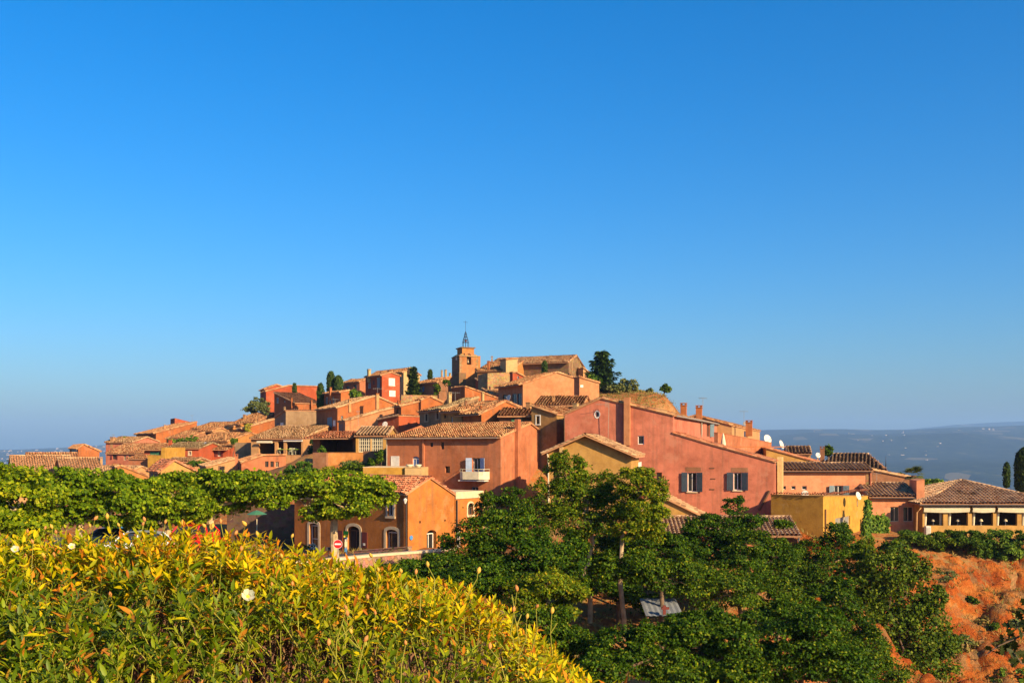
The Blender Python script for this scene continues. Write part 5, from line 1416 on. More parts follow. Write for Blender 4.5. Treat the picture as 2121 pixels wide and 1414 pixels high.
def height(x, y):
    x = np.asarray(x, float); y = np.asarray(y, float)
    r = np.sqrt((x - 0) ** 2 + (y - 110) ** 2)
    w = sstep(190, 900, r)
    z = np.where(w < 1, near_h(x, y), 0) * (1 - w) + far_h(x, y) * w
    nz = sstep(5, 20, y) * (1 - w)
    z = z + nz * (0.9 * (vnoise(x, y, 5.5, 4) - 0.5) + 0.45 * (vnoise(x, y, 1.9, 5) - 0.5))
    cl = sstep(20, 28, x) * (1 - sstep(82, 86, y)) * sstep(62, 70, y)
    z = z + cl * (1.5 * (vnoise(x, y * 0.6, 3.0, 6) - 0.5) + 0.8 * (vnoise(x, y, 1.2, 7) - 0.5))
    return z
def grow(a, b, n):
    return a * (b / a) ** (np.arange(1, n + 1) / n)
xp = np.concatenate([np.arange(0, 80, 0.75), 80 + np.cumsum(np.linspace(1.2, 6, 45)), 250 + grow(12, 14000, 70)])
xp = np.unique(np.round(xp, 3)); xs = np.concatenate([-xp[:0:-1], xp])
ys = np.concatenate([-grow(1, 200, 12)[::-1], np.arange(0, 108, 0.75), 108 + np.cumsum(np.linspace(0.9, 5, 70)), 330 + grow(12, 12600, 90)])
ys = np.unique(np.round(ys, 3))
GX, GY = np.meshgrid(xs, ys)
GZ = height(GX, GY)
ny, nx = GX.shape
ii = (np.arange(ny - 1)[:, None] * nx + np.arange(nx - 1)[None]).ravel()
m, n, l, bs, out = new_mat('hill_ground')
g = n.new('ShaderNodeNewGeometry'); sx = n.new('ShaderNodeSeparateXYZ'); l.new(g.outputs['Position'], sx.inputs[0])
sn = n.new('ShaderNodeSeparateXYZ'); l.new(g.outputs['True Normal'], sn.inputs[0])
pos = g.outputs['Position']
n1 = noise(n, l, 0.22, pos, 5, 0.6); n2 = noise(n, l, 1.4, pos, 5, 0.65); n3 = noise(n, l, 6.0, pos, 4, 0.6)
soil = ramp(n, [(0.30, (0.20, 0.052, 0.012)), (0.48, (0.30, 0.10, 0.025)), (0.60, (0.32, 0.145, 0.05)), (0.75, (0.36, 0.195, 0.085))]); l.new(n1.outputs[0], soil.inputs[0])
dry = ramp(n, [(0.35, (0.11, 0.065, 0.022)), (0.55, (0.26, 0.16, 0.058)), (0.7, (0.19, 0.14, 0.04))]); l.new(n2.outputs[0], dry.inputs[0])
fg = rng_map(n, l, n2.outputs[0], 0.46, 0.60)
st = rng_map(n, l, sn.outputs['Z'], 0.55, 0.85, 0.25, 1.0)
ml = n.new('ShaderNodeMath'); ml.operation = 'MULTIPLY'; l.new(fg, ml.inputs[0]); l.new(st, ml.inputs[1])
c1 = mixc(n, l, ml.outputs[0], soil.outputs[0], dry.outputs[0])
r3 = ramp(n, [(0.3, (0.6, 0.58, 0.55)), (0.6, (1.08, 1.06, 1.05))]); l.new(n3.outputs[0], r3.inputs[0])
c1 = mixc(n, l, 0.8, c1, r3.outputs[0], 'MULTIPLY')
# asphalt on the car park side, left of the ravine
# wooded far country with pale fields
f1 = noise(n, l, 0.012, pos, 6, 0.65); f2 = noise(n, l, 0.0035, pos, 4, 0.55)
wood = ramp(n, [(0.3, (0.002, 0.006, 0.004)), (0.48, (0.006, 0.015, 0.008)), (0.60, (0.020, 0.030, 0.014)), (0.74, (0.075, 0.068, 0.036))]); l.new(f1.outputs[0], wood.inputs[0])
vf = n.new('ShaderNodeTexVoronoi'); vf.inputs['Scale'].default_value = 0.010; mpv = n.new('ShaderNodeMapping'); mpv.inputs['Scale'].default_value = (1, 0.5, 1); l.new(pos, mpv.inputs[0]); l.new(mpv.outputs[0], vf.inputs['Vector'])
sv = n.new('ShaderNodeSeparateColor'); l.new(vf.outputs['Color'], sv.inputs[0])
ff = rng_map(n, l, sv.outputs[0], 0.92, 0.94, 0.0, 0.4)
c2 = mixc(n, l, ff, wood.outputs[0], (0.22, 0.17, 0.09))
dd_ = n.new('ShaderNodeVectorMath'); dd_.operation = 'LENGTH'; l.new(pos, dd_.inputs[0])
ffar = rng_map(n, l, dd_.outputs['Value'], 230, 420)
c3 = mixc(n, l, ffar, c1, c2)
l.new(c3, bs.inputs['Base Color']); bs.inputs['Roughness'].default_value = 0.95; bs.inputs['Specular IOR Level'].default_value = 0.1
bpn = n.new('ShaderNodeBump'); bpn.inputs['Strength'].default_value = 0.9; bpn.inputs['Distance'].default_value = 0.25; l.new(n2.outputs[0], bpn.inputs['Height']); l.new(bpn.outputs[0], bs.inputs['Normal'])
ter_o = nmesh('terrain', np.stack([GX, GY, GZ], -1).reshape(-1, 3), np.stack([ii, ii + 1, ii + nx + 1, ii + nx], -1), m, smooth=True)
ter_o['kind'] = 'structure'
def gz(x, y):
    return float(height(np.array([x]), np.array([y]))[0])
# the ochre cliff below the restaurant, a finer rough sheet
cxs = np.arange(17, 66, 0.26); cys = np.arange(59, 88.5, 0.26); CXg, CYg = np.meshgrid(cxs, cys)
edge = np.minimum(np.minimum(sstep(17, 23, CXg), 1 - sstep(62, 66, CXg)), np.minimum(sstep(59, 63, CYg), 1 - sstep(84.5, 87.5, CYg)))
fb = sum(am * (np.abs(vnoise(CXg + 1.3 * vnoise(CXg, CYg, sc_ * 1.7, 40 + i_), CYg * 0.55, sc_, 50 + i_) - 0.5) * 2 - 0.4) for i_, (sc_, am) in enumerate(((5.0, 0.85), (2.1, 0.65), (1.0, 0.5), (0.55, 0.36))))
CZg = height(CXg, CYg) - 0.6 + edge * (1.15 + fb)
nyc, nxc = CXg.shape; iic = (np.arange(nyc - 1)[:, None] * nxc + np.arange(nxc - 1)[None]).ravel()
m, n, l, bs, out = new_mat('red_ochre_cliff')
g = n.new('ShaderNodeNewGeometry'); pos = g.outputs['Position']
a1 = noise(n, l, 0.35, pos, 5, 0.6, (1, 1, 2.2)); a2 = noise(n, l, 2.2, pos, 6, 0.7); a3 = noise(n, l, 0.9, pos, 4, 0.6)
rc = ramp(n, [(0.28, (0.20, 0.036, 0.006)), (0.45, (0.36, 0.082, 0.012)), (0.58, (0.42, 0.135, 0.024)), (0.78, (0.44, 0.22, 0.07))]); l.new(a1.outputs[0], rc.inputs[0])
rg = ramp(n, [(0.30, (0.50, 0.46, 0.42)), (0.62, (1.1, 1.08, 1.05))]); l.new(a2.outputs[0], rg.inputs[0])
cc1 = mixc(n, l, 0.85, rc.outputs[0], rg.outputs[0], 'MULTIPLY')
fz = rng_map(n, l, a3.outputs[0], 0.50, 0.62, 0.0, 0.75); cc1 = mixc(n, l, fz, cc1, (0.22, 0.13, 0.05))
l.new(cc1, bs.inputs['Base Color']); bs.inputs['Roughness'].default_value = 0.95; bs.inputs['Specular IOR Level'].default_value = 0.1
bpn = n.new('ShaderNodeBump'); bpn.inputs['Strength'].default_value = 1.0; bpn.inputs['Distance'].default_value = 0.45; l.new(a2.outputs[0], bpn.inputs['Height']); l.new(bpn.outputs[0], bs.inputs['Normal'])
clo = nmesh('cliff', np.stack([CXg, CYg, CZg], -1).reshape(-1, 3), np.stack([iic, iic + 1, iic + nxc + 1, iic + nxc], -1), m, smooth=True); clo['kind'] = 'structure'
# road in front of the cafe
road = MB()
ROADP = [(-80, 50), (-60, 50), (-45, 50), (-34, 51), (-25, 53.5), (-19, 57.5), (-14.6, 62.3), (-11.2, 66.4), (-7.6, 71)]
rmat = plain('road_asphalt', (0.060, 0.052, 0.048), 0.9, var=0.3)
wid = [26, 26, 26, 26, 22, 16, 9, 5.5, 4]
for i_ in range(len(ROADP) - 1):
    (xa, ya), (xb, yb) = ROADP[i_], ROADP[i_ + 1]
    for k in range(8):
        for j in range(10):
            quad = []
            for t_, s_ in ((k / 8, j / 10), ((k + 1) / 8, j / 10), ((k + 1) / 8, (j + 1) / 10), (k / 8, (j + 1) / 10)):
                w_ = (wid[i_] * (1 - t_) + wid[i_ + 1] * t_) * s_
                x = xa + (xb - xa) * t_ - 0.45 * w_; y = ya + (yb - ya) * t_ + 0.89 * w_
                quad.append((x, y))
            road.poly([(x, y, 0) for x, y in quad])
rv = np.array(road.v); rh = height(rv[:, 0], rv[:, 1]) + 0.30
road.v = [(x, y, z) for (x, y, _), z in zip(road.v, rh)]
ro_ = road.build('road', rmat); ro_['kind'] = 'structure'
# ------------------------------------------------------------------ far villages
def specks(name, lab, pts, mats, origin):
    mb = MB()
    for x, y, w, d, hh in pts:
        z = float(height(np.array([x]), np.array([y]))[0])
        mb.cbox((x, y, z - 2), w, d, hh + 2, random.uniform(0, 1.5))
    o = mb.build(name, mats, None, origin=origin); o['kind'] = 'stuff'; tag(o, lab, 'town'); return o
FARW = plain('far_house_plaster', (0.42, 0.33, 0.25), 0.9)
pts = []
for k in range(420):
    px = random.choice([random.gauss(40, 60), random.gauss(150, 60), random.uniform(-60, 290)]); Y = random.uniform(5200, 8400) if random.random() < 0.8 else random.uniform(4000, 5200)
    pts.append(((px - CX) / F * Y, Y, random.uniform(8, 24), random.uniform(8, 16), random.uniform(4, 8)))
specks('distant_town', 'pale distant town spread over the plain at the left horizon', pts, FARW, (-3000, 6500, -130))
pts = []
for px0, Y0, nn in ((1785, 6200, 6), (1870, 6800, 5), (1995, 7400, 7), (2045, 7400, 9), (1945, 5600, 7), (1910, 5300, 8), (1870, 5400, 5), (1830, 6000, 6), (1760, 7000, 5), (1690, 7600, 4), (1995, 3400, 6), (2060, 3300, 4), (1850, 7500, 8), (1650, 6800, 2)):
    for k in range((nn + 1) // 2):
        px = px0 + random.gauss(0, 12); Y = Y0 + random.gauss(0, 160)
        pts.append(((px - CX) / F * Y, Y, random.uniform(6, 20), random.uniform(6, 10), random.uniform(2.5, 5)))
specks('distant_farms', 'pale farmhouses scattered on the blue hillside at the right', pts, FARW, (2600, 6500, -60))
# ------------------------------------------------------------------ haze
hz = MB(); hz.box((-15000, -400, -320), (30000, 0, 0), (0, 13600, 0), (0, 0, 320 + 350))
hm = bpy.data.materials.new('haze_air'); hm.use_nodes = True
hn, hl = hm.node_tree.nodes, hm.node_tree.links; hn.clear()
ho = hn.new('ShaderNodeOutputMaterial'); pv = hn.new('ShaderNodeVolumePrincipled')
pv.inputs['Color'].default_value = (0.32, 0.57, 1.0, 1); pv.inputs['Density'].default_value = 8.6e-5
pv.inputs['Anisotropy'].default_value = 0.0
hl.new(pv.outputs[0], ho.inputs['Volume'])
hzo = hz.build('haze', hm); hzo['kind'] = 'stuff'
# ------------------------------------------------------------------ vegetation
def leaf_mat(name, stops, trans=0.35, rough=0.55, tint=(1.25, 1.2, 0.6), spec=0.10):
    m, n, l, bs, out = new_mat(name)
    g = n.new('ShaderNodeNewGeometry')
    rp = ramp(n, [(p_, [x * 0.84 for x in c_]) for p_, c_ in stops]); l.new(g.outputs['Random Per Island'], rp.inputs[0])
    oi = n.new('ShaderNodeObjectInfo')
    tcn = n.new('ShaderNodeTexCoord'); nz = noise(n, l, 0.85, tcn.outputs['Object'], 4)
    r2 = ramp(n, [(0.32, (0.50, 0.55, 0.5)), (0.5, (0.95, 0.95, 0.9)), (0.68, (1.40, 1.25, 1.0))]); l.new(nz.outputs[0], r2.inputs[0])
    c = mixc(n, l, 0.8, rp.outputs[0], r2.outputs[0], 'MULTIPLY')
    r3 = ramp(n, [(0, (0.78, 0.86, 0.8)), (0.5, (1, 1, 1)), (1, (1.22, 1.08, 0.9))]); l.new(oi.outputs['Random'], r3.inputs[0])
    c = mixc(n, l, 1.0, c, r3.outputs[0], 'MULTIPLY')
    l.new(c, bs.inputs['Base Color']); bs.inputs['Roughness'].default_value = rough; bs.inputs['Specular IOR Level'].default_value = spec
    tr = n.new('ShaderNodeBsdfTranslucent'); c2 = mixc(n, l, 1.0, c, tint, 'MULTIPLY'); l.new(c2, tr.inputs['Color'])
    mx = n.new('ShaderNodeMixShader'); mx.inputs[0].default_value = trans
    l.new(bs.outputs[0], mx.inputs[1]); l.new(tr.outputs[0], mx.inputs[2]); l.new(mx.outputs[0], out.inputs['Surface'])
    return m
LEAF = {
    'plane': leaf_mat('plane_leaves', [(0, (0.07, 0.135, 0.004)), (0.4, (0.15, 0.245, 0.006)), (0.75, (0.26, 0.355, 0.008)), (1, (0.46, 0.48, 0.02))], 0.40),
    'robinia': leaf_mat('locust_leaves', [(0, (0.018, 0.048, 0.002)), (0.45, (0.042, 0.102, 0.003)), (0.82, (0.09, 0.17, 0.004)), (1, (0.22, 0.25, 0.010))], 0.26),
    'robinia_y': leaf_mat('yellowing_locust_leaves', [(0, (0.045, 0.095, 0.004)), (0.4, (0.10, 0.18, 0.006)), (0.8, (0.20, 0.27, 0.008)), (1, (0.36, 0.30, 0.015))], 0.35),
    'shrub': leaf_mat('shrub_leaves', [(0, (0.026, 0.062, 0.004)), (0.5, (0.062, 0.125, 0.006)), (1, (0.15, 0.20, 0.012))], 0.25),
    'ivy': leaf_mat('ivy_leaves', [(0, (0.05, 0.11, 0.012)), (0.5, (0.10, 0.20, 0.018)), (1, (0.24, 0.32, 0.03))], 0.25),
    'cypress': leaf_mat('cypress_foliage', [(0, (0.020, 0.042, 0.010)), (0.6, (0.045, 0.085, 0.016)), (1, (0.08, 0.12, 0.02))], 0.1),
    'olive': leaf_mat('grey_green_leaves', [(0, (0.08, 0.12, 0.04)), (0.6, (0.16, 0.19, 0.06)), (1, (0.28, 0.27, 0.09))], 0.2),
    'creeper': leaf_mat('yellow_creeper_leaves', [(0, (0.20, 0.22, 0.02)), (0.6, (0.36, 0.33, 0.03)), (1, (0.45, 0.28, 0.04))], 0.3),
    'dry': leaf_mat('dry_grass', [(0, (0.26, 0.16, 0.05)), (0.5, (0.44, 0.29, 0.10)), (0.8, (0.30, 0.26, 0.06)), (1, (0.14, 0.18, 0.03))], 0.2),
    'cistus': leaf_mat('rockrose_leaves', [(0, (0.16, 0.21, 0.003)), (0.26, (0.36, 0.38, 0.004)), (0.58, (0.66, 0.54, 0.005)), (0.80, (0.85, 0.54, 0.008)), (0.88, (0.72, 0.26, 0.015)), (1, (0.48, 0.14, 0.015))], 0.34, 0.6, spec=0.10),
    'cistus_green': leaf_mat('green_rockrose_leaves', [(0, (0.06, 0.11, 0.003)), (0.4, (0.14, 0.21, 0.004)), (0.75, (0.29, 0.35, 0.006)), (0.90, (0.46, 0.42, 0.008)), (0.94, (0.52, 0.20, 0.02)), (1, (0.40, 0.13, 0.02))], 0.30, 0.45, spec=0.2),
    'bud': leaf_mat('rockrose_buds', [(0, (0.55, 0.36, 0.04)), (0.5, (0.60, 0.26, 0.05)), (1, (0.50, 0.17, 0.06))], 0.15),
    'oak': leaf_mat('oak_leaves', [(0, (0.02, 0.03, 0.008)), (1, (0.05, 0.06, 0.012))], 0.15),
}
BARK = plain('pale_bark', (0.42, 0.30, 0.17), 0.9, var=0.35)
BARKD = plain('dark_bark', (0.16, 0.10, 0.06), 0.9, var=0.35)
TWIG = plain('reddish_twigs', (0.17, 0.085, 0.05), 0.85, var=0.35)
STALK = plain('green_stalks', (0.30, 0.28, 0.03), 0.7, var=0.2)
def unit(v):
    return v / (np.linalg.norm(v, axis=-1, keepdims=True) + 1e-9)
def leaf_cards(P, axis, nrm, length, width, bend=0.15, rng=RNG):
    """leaves as four-sided blades, two triangles folded on the midrib: base, side, tip, side"""
    axis = unit(axis); side = unit(np.cross(axis, nrm)); nn = np.cross(side, axis)
    L = np.asarray(length)[:, None]; Wd = np.asarray(width)[:, None]
    b = P; t = P + axis * L - nn * L * bend
    m = P + axis * L * 0.45
    s1 = m + side * Wd * 0.5 + nn * Wd * 0.12; s2 = m - side * Wd * 0.5 + nn * Wd * 0.12
    V = np.stack([b, s1, t, s2], 1).reshape(-1, 3)
    k = np.arange(len(P))[:, None] * 4
    return V, np.concatenate([k, k + 1, k + 2, k + 3], 1)
def crown(blobs, n, size, rng, up=0.5, clump=0.26, aspect=0.8, flat=0.75, shell=0.6, nclump=26, dome=False):
    """leaf cards grouped in clumps inside ellipsoids (c, r)"""
    vols = np.array([np.prod(r) ** 0.60 for c, r in blobs]); vols = vols / vols.sum()
    Vs, Fs, nb = [], [], 0
    for (c, r), w in zip(blobs, vols):
        c = np.array(c, float); r = np.array(r, float); m = max(8, int(n * w))
        d = unit(rng.normal(size=(nclump, 3))); rad = shell + (1 - shell) * rng.random((nclump, 1)) ** 0.6
        cc = d * rad * (0.78 + 0.36 * rng.random((nclump, 1)))
        csz = 0.45 + 1.1 * rng.random(nclump) ** 1.5
        k = rng.integers(0, nclump, m)
        q = rng.normal(size=(m, 3)); q = unit(q) * (rng.random((m, 1)) ** 0.45)
        if dome:                                                # leaves on the upper outer side of each clump, dark hollows below
            q = unit(q); q[:, 2] = np.where(q[:, 2] < -0.25, -q[:, 2], q[:, 2]); q = unit(q) * (0.72 + 0.28 * rng.random((m, 1)))
            stray = rng.random((m, 1)) < 0.16; q = np.where(stray, q * rng.uniform(0.9, 1.5, (m, 1)), q)
            q *= (0.85 + 0.3 * np.sin(q[:, :1] * 5 + k[:, None] * 1.7) * np.cos(q[:, 1:2] * 4 + k[:, None]))
        off = q * clump * csz[k][:, None] * np.array([1.15, 1.15, flat])
        P = c + (cc[k] + off) * r
        out = unit(q * 0.9 + cc[k] * 0.5)
        nrm = unit(out * 0.7 + np.array([0, 0, up]) + rng.normal(size=(m, 3)) * 0.42)
        ax = unit(np.cross(nrm, rng.normal(size=(m, 3))) + out * 0.3)
        s = size * (0.65 + 0.7 * rng.random(m))
        V, Fq = leaf_cards(P, ax, nrm, s, s * aspect, 0.12, rng)
        Vs.append(V); Fs.append(Fq + nb); nb += len(V)
    return np.concatenate(Vs), np.concatenate(Fs)
def limb(mb, a, b, ra, rb, rng, seg=6, n=5, wob=0.08):
    a, b = np.array(a, float), np.array(b, float); L = np.linalg.norm(b - a)
    pts = [a + (b - a) * t + (rng.normal(size=3) * wob * L * math.sin(math.pi * t) if 0 < t < 1 else 0) for t in np.linspace(0, 1, n)]
    mb.tube(pts, list(np.linspace(ra, rb, n)), seg)
    return pts
def px_blobs(bl, Y, rng, dep=0.9):
    out = []
    for px, py, rx, ry in bl:
        y = Y + rng.uniform(-0.5, 0.5) * rx / F * Y
        c = at(px, py, y); out.append((c, (rx / F * y, rx / F * y * dep, ry / F * y)))
    return out
def tree(name, label, bl, Y, leaf, n, size, trunk=None, cat='tree', group=None, bark=None, tr=0.2, seed=1, up=0.5, clump=0.26, aspect=0.8, flat=0.75, nclump=26, limbs=True, base=None, dome=False):
    rng = np.random.default_rng(seed)
    if name == 'locust_tree':                                  # ragged leaders rising out of the crown
        bl = list(bl)
        for px_, py_, rx_, ry_ in list(bl):
            for _ in range(2):
                bl.append((px_ + rng.uniform(-0.8, 0.8) * rx_, py_ - ry_ * rng.uniform(0.55, 1.0), rx_ * rng.uniform(0.22, 0.36), ry_ * rng.uniform(0.35, 0.6)))
    blobs = px_blobs(bl, Y, rng)
    tx = trunk if trunk is not None else bl[0][0]
    bx = (tx - CX) / F * Y; bz = base if base is not None else gz(bx, Y)
    low = min(c[2] - r[2] for c, r in blobs)
    bz = min(bz, low + 0.3) if base is None else base
    root = thing(name, label, cat, (bx, Y, bz), group)
    mb = MB()
    mid = np.mean([c for c, r in blobs], 0)
    fork = np.array([bx, Y, max(bz + 0.4, min(low + 0.35 * (mid[2] - low), low + 1.2))])
    limb(mb, (bx, Y, bz - 0.3), fork, tr * 1.25, tr * 0.9, rng, 8, 5, 0.03)
    if limbs:
        for c, r in blobs[:7]:
            e = c + np.array([0, 0, -0.1 * r[2]])
            pts = limb(mb, fork, e, tr * 0.6, tr * 0.2, rng, 6, 6, 0.10)
            for k in range(4):
                s = pts[rng.integers(2, 5)]; d = unit(rng.normal(size=3) + [0, 0, 0.3])
                limb(mb, s, s + d * r * 0.75, tr * 0.22, tr * 0.05, rng, 4, 4, 0.1)
    mb.build('trunk', bark or BARKD, root)
    V, Fq = crown(blobs, n, size, rng, up, clump, aspect, flat, nclump=nclump, dome=dome)
    nmesh('crown', V, Fq, LEAF[leaf], root)
    return root
PL = 'plane trees along the road'
PB = plain('plane_bark', (0.50, 0.36, 0.20), 0.85, var=0.4)
for (lab, bl, Y, tx, sd, nn) in (
    ('leafy plane tree filling the left edge of the photo', [(40, 1035, 72, 52), (5, 1008, 60, 40), (75, 1062, 42, 38), (45, 1088, 62, 30), (-40, 1050, 60, 50)], 48, 60, 11, 11000),
    ('plane tree with a bare forked trunk, second from the left', [(125, 1006, 66, 34), (205, 1008, 66, 30), (262, 1028, 52, 34), (145, 1062, 40, 26), (228, 1066, 46, 26), (180, 1040, 40, 24)], 56, 169, 12, 12000),
    ('plane tree in front of the sand yellow gable', [(315, 1022, 55, 34), (378, 1010, 52, 32), (345, 1060, 56, 32), (290, 1078, 38, 24), (405, 1050, 36, 30)], 59, 350, 13, 11000),
    ('plane tree with pale crossing limbs left of the green parasol', [(440, 1004, 56, 30), (508, 1010, 58, 30), (560, 1026, 42, 26), (470, 1042, 46, 22), (405, 1075, 36, 18)], 62, 436, 14, 11000),
    ('plane tree with a clear pale trunk in front of the cafe', [(622, 1010, 46, 26), (690, 1008, 66, 30), (760, 1014, 52, 30), (722, 1046, 58, 26), (668, 1062, 44, 18), (798, 1024, 22, 26), (585, 1022, 30, 22)], 64.5, 693, 15, 12000)):
    tree('plane_tree', lab, bl, Y, 'plane', int(nn * 2.1), 0.175, tx, 'tree', PL, PB, 0.24, sd, up=0.2, clump=0.36, aspect=0.95, flat=0.9, nclump=36, dome=True)
RB = 'locust trees in the ravine'
for i, (lab, bl, Y, tx, leaf, nn) in enumerate((
    ('tall locust tree with pale forked branches in front of the sand yellow house', [(1178, 985, 42, 32), (1215, 1020, 62, 36), (1150, 1038, 52, 34), (1255, 1052, 52, 32), (1190, 1084, 56, 34), (1160, 955, 22, 16)], 62, 1222, 'robinia_y', 11000),
    ('slender yellowing locust tree in front of the lean-to roof', [(1312, 1002, 44, 30), (1335, 1046, 46, 42), (1300, 1088, 46, 38), (1350, 1085, 36, 40)], 60, 1290, 'robinia_y', 9000),
    ('broad dark locust tree right of the cafe annex', [(1045, 1060, 62, 34), (1005, 1108, 66, 40), (1085, 1100, 56, 40), (1050, 1150, 76, 38), (965, 1152, 56, 32)], 58, 1040, 'robinia', 12000),
    ('dark low trees below the road wall', [(850, 1186, 55, 22), (925, 1178, 56, 26), (800, 1186, 42, 17), (885, 1215, 60, 25)], 57, 900, 'robinia', 9000),
    ('dark locust tree behind the tip of the foreground bush', [(1120, 1150, 56, 38), (1180, 1158, 48, 34), (1090, 1190, 55, 32)], 55, 1130, 'robinia', 8500),
    ('spreading locust tree hiding the shelter roof', [(1455, 1122, 46, 26), (1505, 1100, 40, 24), (1478, 1150, 66, 34), (1420, 1165, 56, 34), (1521, 1050, 24, 20), (1560, 1080, 28, 12), (1470, 1080, 26, 14), (1440, 1094, 26, 14), (1545, 1100, 24, 12)], 66, 1460, 'robinia', 12000),
    ('dark locust tree below the right end of the shelter roof', [(1565, 1130, 48, 24), (1605, 1160, 52, 34), (1540, 1180, 66, 36), (1620, 1086, 18, 8)], 64, 1570, 'robinia', 9500),
    ('very dark locust tree in the middle of the ravine', [(1400, 1200, 56, 36), (1330, 1178, 46, 36), (1265, 1180, 44, 28)], 57, 1370, 'robinia', 8500),
    ('dark locust tree above the pale sheet roof', [(1500, 1228, 76, 34), (1590, 1238, 62, 34), (1450, 1205, 50, 30)], 60, 1530, 'robinia', 9500),
    ('bushy tree below the bright side of the yellow annex', [(1702, 1190, 48, 40), (1682, 1150, 40, 30), (1742, 1130, 30, 26), (1736, 1104, 26, 18), (1660, 1215, 40, 30)], 72, 1700, 'robinia', 9000),
    ('fresh green locust sapling by the earth slope', [(1128, 1212, 52, 26), (1090, 1240, 46, 30), (1180, 1225, 40, 22), (1165, 1265, 30, 16)], 51, 1130, 'robinia_y', 6500),
    ('locust tree at the bottom edge right of the foreground bush', [(1295, 1338, 64, 36), (1250, 1388, 66, 32), (1362, 1380, 58, 38)], 44, 1290, 'robinia', 9500),
    ('locust tree at the bottom edge below the sheet roof', [(1450, 1372, 66, 40), (1520, 1332, 54, 34), (1432, 1312, 42, 26)], 45, 1460, 'robinia', 9500),
    ('broad locust tree at the bottom edge left of the ivy mass', [(1650, 1330, 72, 38), (1722, 1372, 72, 38), (1600, 1390, 66, 36), (1690, 1290, 56, 26), (1770, 1410, 50, 30)], 47, 1660, 'robinia', 12000),
    ('dark thicket behind the two pale locust trunks', [(1235, 1145, 56, 36), (1300, 1150, 46, 36), (1200, 1180, 46, 26), (1255, 1110, 40, 26)], 67, 1250, 'robinia', 7500),
    ('low green thicket between the pale trunks and the sheet roof', [(1212, 1222, 36, 22), (1292, 1232, 42, 22), (1340, 1250, 30, 16), (1250, 1200, 36, 20)], 62, 1280, 'robinia', 5200),
    ('young locust thicket left of the bare earth patch', [(1130, 1300, 50, 36), (1190, 1340, 46, 34), (1150, 1375, 50, 34)], 47, 1150, 'robinia', 7500),
    ('young locust thicket below the sheet roof', [(1420, 1285, 40, 16), (1480, 1290, 46, 22), (1390, 1315, 40, 20)], 50, 1440, 'robinia', 5500),
    ('locust thicket between shelter and ivy mass', [(1740, 1240, 40, 36), (1690, 1240, 36, 26), (1760, 1300, 40, 34)], 62, 1730, 'robinia', 7000),
    ('leafy thicket below the lean-to wall', [(1390, 1135, 40, 24), (1330, 1130, 40, 28), (1280, 1135, 36, 24)], 63, 1340, 'robinia', 6500),
    ('dark thicket below the retaining wall', [(1000, 1190, 56, 24), (950, 1205, 56, 24), (1040, 1215, 50, 26)], 54, 1000, 'robinia', 6500),
    ('low thicket at the bottom edge right of centre', [(1540, 1395, 50, 28), (1500, 1410, 50, 26), (1420, 1412, 50, 22)], 41, 1500, 'robinia', 6500),
    ('locust thicket climbing the slope left of the cliff', [(1800, 1345, 46, 40), (1760, 1360, 44, 36), (1830, 1395, 50, 30)], 61, 1790, 'robinia', 7500),
    ('green thicket at the foot of the yellow annex', [(1650, 1160, 34, 24), (1770, 1170, 36, 34), (1790, 1140, 24, 20)], 74, 1690, 'robinia_y', 5500),
    ('low tree under the shelter post', [(1640, 1268, 40, 20), (1580, 1292, 46, 24)], 54, 1610, 'robinia', 4500))):
    tree('locust_tree', lab, bl, Y, leaf, int(nn * 2.7), 0.15, tx, 'tree', RB, BARK if leaf == 'robinia_y' else BARKD, 0.13, 30 + i, up=0.30, clump=0.36, aspect=0.6, flat=0.8, nclump=44, dome=True)
tree('ivy_mass', 'huge dark green ivy covered bush beside the ochre cliff', [(1832, 1180, 54, 44), (1870, 1240, 62, 52), (1905, 1312, 62, 52), (1842, 1292, 56, 52), (1920, 1375, 56, 36), (1785, 1250, 52, 44), (1850, 1145, 40, 26), (1955, 1330, 36, 32), (1890, 1175, 34, 30), (1930, 1240, 30, 34), (1800, 1210, 44, 36), (1860, 1370, 50, 34)], 71, 'shrub', 38000, 0.19, 1860, 'bush', None, BARKD, 0.12, 61, up=0.25, clump=0.30, aspect=0.85, nclump=80)
HG = 'clipped shrubs in front of the restaurant'
for i, (lab, bl, leaf) in enumerate((('left rounded shrub of the restaurant hedge by the air conditioner', [(1935, 1122, 34, 18), (1968, 1118, 34, 20)], 'shrub'), ('middle rounded shrub of the restaurant hedge', [(2005, 1122, 34, 26), (2035, 1130, 26, 22)], 'shrub'),
    ('tall ragged shrub of the restaurant hedge', [(2072, 1128, 36, 26), (2090, 1150, 26, 20)], 'ivy'), ('rightmost shrub of the restaurant hedge', [(2118, 1128, 30, 26), (2150, 1130, 30, 28)], 'shrub'), ('small shrub at the foot of the low pink house', [(1882, 1112, 22, 12), (1905, 1118, 18, 14)], 'ivy'))):
    tree('hedge_shrub', lab, bl, 86.5, leaf, 8000, 0.17, bl[0][0], 'shrub', HG, BARKD, 0.06, 70 + i, up=0.25, clump=0.40, nclump=18, dome=True)
SH = 'garden shrubs between the houses'
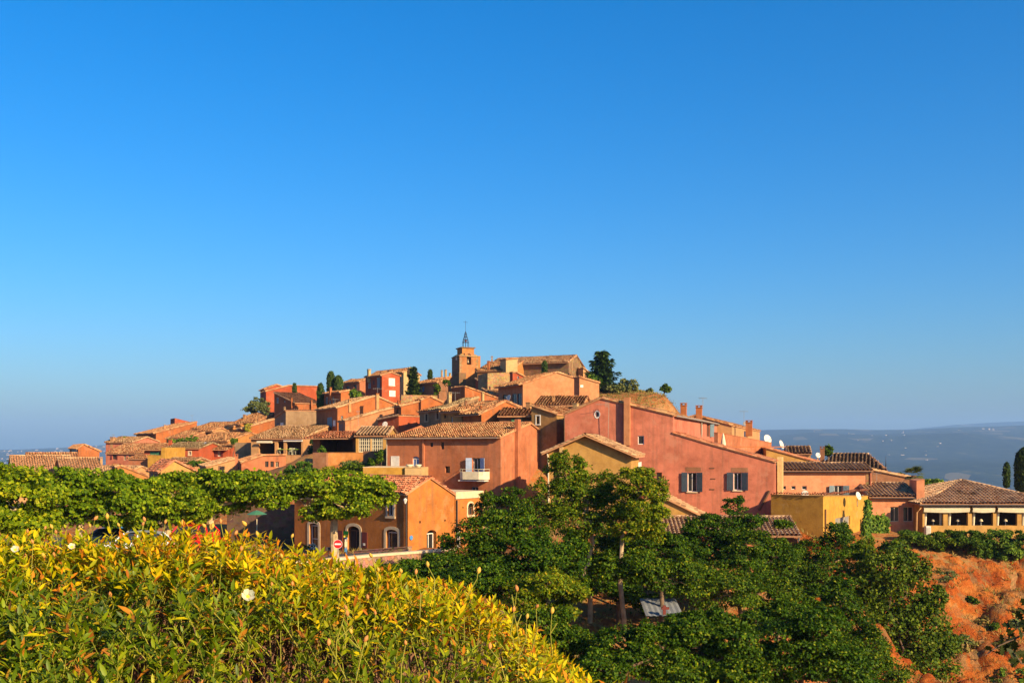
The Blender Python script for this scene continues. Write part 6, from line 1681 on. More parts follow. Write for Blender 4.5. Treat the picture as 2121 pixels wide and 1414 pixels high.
for i, (lab, bl, Y, leaf, nn) in enumerate((('dark garden bush left of the yellow terrace', [(735, 972, 24, 14), (708, 978, 20, 12)], 93, 'shrub', 2600), ('grey green bush below the orange garden wall', [(726, 962, 22, 8), (748, 966, 16, 9)], 95, 'olive', 1800),
    ('fresh green bush below the arched window house', [(612, 975, 22, 10), (630, 966, 16, 10), (645, 978, 18, 10)], 98, 'ivy', 2600), ('dark slender tree beside the open terrace', [(648, 925, 12, 16), (652, 950, 14, 22), (640, 965, 12, 14)], 110, 'cypress', 2600),
    ('leafy pot plant on the dark terrace', [(667, 932, 6, 8)], 101, 'ivy', 500), ('bush under the glazed pavilion', [(790, 945, 12, 14), (775, 960, 14, 12)], 93, 'shrub', 1600), ('vine over the little yard on the upper slope', [(734, 815, 12, 8), (742, 822, 8, 6)], 160, 'ivy', 1200),
    ('dark evergreen under the long red house', [(535, 836, 22, 16), (520, 848, 18, 9), (547, 850, 14, 8)], 186, 'olive', 2600), ('dark tree top behind the left roofs', [(258, 913, 13, 9), (266, 917, 9, 6)], 192, 'shrub', 900),
    ('small bush right of the fresh green bush', [(678, 975, 18, 9), (695, 985, 20, 8)], 97, 'creeper', 1500), ('tree crown right of the pink pier', [(1932, 1000, 22, 11), (1952, 1006, 16, 9), (1918, 1004, 14, 10)], 104, 'ivy', 2200), ('tiny round tree behind the striped roof', [(1716, 934, 9, 9)], 122, 'shrub', 500),
    ('low bush behind the old brown wall', [(1862, 985, 18, 5)], 112, 'shrub', 600), ('creeper hanging under the left tiled eave', [(360, 914, 12, 5), (378, 914, 10, 5), (399, 909, 12, 6)], 175, 'ivy', 1200), ('bushes on the church slope', [(1085, 785, 18, 5), (1110, 783, 15, 5), (1075, 790, 12, 4)], 176, 'shrub', 1200),
    ('bush beside the buttress wall', [(925, 793, 7, 6), (905, 806, 9, 10)], 180, 'shrub', 900), ('green strip of plants below the left red house', [(402, 960, 12, 4), (418, 961, 9, 4)], 137, 'ivy', 600), ('plants on the sheltered yard between the red houses', [(485, 912, 6, 6)], 160, 'ivy', 300))):
    tree('garden_shrub', lab, bl, Y, leaf, nn, 0.20 if Y < 120 else 0.30, bl[0][0], 'shrub', SH, BARKD, 0.06, 90 + i, up=0.3, clump=0.30, nclump=18)
# creepers on walls
def wall_creeper(name, lab, P, U, Vv, n, size, leaf, mask, seed):
    rng = np.random.default_rng(seed); P, U, Vv = (np.array(q, float) for q in (P, U, Vv)); nrm = unit(np.cross(U, Vv)); nrm = nrm if nrm[1] < 0 else -nrm
    a, b = rng.random(n * 3), rng.random(n * 3); ok = mask(a, b, rng); a, b = a[ok][:n], b[ok][:n]; m = len(a)
    Q = P + a[:, None] * U + b[:, None] * Vv + nrm * (0.05 + 0.28 * rng.random((m, 1)) ** 2)
    nn_ = unit(nrm + rng.normal(size=(m, 3)) * 0.5 + [0, 0, 0.3]); ax = unit(np.cross(nn_, rng.normal(size=(m, 3))) - [0, 0, 0.5]); s = size * (0.6 + 0.8 * rng.random(m))
    V, Fq = leaf_cards(Q, ax, nn_, s, s * 0.85)
    root = thing(name, lab, 'creeper', P, 'creepers on the walls')
    nmesh('foliage', V, Fq, LEAF[leaf], root)
    mb = MB()
    for k in range(5):
        x = rng.random() * 0.8 + 0.1; mb.tube([P + U * x + nrm * 0.04, P + U * (x + rng.uniform(-0.1, 0.1)) + Vv * 0.4 + nrm * 0.04, P + U * min(0.95, max(0.05, x + rng.uniform(-0.2, 0.2))) + Vv * 0.9 + nrm * 0.04], [0.04, 0.03, 0.015], 4)
    mb.build('stem', BARKD, root)
A_, B_ = at(1782, 1130, 84.6), at(1803, 1130, 84.9)
wall_creeper('wall_creeper', 'tall narrow bright green creeper on the right corner of the yellow annex', A_, B_ - A_, [0, 0, zpx(1035, 84.8) - A_[2]], 2600, 0.19, 'ivy', lambda a, b, r: (np.abs(a - 0.5 - 0.25 * (b - 0.3)) < 0.48 - 0.30 * b), 5)
A_, B_ = at(1804, 1128, 89.5), at(1837, 1128, 90)
wall_creeper('wall_creeper', 'blocky dark and light creeper against the low pink house', A_, B_ - A_, [0, 0, zpx(1058, 89.8) - A_[2]], 4200, 0.19, 'ivy', lambda a, b, r: b < 0.98 - 0.16 * np.abs(np.sin(a * 9)) - 0.1 * r.random(len(a)), 6)
A_, B_ = at(506, 893, 177.3), at(577, 893, 186)
wall_creeper('wall_creeper', 'yellow green creeper on the lit rust wall of the left houses', A_, B_ - A_, [0, 0, 1.7], 1500, 0.26, 'creeper', lambda a, b, r: (np.sin(a * 17) * 0.12 + np.sin(a * 7 + 1) * 0.15 + 0.40 + 0.25 * a > np.abs(b - 0.35 - 0.35 * a) * 1.6) & (r.random(len(a)) < 0.8), 7)
# conifers
def conifer(name, lab, px, py0, py1, wpx, Y, n, size, kind='cypress', leaf='cypress', seed=3, group='cypresses', cat='cypress'):
    rng = np.random.default_rng(seed); b, t = at(px, py1, Y), at(px, py0, Y); H = t[2] - b[2]; Rm = wpx / 2 / F * Y
    bz = min(b[2], gz(b[0], Y)) if b[2] - gz(b[0], Y) < 12 else b[2]
    root = thing(name, lab, cat, (b[0], Y, bz), group)
    mb = MB(); mb.tube([(b[0], Y, bz - 0.3), (b[0], Y, b[2] + H * 0.9)], [max(0.1, Rm * 0.16), 0.03], 6); mb.build('trunk', BARKD, root)
    if kind == 'cypress':
        pr = lambda h: np.where(h < 0.12, 0.75 + h * 2.0, np.where(h < 0.6, 1.0, np.sqrt(np.maximum(0, 1 - ((h - 0.6) / 0.4) ** 2))))
        prof = [(Rm * 0.80 * float(pr(np.array(h))), h * H) for h in np.linspace(0, 0.98, 12)] + [(0.0, H * 0.985)]
        cb = MB(); cb.lathe(b, prof, 10); cb.build('inner_foliage', LEAF[leaf], root, smooth=True)
        h = rng.random(n); th = rng.random(n) * 2 * math.pi; r = Rm * pr(h) * (0.80 + 0.22 * rng.random(n))
        P = b + np.stack([np.cos(th) * r, np.sin(th) * r, h * H - 0.1 * H * 0], -1)
        out = np.stack([np.cos(th), np.sin(th), 0.25 * np.ones(n)], -1); nn_ = unit(out + rng.normal(size=(n, 3)) * 0.35); ax = unit(np.array([0, 0, 1.0]) + rng.normal(size=(n, 3)) * 0.3 + out * 0.25)
    else:                                                       # tiered cedar
        k = rng.random(n); tier = (np.floor(k ** 1.25 * 10) + 0.0) / 10 + rng.normal(size=n) * 0.008
        rm = Rm * np.maximum(0.03, 1.02 - tier) ** 0.62 * (0.82 + 0.25 * np.sin(np.floor(k ** 1.25 * 10) * 2.1))
        th = rng.random(n) * 2 * math.pi; arm = 0.66 + 0.40 * np.sin(th * 5 + np.floor(k ** 1.25 * 10) * 2.3)
        rr = rm * arm * np.sqrt(rng.random(n))
        P = b + np.stack([np.cos(th) * rr, np.sin(th) * rr, tier * H - 0.10 * rr + rng.normal(size=n) * 0.015 * H + 0.04 * H], -1)
        out = np.stack([np.cos(th), np.sin(th), 0 * th], -1); nn_ = unit(np.array([0, 0, 1.0]) + rng.normal(size=(n, 3)) * 0.4); ax = unit(out + rng.normal(size=(n, 3)) * 0.4)
    s = size * (0.6 + 0.8 * rng.random(n)); V, Fq = leaf_cards(P, ax, nn_, s, s * 0.5)
    nmesh('crown', V, Fq, LEAF[leaf], root)
for i, a in enumerate((('slim cypress in front of the right end of the long red house', 664, 797, 850, 13, 184), ('taller of the two cypresses on the upper slope skyline', 685, 772, 815, 15, 200), ('rounder right hand cypress of the skyline pair', 701, 781, 815, 17, 199),
    ('thin little cypress against the long red wall', 610, 797, 816, 5, 212), ('tiny conifer on the skyline left of the bell tower', 891, 769, 787, 6, 206), ('dark cypress in front of the church nave', 1128, 752, 778, 8, 176), ('small cypress behind the restaurant roof', 2085, 961, 1010, 11, 128), ('large cypress cut by the right photo edge', 2124, 930, 1020, 40, 122))):
    conifer('cypress', *a, 1400 if a[4] < 30 else 5000, 0.45 if a[5] > 150 else 0.3, seed=120 + i)
conifer('cedar', 'big layered cedar on the hilltop right of the church', 1246, 727, 806, 92, 178, 5200, 0.7, 'cedar', 'cypress', 140, 'conifers on the hilltop', 'cedar')
conifer('fir_tree', 'narrow dark fir beside the cream house', 856, 761, 822, 27, 186, 3200, 0.6, 'cedar', 'cypress', 141, 'conifers on the hilltop', 'fir')
for i, (lab, bl, leaf, nn) in enumerate((('lighter bush at the foot of the cedar', [(1232, 790, 12, 16), (1225, 800, 10, 10)], 'ivy', 1500), ('loose grey green tree right of the cedar', [(1302, 796, 16, 13), (1312, 803, 10, 8), (1290, 805, 10, 8)], 'olive', 1600), ('low rounded bushes below the cedar', [(1262, 803, 16, 6), (1282, 804, 12, 6)], 'olive', 1200), ('lonely little tree on the edge of the hilltop cliff', [(1376, 803, 8, 6), (1383, 806, 6, 5)], 'shrub', 700), ('small bush on the hilltop grass', [(1345, 809, 6, 3)], 'olive', 250))):
    tree('hilltop_tree', lab, bl, 176, leaf, nn, 0.4, bl[0][0], 'tree', 'trees and bushes on the hilltop', BARKD, 0.1, 150 + i, clump=0.34, nclump=16)
# palm
pp_ = at(1894, 1003, 97.5); pt_ = thing('palm_tree', 'short fan palm rising behind the pink pier', 'palm', pp_)
mb = MB(); tp_ = at(1893, 984, 97.5); mb.tube([pp_ - [0, 0, 1.5], tp_], [0.22, 0.26], 8); mb.build('trunk', BARKD, pt_)
rng = np.random.default_rng(9); fr_ = []; ff_ = []; nb = 0
for k in range(30):
    th = rng.random() * 2 * math.pi; el_ = rng.uniform(-0.5, 1.2); d = np.array([math.cos(th) * math.cos(el_), math.sin(th) * math.cos(el_), math.sin(el_)]); hub = tp_ + d * 0.55
    sd_ = unit(np.cross(d, [0, 0, 1.0]))
    m = 15; an = np.linspace(-1.35, 1.35, m); ax = np.cos(an)[:, None] * d + np.sin(an)[:, None] * sd_
    nn_ = np.tile(unit(np.cross(sd_, d)), (m, 1)); V, Fq = leaf_cards(np.tile(hub, (m, 1)), ax, nn_, np.full(m, 0.62) * (0.8 + 0.3 * np.cos(an)), np.full(m, 0.075), 0.28)
    fr_.append(V); ff_.append(Fq + nb); nb += len(V)
nmesh('crown', np.concatenate(fr_), np.concatenate(ff_), LEAF['olive'], pt_)
# planter flowers
for t_, p_ in PLANTERS:
    V, Fq = crown([(p_ + [-0.1, 0, 0.45], (0.6, 0.35, 0.3)), (p_ + [0.4, 0, 0.42], (0.3, 0.3, 0.28))], 500, 0.12, np.random.default_rng(3)); nmesh('foliage', V, Fq, LEAF['ivy'], t_)
    V, Fq = crown([(p_ + [0.35, -0.1, 0.5], (0.4, 0.3, 0.25))], 160, 0.10, np.random.default_rng(4)); nmesh('flowers', V, Fq, PAINT['white'], t_)
# ground cover on the slopes
rng = np.random.default_rng(21)
N = 7500
X = rng.uniform(-14, 62, N); Yy = rng.uniform(36, 85, N); den = vnoise(X, Yy, 4.0, 11)
ok = (den > 0.42) & (Yy < 86 - 0.02 * np.abs(X)); X, Yy = X[ok], Yy[ok]; N = len(X); Z = height(X, Yy)
ci = np.clip(((Yy - cys[0]) / 0.26).astype(int), 0, len(cys) - 1); cj = np.clip(((X - cxs[0]) / 0.26).astype(int), 0, len(cxs) - 1)
inc = (X > cxs[0]) & (X < cxs[-1]) & (Yy > cys[0]) & (Yy < cys[-1]); Z = np.where(inc, np.maximum(Z, CZg[ci, cj]), Z)
nbld = 7
P = np.repeat(np.stack([X, Yy, Z - 0.05], -1), nbld, 0) + rng.normal(size=(N * nbld, 3)) * [0.16, 0.16, 0.0]
ax = unit(np.array([0, 0, 1.0]) + rng.normal(size=(N * nbld, 3)) * 0.55); ll = rng.uniform(0.18, 0.55, N * nbld)
V, Fq = leaf_cards(P, ax, unit(rng.normal(size=(N * nbld, 3))), ll, ll * 0.16, 0.3)
gco = nmesh('dry_grass', V, Fq, LEAF['dry']); gco['kind'] = 'stuff'; gco['label'] = 'dry yellow grass tufts on the ochre slopes'; gco['category'] = 'grass'
hx = rng.uniform(12, 32, 2600); hy_ = rng.uniform(158, 192, 2600); hz_ = height(hx, hy_); m4 = 5
P = np.repeat(np.stack([hx, hy_, hz_ - 0.05], -1), m4, 0) + rng.normal(size=(2600 * m4, 3)) * [0.25, 0.25, 0.0]
ax = unit(np.array([0, 0, 1.0]) + rng.normal(size=(2600 * m4, 3)) * 0.5); ll = rng.uniform(0.2, 0.5, 2600 * m4)
V, Fq = leaf_cards(P, ax, unit(rng.normal(size=(2600 * m4, 3))), ll, ll * 0.25, 0.3)
gh = nmesh('hilltop_grass', V, Fq, LEAF['dry']); gh['kind'] = 'stuff'; gh['label'] = 'dry grass on the hilltop right of the church'; gh['category'] = 'grass'
# undergrowth filling the ravine floor
U_ = 1150
ux = rng.uniform(-14, 40, U_); uy = rng.uniform(14, 80, U_); dn = vnoise(ux, uy, 6.0, 51); okk = (dn > 0.40) & ~((ux > 26) & (uy > 66)) & (uy < 72 + 0.25 * ux) & ~((np.abs(ux - 5.5) < 3.2) & (uy > 50) & (uy < 64))
ux, uy = ux[okk], uy[okk]; uz = height(ux, uy); pc_ = 70; nU = len(ux)
q_ = unit(rng.normal(size=(nU * pc_, 3))); q_[:, 2] = np.abs(q_[:, 2]); rad_ = np.repeat(rng.uniform(0.5, 1.25, nU), pc_)[:, None]
P = np.repeat(np.stack([ux, uy, uz], -1), pc_, 0) + q_ * rad_ * (0.5 + 0.5 * rng.random((nU * pc_, 1))) * [1, 1, 0.85]
nn_ = unit(q_ + [0, 0, 0.5] + rng.normal(size=q_.shape) * 0.4); ax = unit(np.cross(nn_, rng.normal(size=q_.shape))); s_ = 0.19 * (0.6 + 0.8 * rng.random(nU * pc_))
V, Fq = leaf_cards(P, ax, nn_, s_, s_ * 0.65)
un = nmesh('undergrowth', V, Fq, LEAF['robinia']); un['kind'] = 'stuff'; un['label'] = 'low green undergrowth on the ravine slopes'; un['category'] = 'undergrowth'
# low scrub: countable bushes on the cliff
for i, (px, py, r, Y, leaf) in enumerate(((2008, 1192, 13, 80.5, 'shrub'), (2060, 1255, 11, 78, 'shrub'), (2105, 1258, 13, 78, 'olive'), (1985, 1268, 22, 77, 'olive'), (2035, 1230, 22, 79, 'dry'), (2090, 1222, 20, 79, 'dry'), (2010, 1310, 24, 76, 'dry'), (1962, 1175, 24, 82, 'olive'), (1935, 1160, 18, 82.5, 'creeper'), (2080, 1395, 26, 73, 'ivy'), (2120, 1390, 24, 73, 'ivy'), (2075, 1320, 18, 76, 'dry'))):
    x = at(px, py, Y)[0]; z = gz(x, Y); pyy = HY - (z + 0.25) / Y * F
    tree('cliff_scrub', ['small round green bush high on the ochre cliff', 'small green bush in the middle of the cliff', 'grey green bush at the right of the cliff', 'grey bush on the left flank of the cliff', 'dry brown scrub across the upper cliff', 'dry scrub at the upper right of the cliff', 'dry scrub patch on the lower left cliff', 'spiky yellow green clump under the hedge', 'yellowing clump at the cliff top by the ivy mass', 'leafy weeds at the foot of the cliff', 'leafy weeds in the lower right corner of the cliff', 'dry scrub at the lower middle of the cliff'][i],
         [(px, pyy, r, r * 0.55)], Y, leaf, 500, 0.20, px, 'bush', 'scrub on the ochre cliff', BARKD, 0.03, 170 + i, clump=0.4, nclump=12, limbs=False, base=z)
# ------------------------------------------------------------------ foreground rockrose bushes
rng = np.random.default_rng(77)
CP = np.array([-900, -400, 0, 100, 200, 300, 400, 480, 560, 640, 740, 800, 900, 980, 1050, 1120, 1180, 1215, 1260, 1400], float)
CYp = np.array([1130, 1125, 1132, 1124, 1116, 1110, 1106, 1120, 1152, 1180, 1200, 1206, 1206, 1232, 1275, 1318, 1362, 1420, 1520, 1800], float)
RYD = 3.4
def canopy(x, y):
    zr = -(np.interp(x / RYD * F + CX, CP, CYp) - HY) / F * RYD
    return zr - 0.165 * np.maximum(0, RYD - y) ** 1.15 - 0.5 * np.maximum(0, y - RYD) ** 1.5 + 0.10 * (vnoise(x, y, 0.20, 31) - 0.5) + 0.10 * (vnoise(x, y, 0.5, 32) - 0.5)
M_ = 7800
sx_ = rng.uniform(-2.7, 0.34, M_); sy_ = rng.uniform(1.75, 4.3, M_)
sz_ = canopy(sx_, sy_)
inner = rng.random(M_) ** 2.0 * 0.15
pxs = sx_ / sy_ * F + CX; pys = HY - (sz_ - inner) / sy_ * F
thin = np.where((pxs > 480) & (pys > 1275), 0.45, 1.0) * np.where((pxs > 1090) & (pys > 1330), 1.6, 1.0)
ok = (rng.random(M_) < thin) & (sz_ > -0.95) & (pxs > -180)
sx_, sy_, sz_, inner = sx_[ok], sy_[ok], sz_[ok], inner[ok]
extra = [(1200, 1400, 2.5), (1225, 1392, 2.45), (1262, 1404, 2.4), (1290, 1398, 2.4), (1350, 1404, 2.35), (1385, 1408, 2.3), (1240, 1412, 2.4), (1480, 1416, 2.2), (1180, 1385, 2.6)]
sx_ = np.concatenate([sx_, [at(*e)[0] for e in extra]]); sy_ = np.concatenate([sy_, [e[2] for e in extra]]); sz_ = np.concatenate([sz_, [at(*e)[2] - 0.03 for e in extra]]); inner = np.concatenate([inner, np.zeros(len(extra))])
S = len(sx_)
tips = np.stack([sx_, sy_, sz_ - inner], -1)
sdir = unit(np.stack([rng.normal(0, 0.34, S) + 0.05, rng.normal(-0.18, 0.34, S), np.ones(S)], -1))
slen = rng.uniform(0.07, 0.15, S)
root_s = tips - sdir * slen[:, None]
LP = []; LA = []; LN = []; LL = []; LS = []
for q in range(7):
    for half in (0, 1):
        keep = rng.random(S) < 0.88
        t = (0.25 + 0.78 * q / 6)
        base = root_s + sdir * (slen * t)[:, None]
        az = rng.random(S) * 0.6 + q * math.pi / 2 + half * math.pi + (np.arange(S) * 2.399)
        h = unit(np.cross(sdir, np.array([0.3, 0.9, 0.1]))); g_ = np.cross(sdir, h)
        rad = np.cos(az)[:, None] * h + np.sin(az)[:, None] * g_
        lean = (0.35 + 0.75 * (1 - t) + rng.normal(0, 0.18, S))[:, None]
        ax = unit(sdir * (1.05 - lean * 0.6) + rad * (0.45 + lean * 0.5))
        nn_ = unit(np.cross(np.cross(ax, sdir + 1e-3), ax) + rng.normal(size=(S, 3)) * 0.12)
        ln = (0.044 - 0.015 * t + rng.normal(0, 0.008, S)).clip(0.018, 0.085)
        LP.append(base[keep]); LA.append(ax[keep]); LN.append(nn_[keep]); LL.append(ln[keep]); LS.append(np.arange(S)[keep])
LP, LA, LN, LL, LS = (np.concatenate(q) for q in (LP, LA, LN, LL, LS))
def lance(P, A, Nn, L, wr=0.32, bend=0.18):
    """lance shaped leaves folded on the midrib, eight triangles each"""
    A = unit(A); sd_ = unit(np.cross(A, Nn)); n_ = np.cross(sd_, A); L = L[:, None]; W_ = L * wr
    p = lambda t, s, u: P + A * L * t + sd_ * W_ * s + n_ * (L * (u - bend * t * t))
    V = np.stack([p(0, 0, 0), p(0.3, 0.42, 0.03), p(0.3, -0.42, 0.03), p(0.3, 0, 0), p(0.65, 0.40, 0.03), p(0.65, -0.40, 0.03), p(0.65, 0, 0), p(1, 0, 0)], 1)
    T = np.array([(0, 1, 3), (0, 3, 2), (1, 4, 3), (3, 4, 6), (2, 3, 6), (2, 6, 5), (4, 7, 6), (5, 6, 7)])
    k = np.arange(len(P))[:, None, None] * 8
    return V.reshape(-1, 3), (T[None] + k).reshape(-1, 3)
BNAMES = (('rockrose bush with one white bloom at the left edge of the foreground', -9, -1.36), ('middle foreground rockrose bush in front of the parked cars', -1.36, -0.74), ('foreground rockrose bush with bare brown stems, thinning out to the right', -0.74, 9))
bushes = []
for k, (lab, xa, xb) in enumerate(BNAMES):
    bx = (-1.9, -1.05, -0.35)[k]
    b = thing('rockrose_bush', lab, 'bush', (bx, 3.2, gz(bx, 3.2)), 'rockrose bushes in the foreground')
    bushes.append((b, xa, xb))
LEAFC = [leaf_mat('rockrose_leaf_%s' % nm, [(0, c), (1, c)], 0.34, 0.6, spec=0.10) for nm, c in (('green', (0.15, 0.23, 0.004)), ('lime', (0.30, 0.37, 0.006)), ('yellow', (0.68, 0.56, 0.006)), ('rust', (0.66, 0.24, 0.02)))]
protos = []
for c in range(4):
    V, T = lance(np.zeros((1, 3)), np.array([[1.0, 0, 0]]), np.array([[0, 0, 1.0]]), np.array([1.0]), 0.32, 0.2 if c < 3 else 0.5)
    o = nmesh('leaf', V, T, LEAFC[c]); protos.append(o.data); bpy.data.objects.remove(o)
appx = LL / LP[:, 1]
pxl = LP[:, 0] / LP[:, 1] * F + CX; pyl = HY - LP[:, 2] / LP[:, 1] * F
vis = (pxl > 0) & (pxl < 2121) & (pyl < 1400) & (inner[LS] < 0.03)
from mathutils import Matrix
for b, xa, xb in bushes:
    mine = (LP[:, 0] >= xa) & (LP[:, 0] < xb)
    cand = np.where(mine & vis)[0]; cand = cand[np.argsort(-appx[cand])][:260]
    single = np.zeros(len(LP), bool); single[cand] = True
    rest = mine & ~single
    topk = np.clip((pyl - np.interp(pxl, CP, CYp)) / 150.0 + rng.normal(0, 0.25, len(pyl)), 0, 1)
    for nm_, mt_, sel in (('foliage', 'cistus', topk[...] < 0.58), ('green_foliage', 'cistus_green', topk[...] >= 0.58)):
        rs_ = rest & sel; deep = rs_ & (inner[LS] > 0.07); rs_ = rs_ & ~deep
        V, T = lance(LP[rs_], LA[rs_], LN[rs_], LL[rs_])
        V2, Q2 = leaf_cards(LP[deep], LA[deep], LN[deep], LL[deep], LL[deep] * 0.3)
        T2 = np.concatenate([Q2[:, [0, 1, 2]], Q2[:, [0, 2, 3]]]) + len(V)
        fo = nmesh(nm_, np.concatenate([V, V2]), np.concatenate([T, T2]), LEAF[mt_], b); fo['kind'] = 'stuff'
    org = np.array(b['_o'])
    for i in cand:
        o = bpy.data.objects.new('leaf', protos[int(rng.choice(4, p=(0.42, 0.34, 0.15, 0.09)))])
        A = LA[i] / np.linalg.norm(LA[i]); sd_ = np.cross(A, LN[i]); sd_ /= np.linalg.norm(sd_); n_ = np.cross(sd_, A); L = LL[i]
        p = LP[i] - org
        o.matrix_local = Matrix(((A[0] * L, -sd_[0] * L, n_[0] * L, p[0]), (A[1] * L, -sd_[1] * L, n_[1] * L, p[1]), (A[2] * L, -sd_[2] * L, n_[2] * L, p[2]), (0, 0, 0, 1)))
        col.objects.link(o); o.parent = b
    ms_ = (sx_ >= xa) & (sx_ < xb)
    st = MB(); tw_ = MB()
    for i in np.where(ms_)[0]:
        if inner[i] < 0.12:
            st.tube([root_s[i] - sdir[i] * 0.05, tips[i]], [0.0016, 0.0009], 3, cap=False)
    st.build('shoots', STALK, b)['kind'] = 'stuff'
    idx = np.where(ms_)[0]
    for i in rng.choice(idx, min(len(idx), 240), replace=False):
        e = root_s[i]; bx = org[0] + (e[0] - org[0]) * rng.uniform(0.2, 0.75); s = np.array([bx, 3.1 + rng.normal(0, 0.25), -1.25])
        mid = (s + e) / 2 + rng.normal(size=3) * [0.10, 0.08, 0.05]; m2 = mid * 0.35 + e * 0.65 + rng.normal(size=3) * 0.03
        tw_.tube([s, mid, m2, e], [0.009, 0.006, 0.0045, 0.002], 4, cap=False)
        for _ in range(2):
            q = m2 + rng.normal(size=3) * [0.10, 0.08, 0.08]; tw_.tube([mid * 0.5 + m2 * 0.5, q], [0.003, 0.0012], 3, cap=False)
    tw_.build('branches', TWIG, b)['kind'] = 'stuff'
# buds on long stalks
bm_ = MB(); bm_.lathe((0, 0, 0), [(0.0015, -0.004), (0.0055, 0.0), (0.0078, 0.006), (0.0072, 0.012), (0.004, 0.018), (0.0, 0.022)], 7)
bud_protos = []
for nm, c in (('amber', (0.62, 0.36, 0.05)), ('orange', (0.60, 0.24, 0.06)), ('rosy', (0.50, 0.20, 0.05))):
    o = bm_.build('bud', plain('bud_' + nm, c, 0.7, var=0.25), None, smooth=True); bud_protos.append(o.data); bpy.data.objects.remove(o)
bud_px = [(57, 1102, 'c'), (93, 1095, 'c'), (108, 1093, 'a'), (116, 1104, 'c'), (187, 1090, 'a'), (196, 1075, 'b'), (222, 1073, 'a'), (247, 1089, 'a'), (300, 1078, 'b'), (342, 1083, 'b'), (381, 1087, 'a'), (425, 1091, 'a'), (440, 1092, 'a'), (457, 1082, 'b'), (509, 1087, 'a'), (533, 1108, 'a'), (604, 1112, 'a'), (487, 1107, 'b'),
          (770, 1152, 'a'), (831, 1185, 'a'), (861, 1187, 'b'), (886, 1172, 'a'), (990, 1185, 'a'), (697, 1183, 'a'), (784, 1182, 'a'), (1071, 1222, 'c'), (1110, 1257, 'c'), (1063, 1265, 'b'), (1143, 1268, 'a'), (30, 1135, 'c'), (70, 1130, 'a')]
while len(bud_px) < 70:
    px = rng.uniform(0, 1150); yb = np.interp(px, CP, CYp); bud_px.append((px, yb - 25 + abs(rng.normal(0, 110)), 'abc'[rng.integers(0, 3)]))
stalks = [MB(), MB(), MB()]
for px, py, kd in bud_px:
    if py > 1405: continue
    Yb = float(np.interp(py, [1075, 1160, 1400], [3.5, 3.2, 2.45])) + rng.normal(0, 0.08)
    p = at(px, py, Yb); k = 0 if p[0] < -1.36 else (1 if p[0] < -0.74 else 2)
    b = bushes[k][0]; o = bpy.data.objects.new('bud', bud_protos['abc'.index(kd)])
    o.location = p - np.array(b['_o']); o.rotation_euler = (rng.normal(0, 0.3), rng.normal(0, 0.3), 0); o.scale = [rng.uniform(0.55, 0.9)] * 3
    col.objects.link(o); o.parent = b
    ln = rng.uniform(0.07, 0.15); q = p + np.array([rng.normal(0, 0.02), rng.normal(0, 0.02), -ln]); m_ = (p + q) / 2 + rng.normal(size=3) * 0.008
    stalks[k].tube([q, m_, p], [0.0018, 0.0014, 0.0011], 4, cap=False)
    if rng.random() < 0.55:
        r_ = m_ + np.array([rng.normal(0, 0.02), rng.normal(0, 0.015), rng.uniform(0.02, 0.045)]); stalks[k].tube([m_, r_], [0.0016, 0.0014], 4, cap=False)
for k in range(3):
    stalks[k].build('bud_stalks', STALK, bushes[k][0])['kind'] = 'stuff'
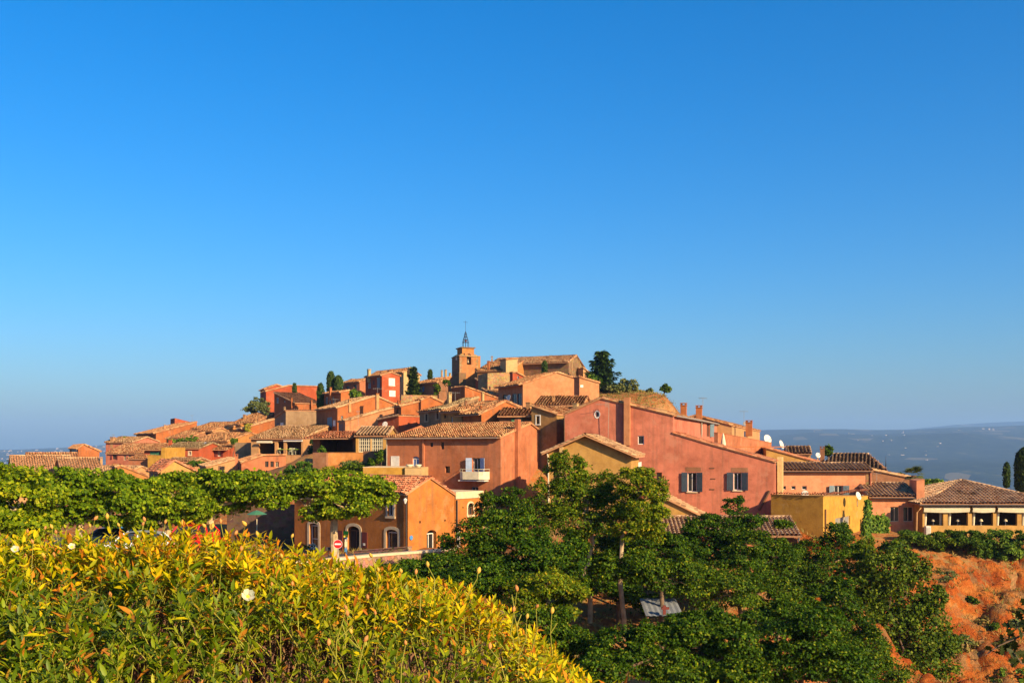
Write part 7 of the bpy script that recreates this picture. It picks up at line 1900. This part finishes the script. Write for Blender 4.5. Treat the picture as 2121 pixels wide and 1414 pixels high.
# open white flowers
PETAL = leaf_mat('white_petals', [(0, (0.72, 0.66, 0.52)), (1, (0.80, 0.76, 0.64))], 0.3)
for px, py, r in ((32, 1139, 0.011), (149, 1133, 0.010), (513, 1236, 0.017)):
    Yb = float(np.interp(py, [1075, 1160, 1400], [3.45, 3.15, 2.4])) - 0.12; p = at(px, py, Yb); k = 0 if p[0] < -1.36 else (1 if p[0] < -0.74 else 2); b = bushes[k][0]
    cm = MB(); cm.lathe(p, [(0.0, 0.004), (0.006, 0.004), (0.007, -0.003), (0, -0.006)], 8, axis=(0.3, -0.8, 0.5)); fl_ = cm.build('flower', plain('flower_centre', (0.65, 0.42, 0.03), 0.8), b)
    n_ = unit(np.array([0.3, -0.8, 0.5])); u_ = unit(np.cross(n_, [0, 0, 1.0])); v_ = np.cross(n_, u_)
    for j in range(5):
        pm = MB(); pts = []
        for rr, sp in ((0.12, 0.2), (0.6, 0.72), (0.95, 0.60), (1.12, 0.25), (1.06, 0.0), (1.12, -0.25), (0.95, -0.60), (0.6, -0.72), (0.12, -0.2)):
            a = 2 * math.pi * j / 5 + sp; pts.append(p + (u_ * math.cos(a) + v_ * math.sin(a)) * r * rr + n_ * r * (0.95 * rr ** 1.6 + 0.12 * math.cos(3 * sp + j)))
        pm.poly(pts); pm.build('petal', PETAL, fl_, origin=b['_o'])
# dark oak twig reaching in from the right
op = at(2135, 1330, 8.5); ok_ = thing('oak_branch', 'dark oak twig with lobed leaves at the right photo edge', 'branch', op)
mb = MB(); tws = [[(2160, 1290), (2110, 1318), (2070, 1336), (2040, 1356)], [(2150, 1380), (2115, 1372), (2100, 1350)], [(2140, 1250), (2118, 1290), (2095, 1310)]]
for t_ in tws:
    mb.tube([at(x, y, 8.5) for x, y in t_], list(np.linspace(0.012, 0.004, len(t_))), 5)
mb.build('twig', BARKD, ok_)
lob = [(0, 0), (0.12, 0.10), (0.28, 0.08), (0.36, 0.26), (0.46, 0.14), (0.58, 0.34), (0.68, 0.16), (0.82, 0.24), (0.88, 0.10), (1.0, 0.0)]
sh_ = lob + [(x, -y) for x, y in reversed(lob[1:-1])]
lm = MB(); lm.poly([(x, y, 0.08 * abs(y) - 0.1 * x * x) for x, y in sh_]); o = lm.build('leaf', LEAF['oak'], None); oakd = o.data; bpy.data.objects.remove(o)
for t_ in tws:
    for k in range(13):
        i = rng.integers(0, len(t_) - 1); f = rng.random(); x = t_[i][0] * (1 - f) + t_[i + 1][0] * f; y = t_[i][1] * (1 - f) + t_[i + 1][1] * f
        o = bpy.data.objects.new('leaf', oakd); o.location = at(x, y, 8.5 + rng.normal(0, 0.08)) - np.array(ok_['_o']); o.rotation_euler = (R(90) + rng.normal(0, 0.7), rng.uniform(0, 6.3), rng.normal(0, 0.6)); o.scale = [rng.uniform(0.09, 0.13)] * 3
        col.objects.link(o); o.parent = ok_
# ------------------------------------------------------------------ tidy up helper properties
for o in bpy.data.objects:
    if '_o' in o:
        del o['_o']
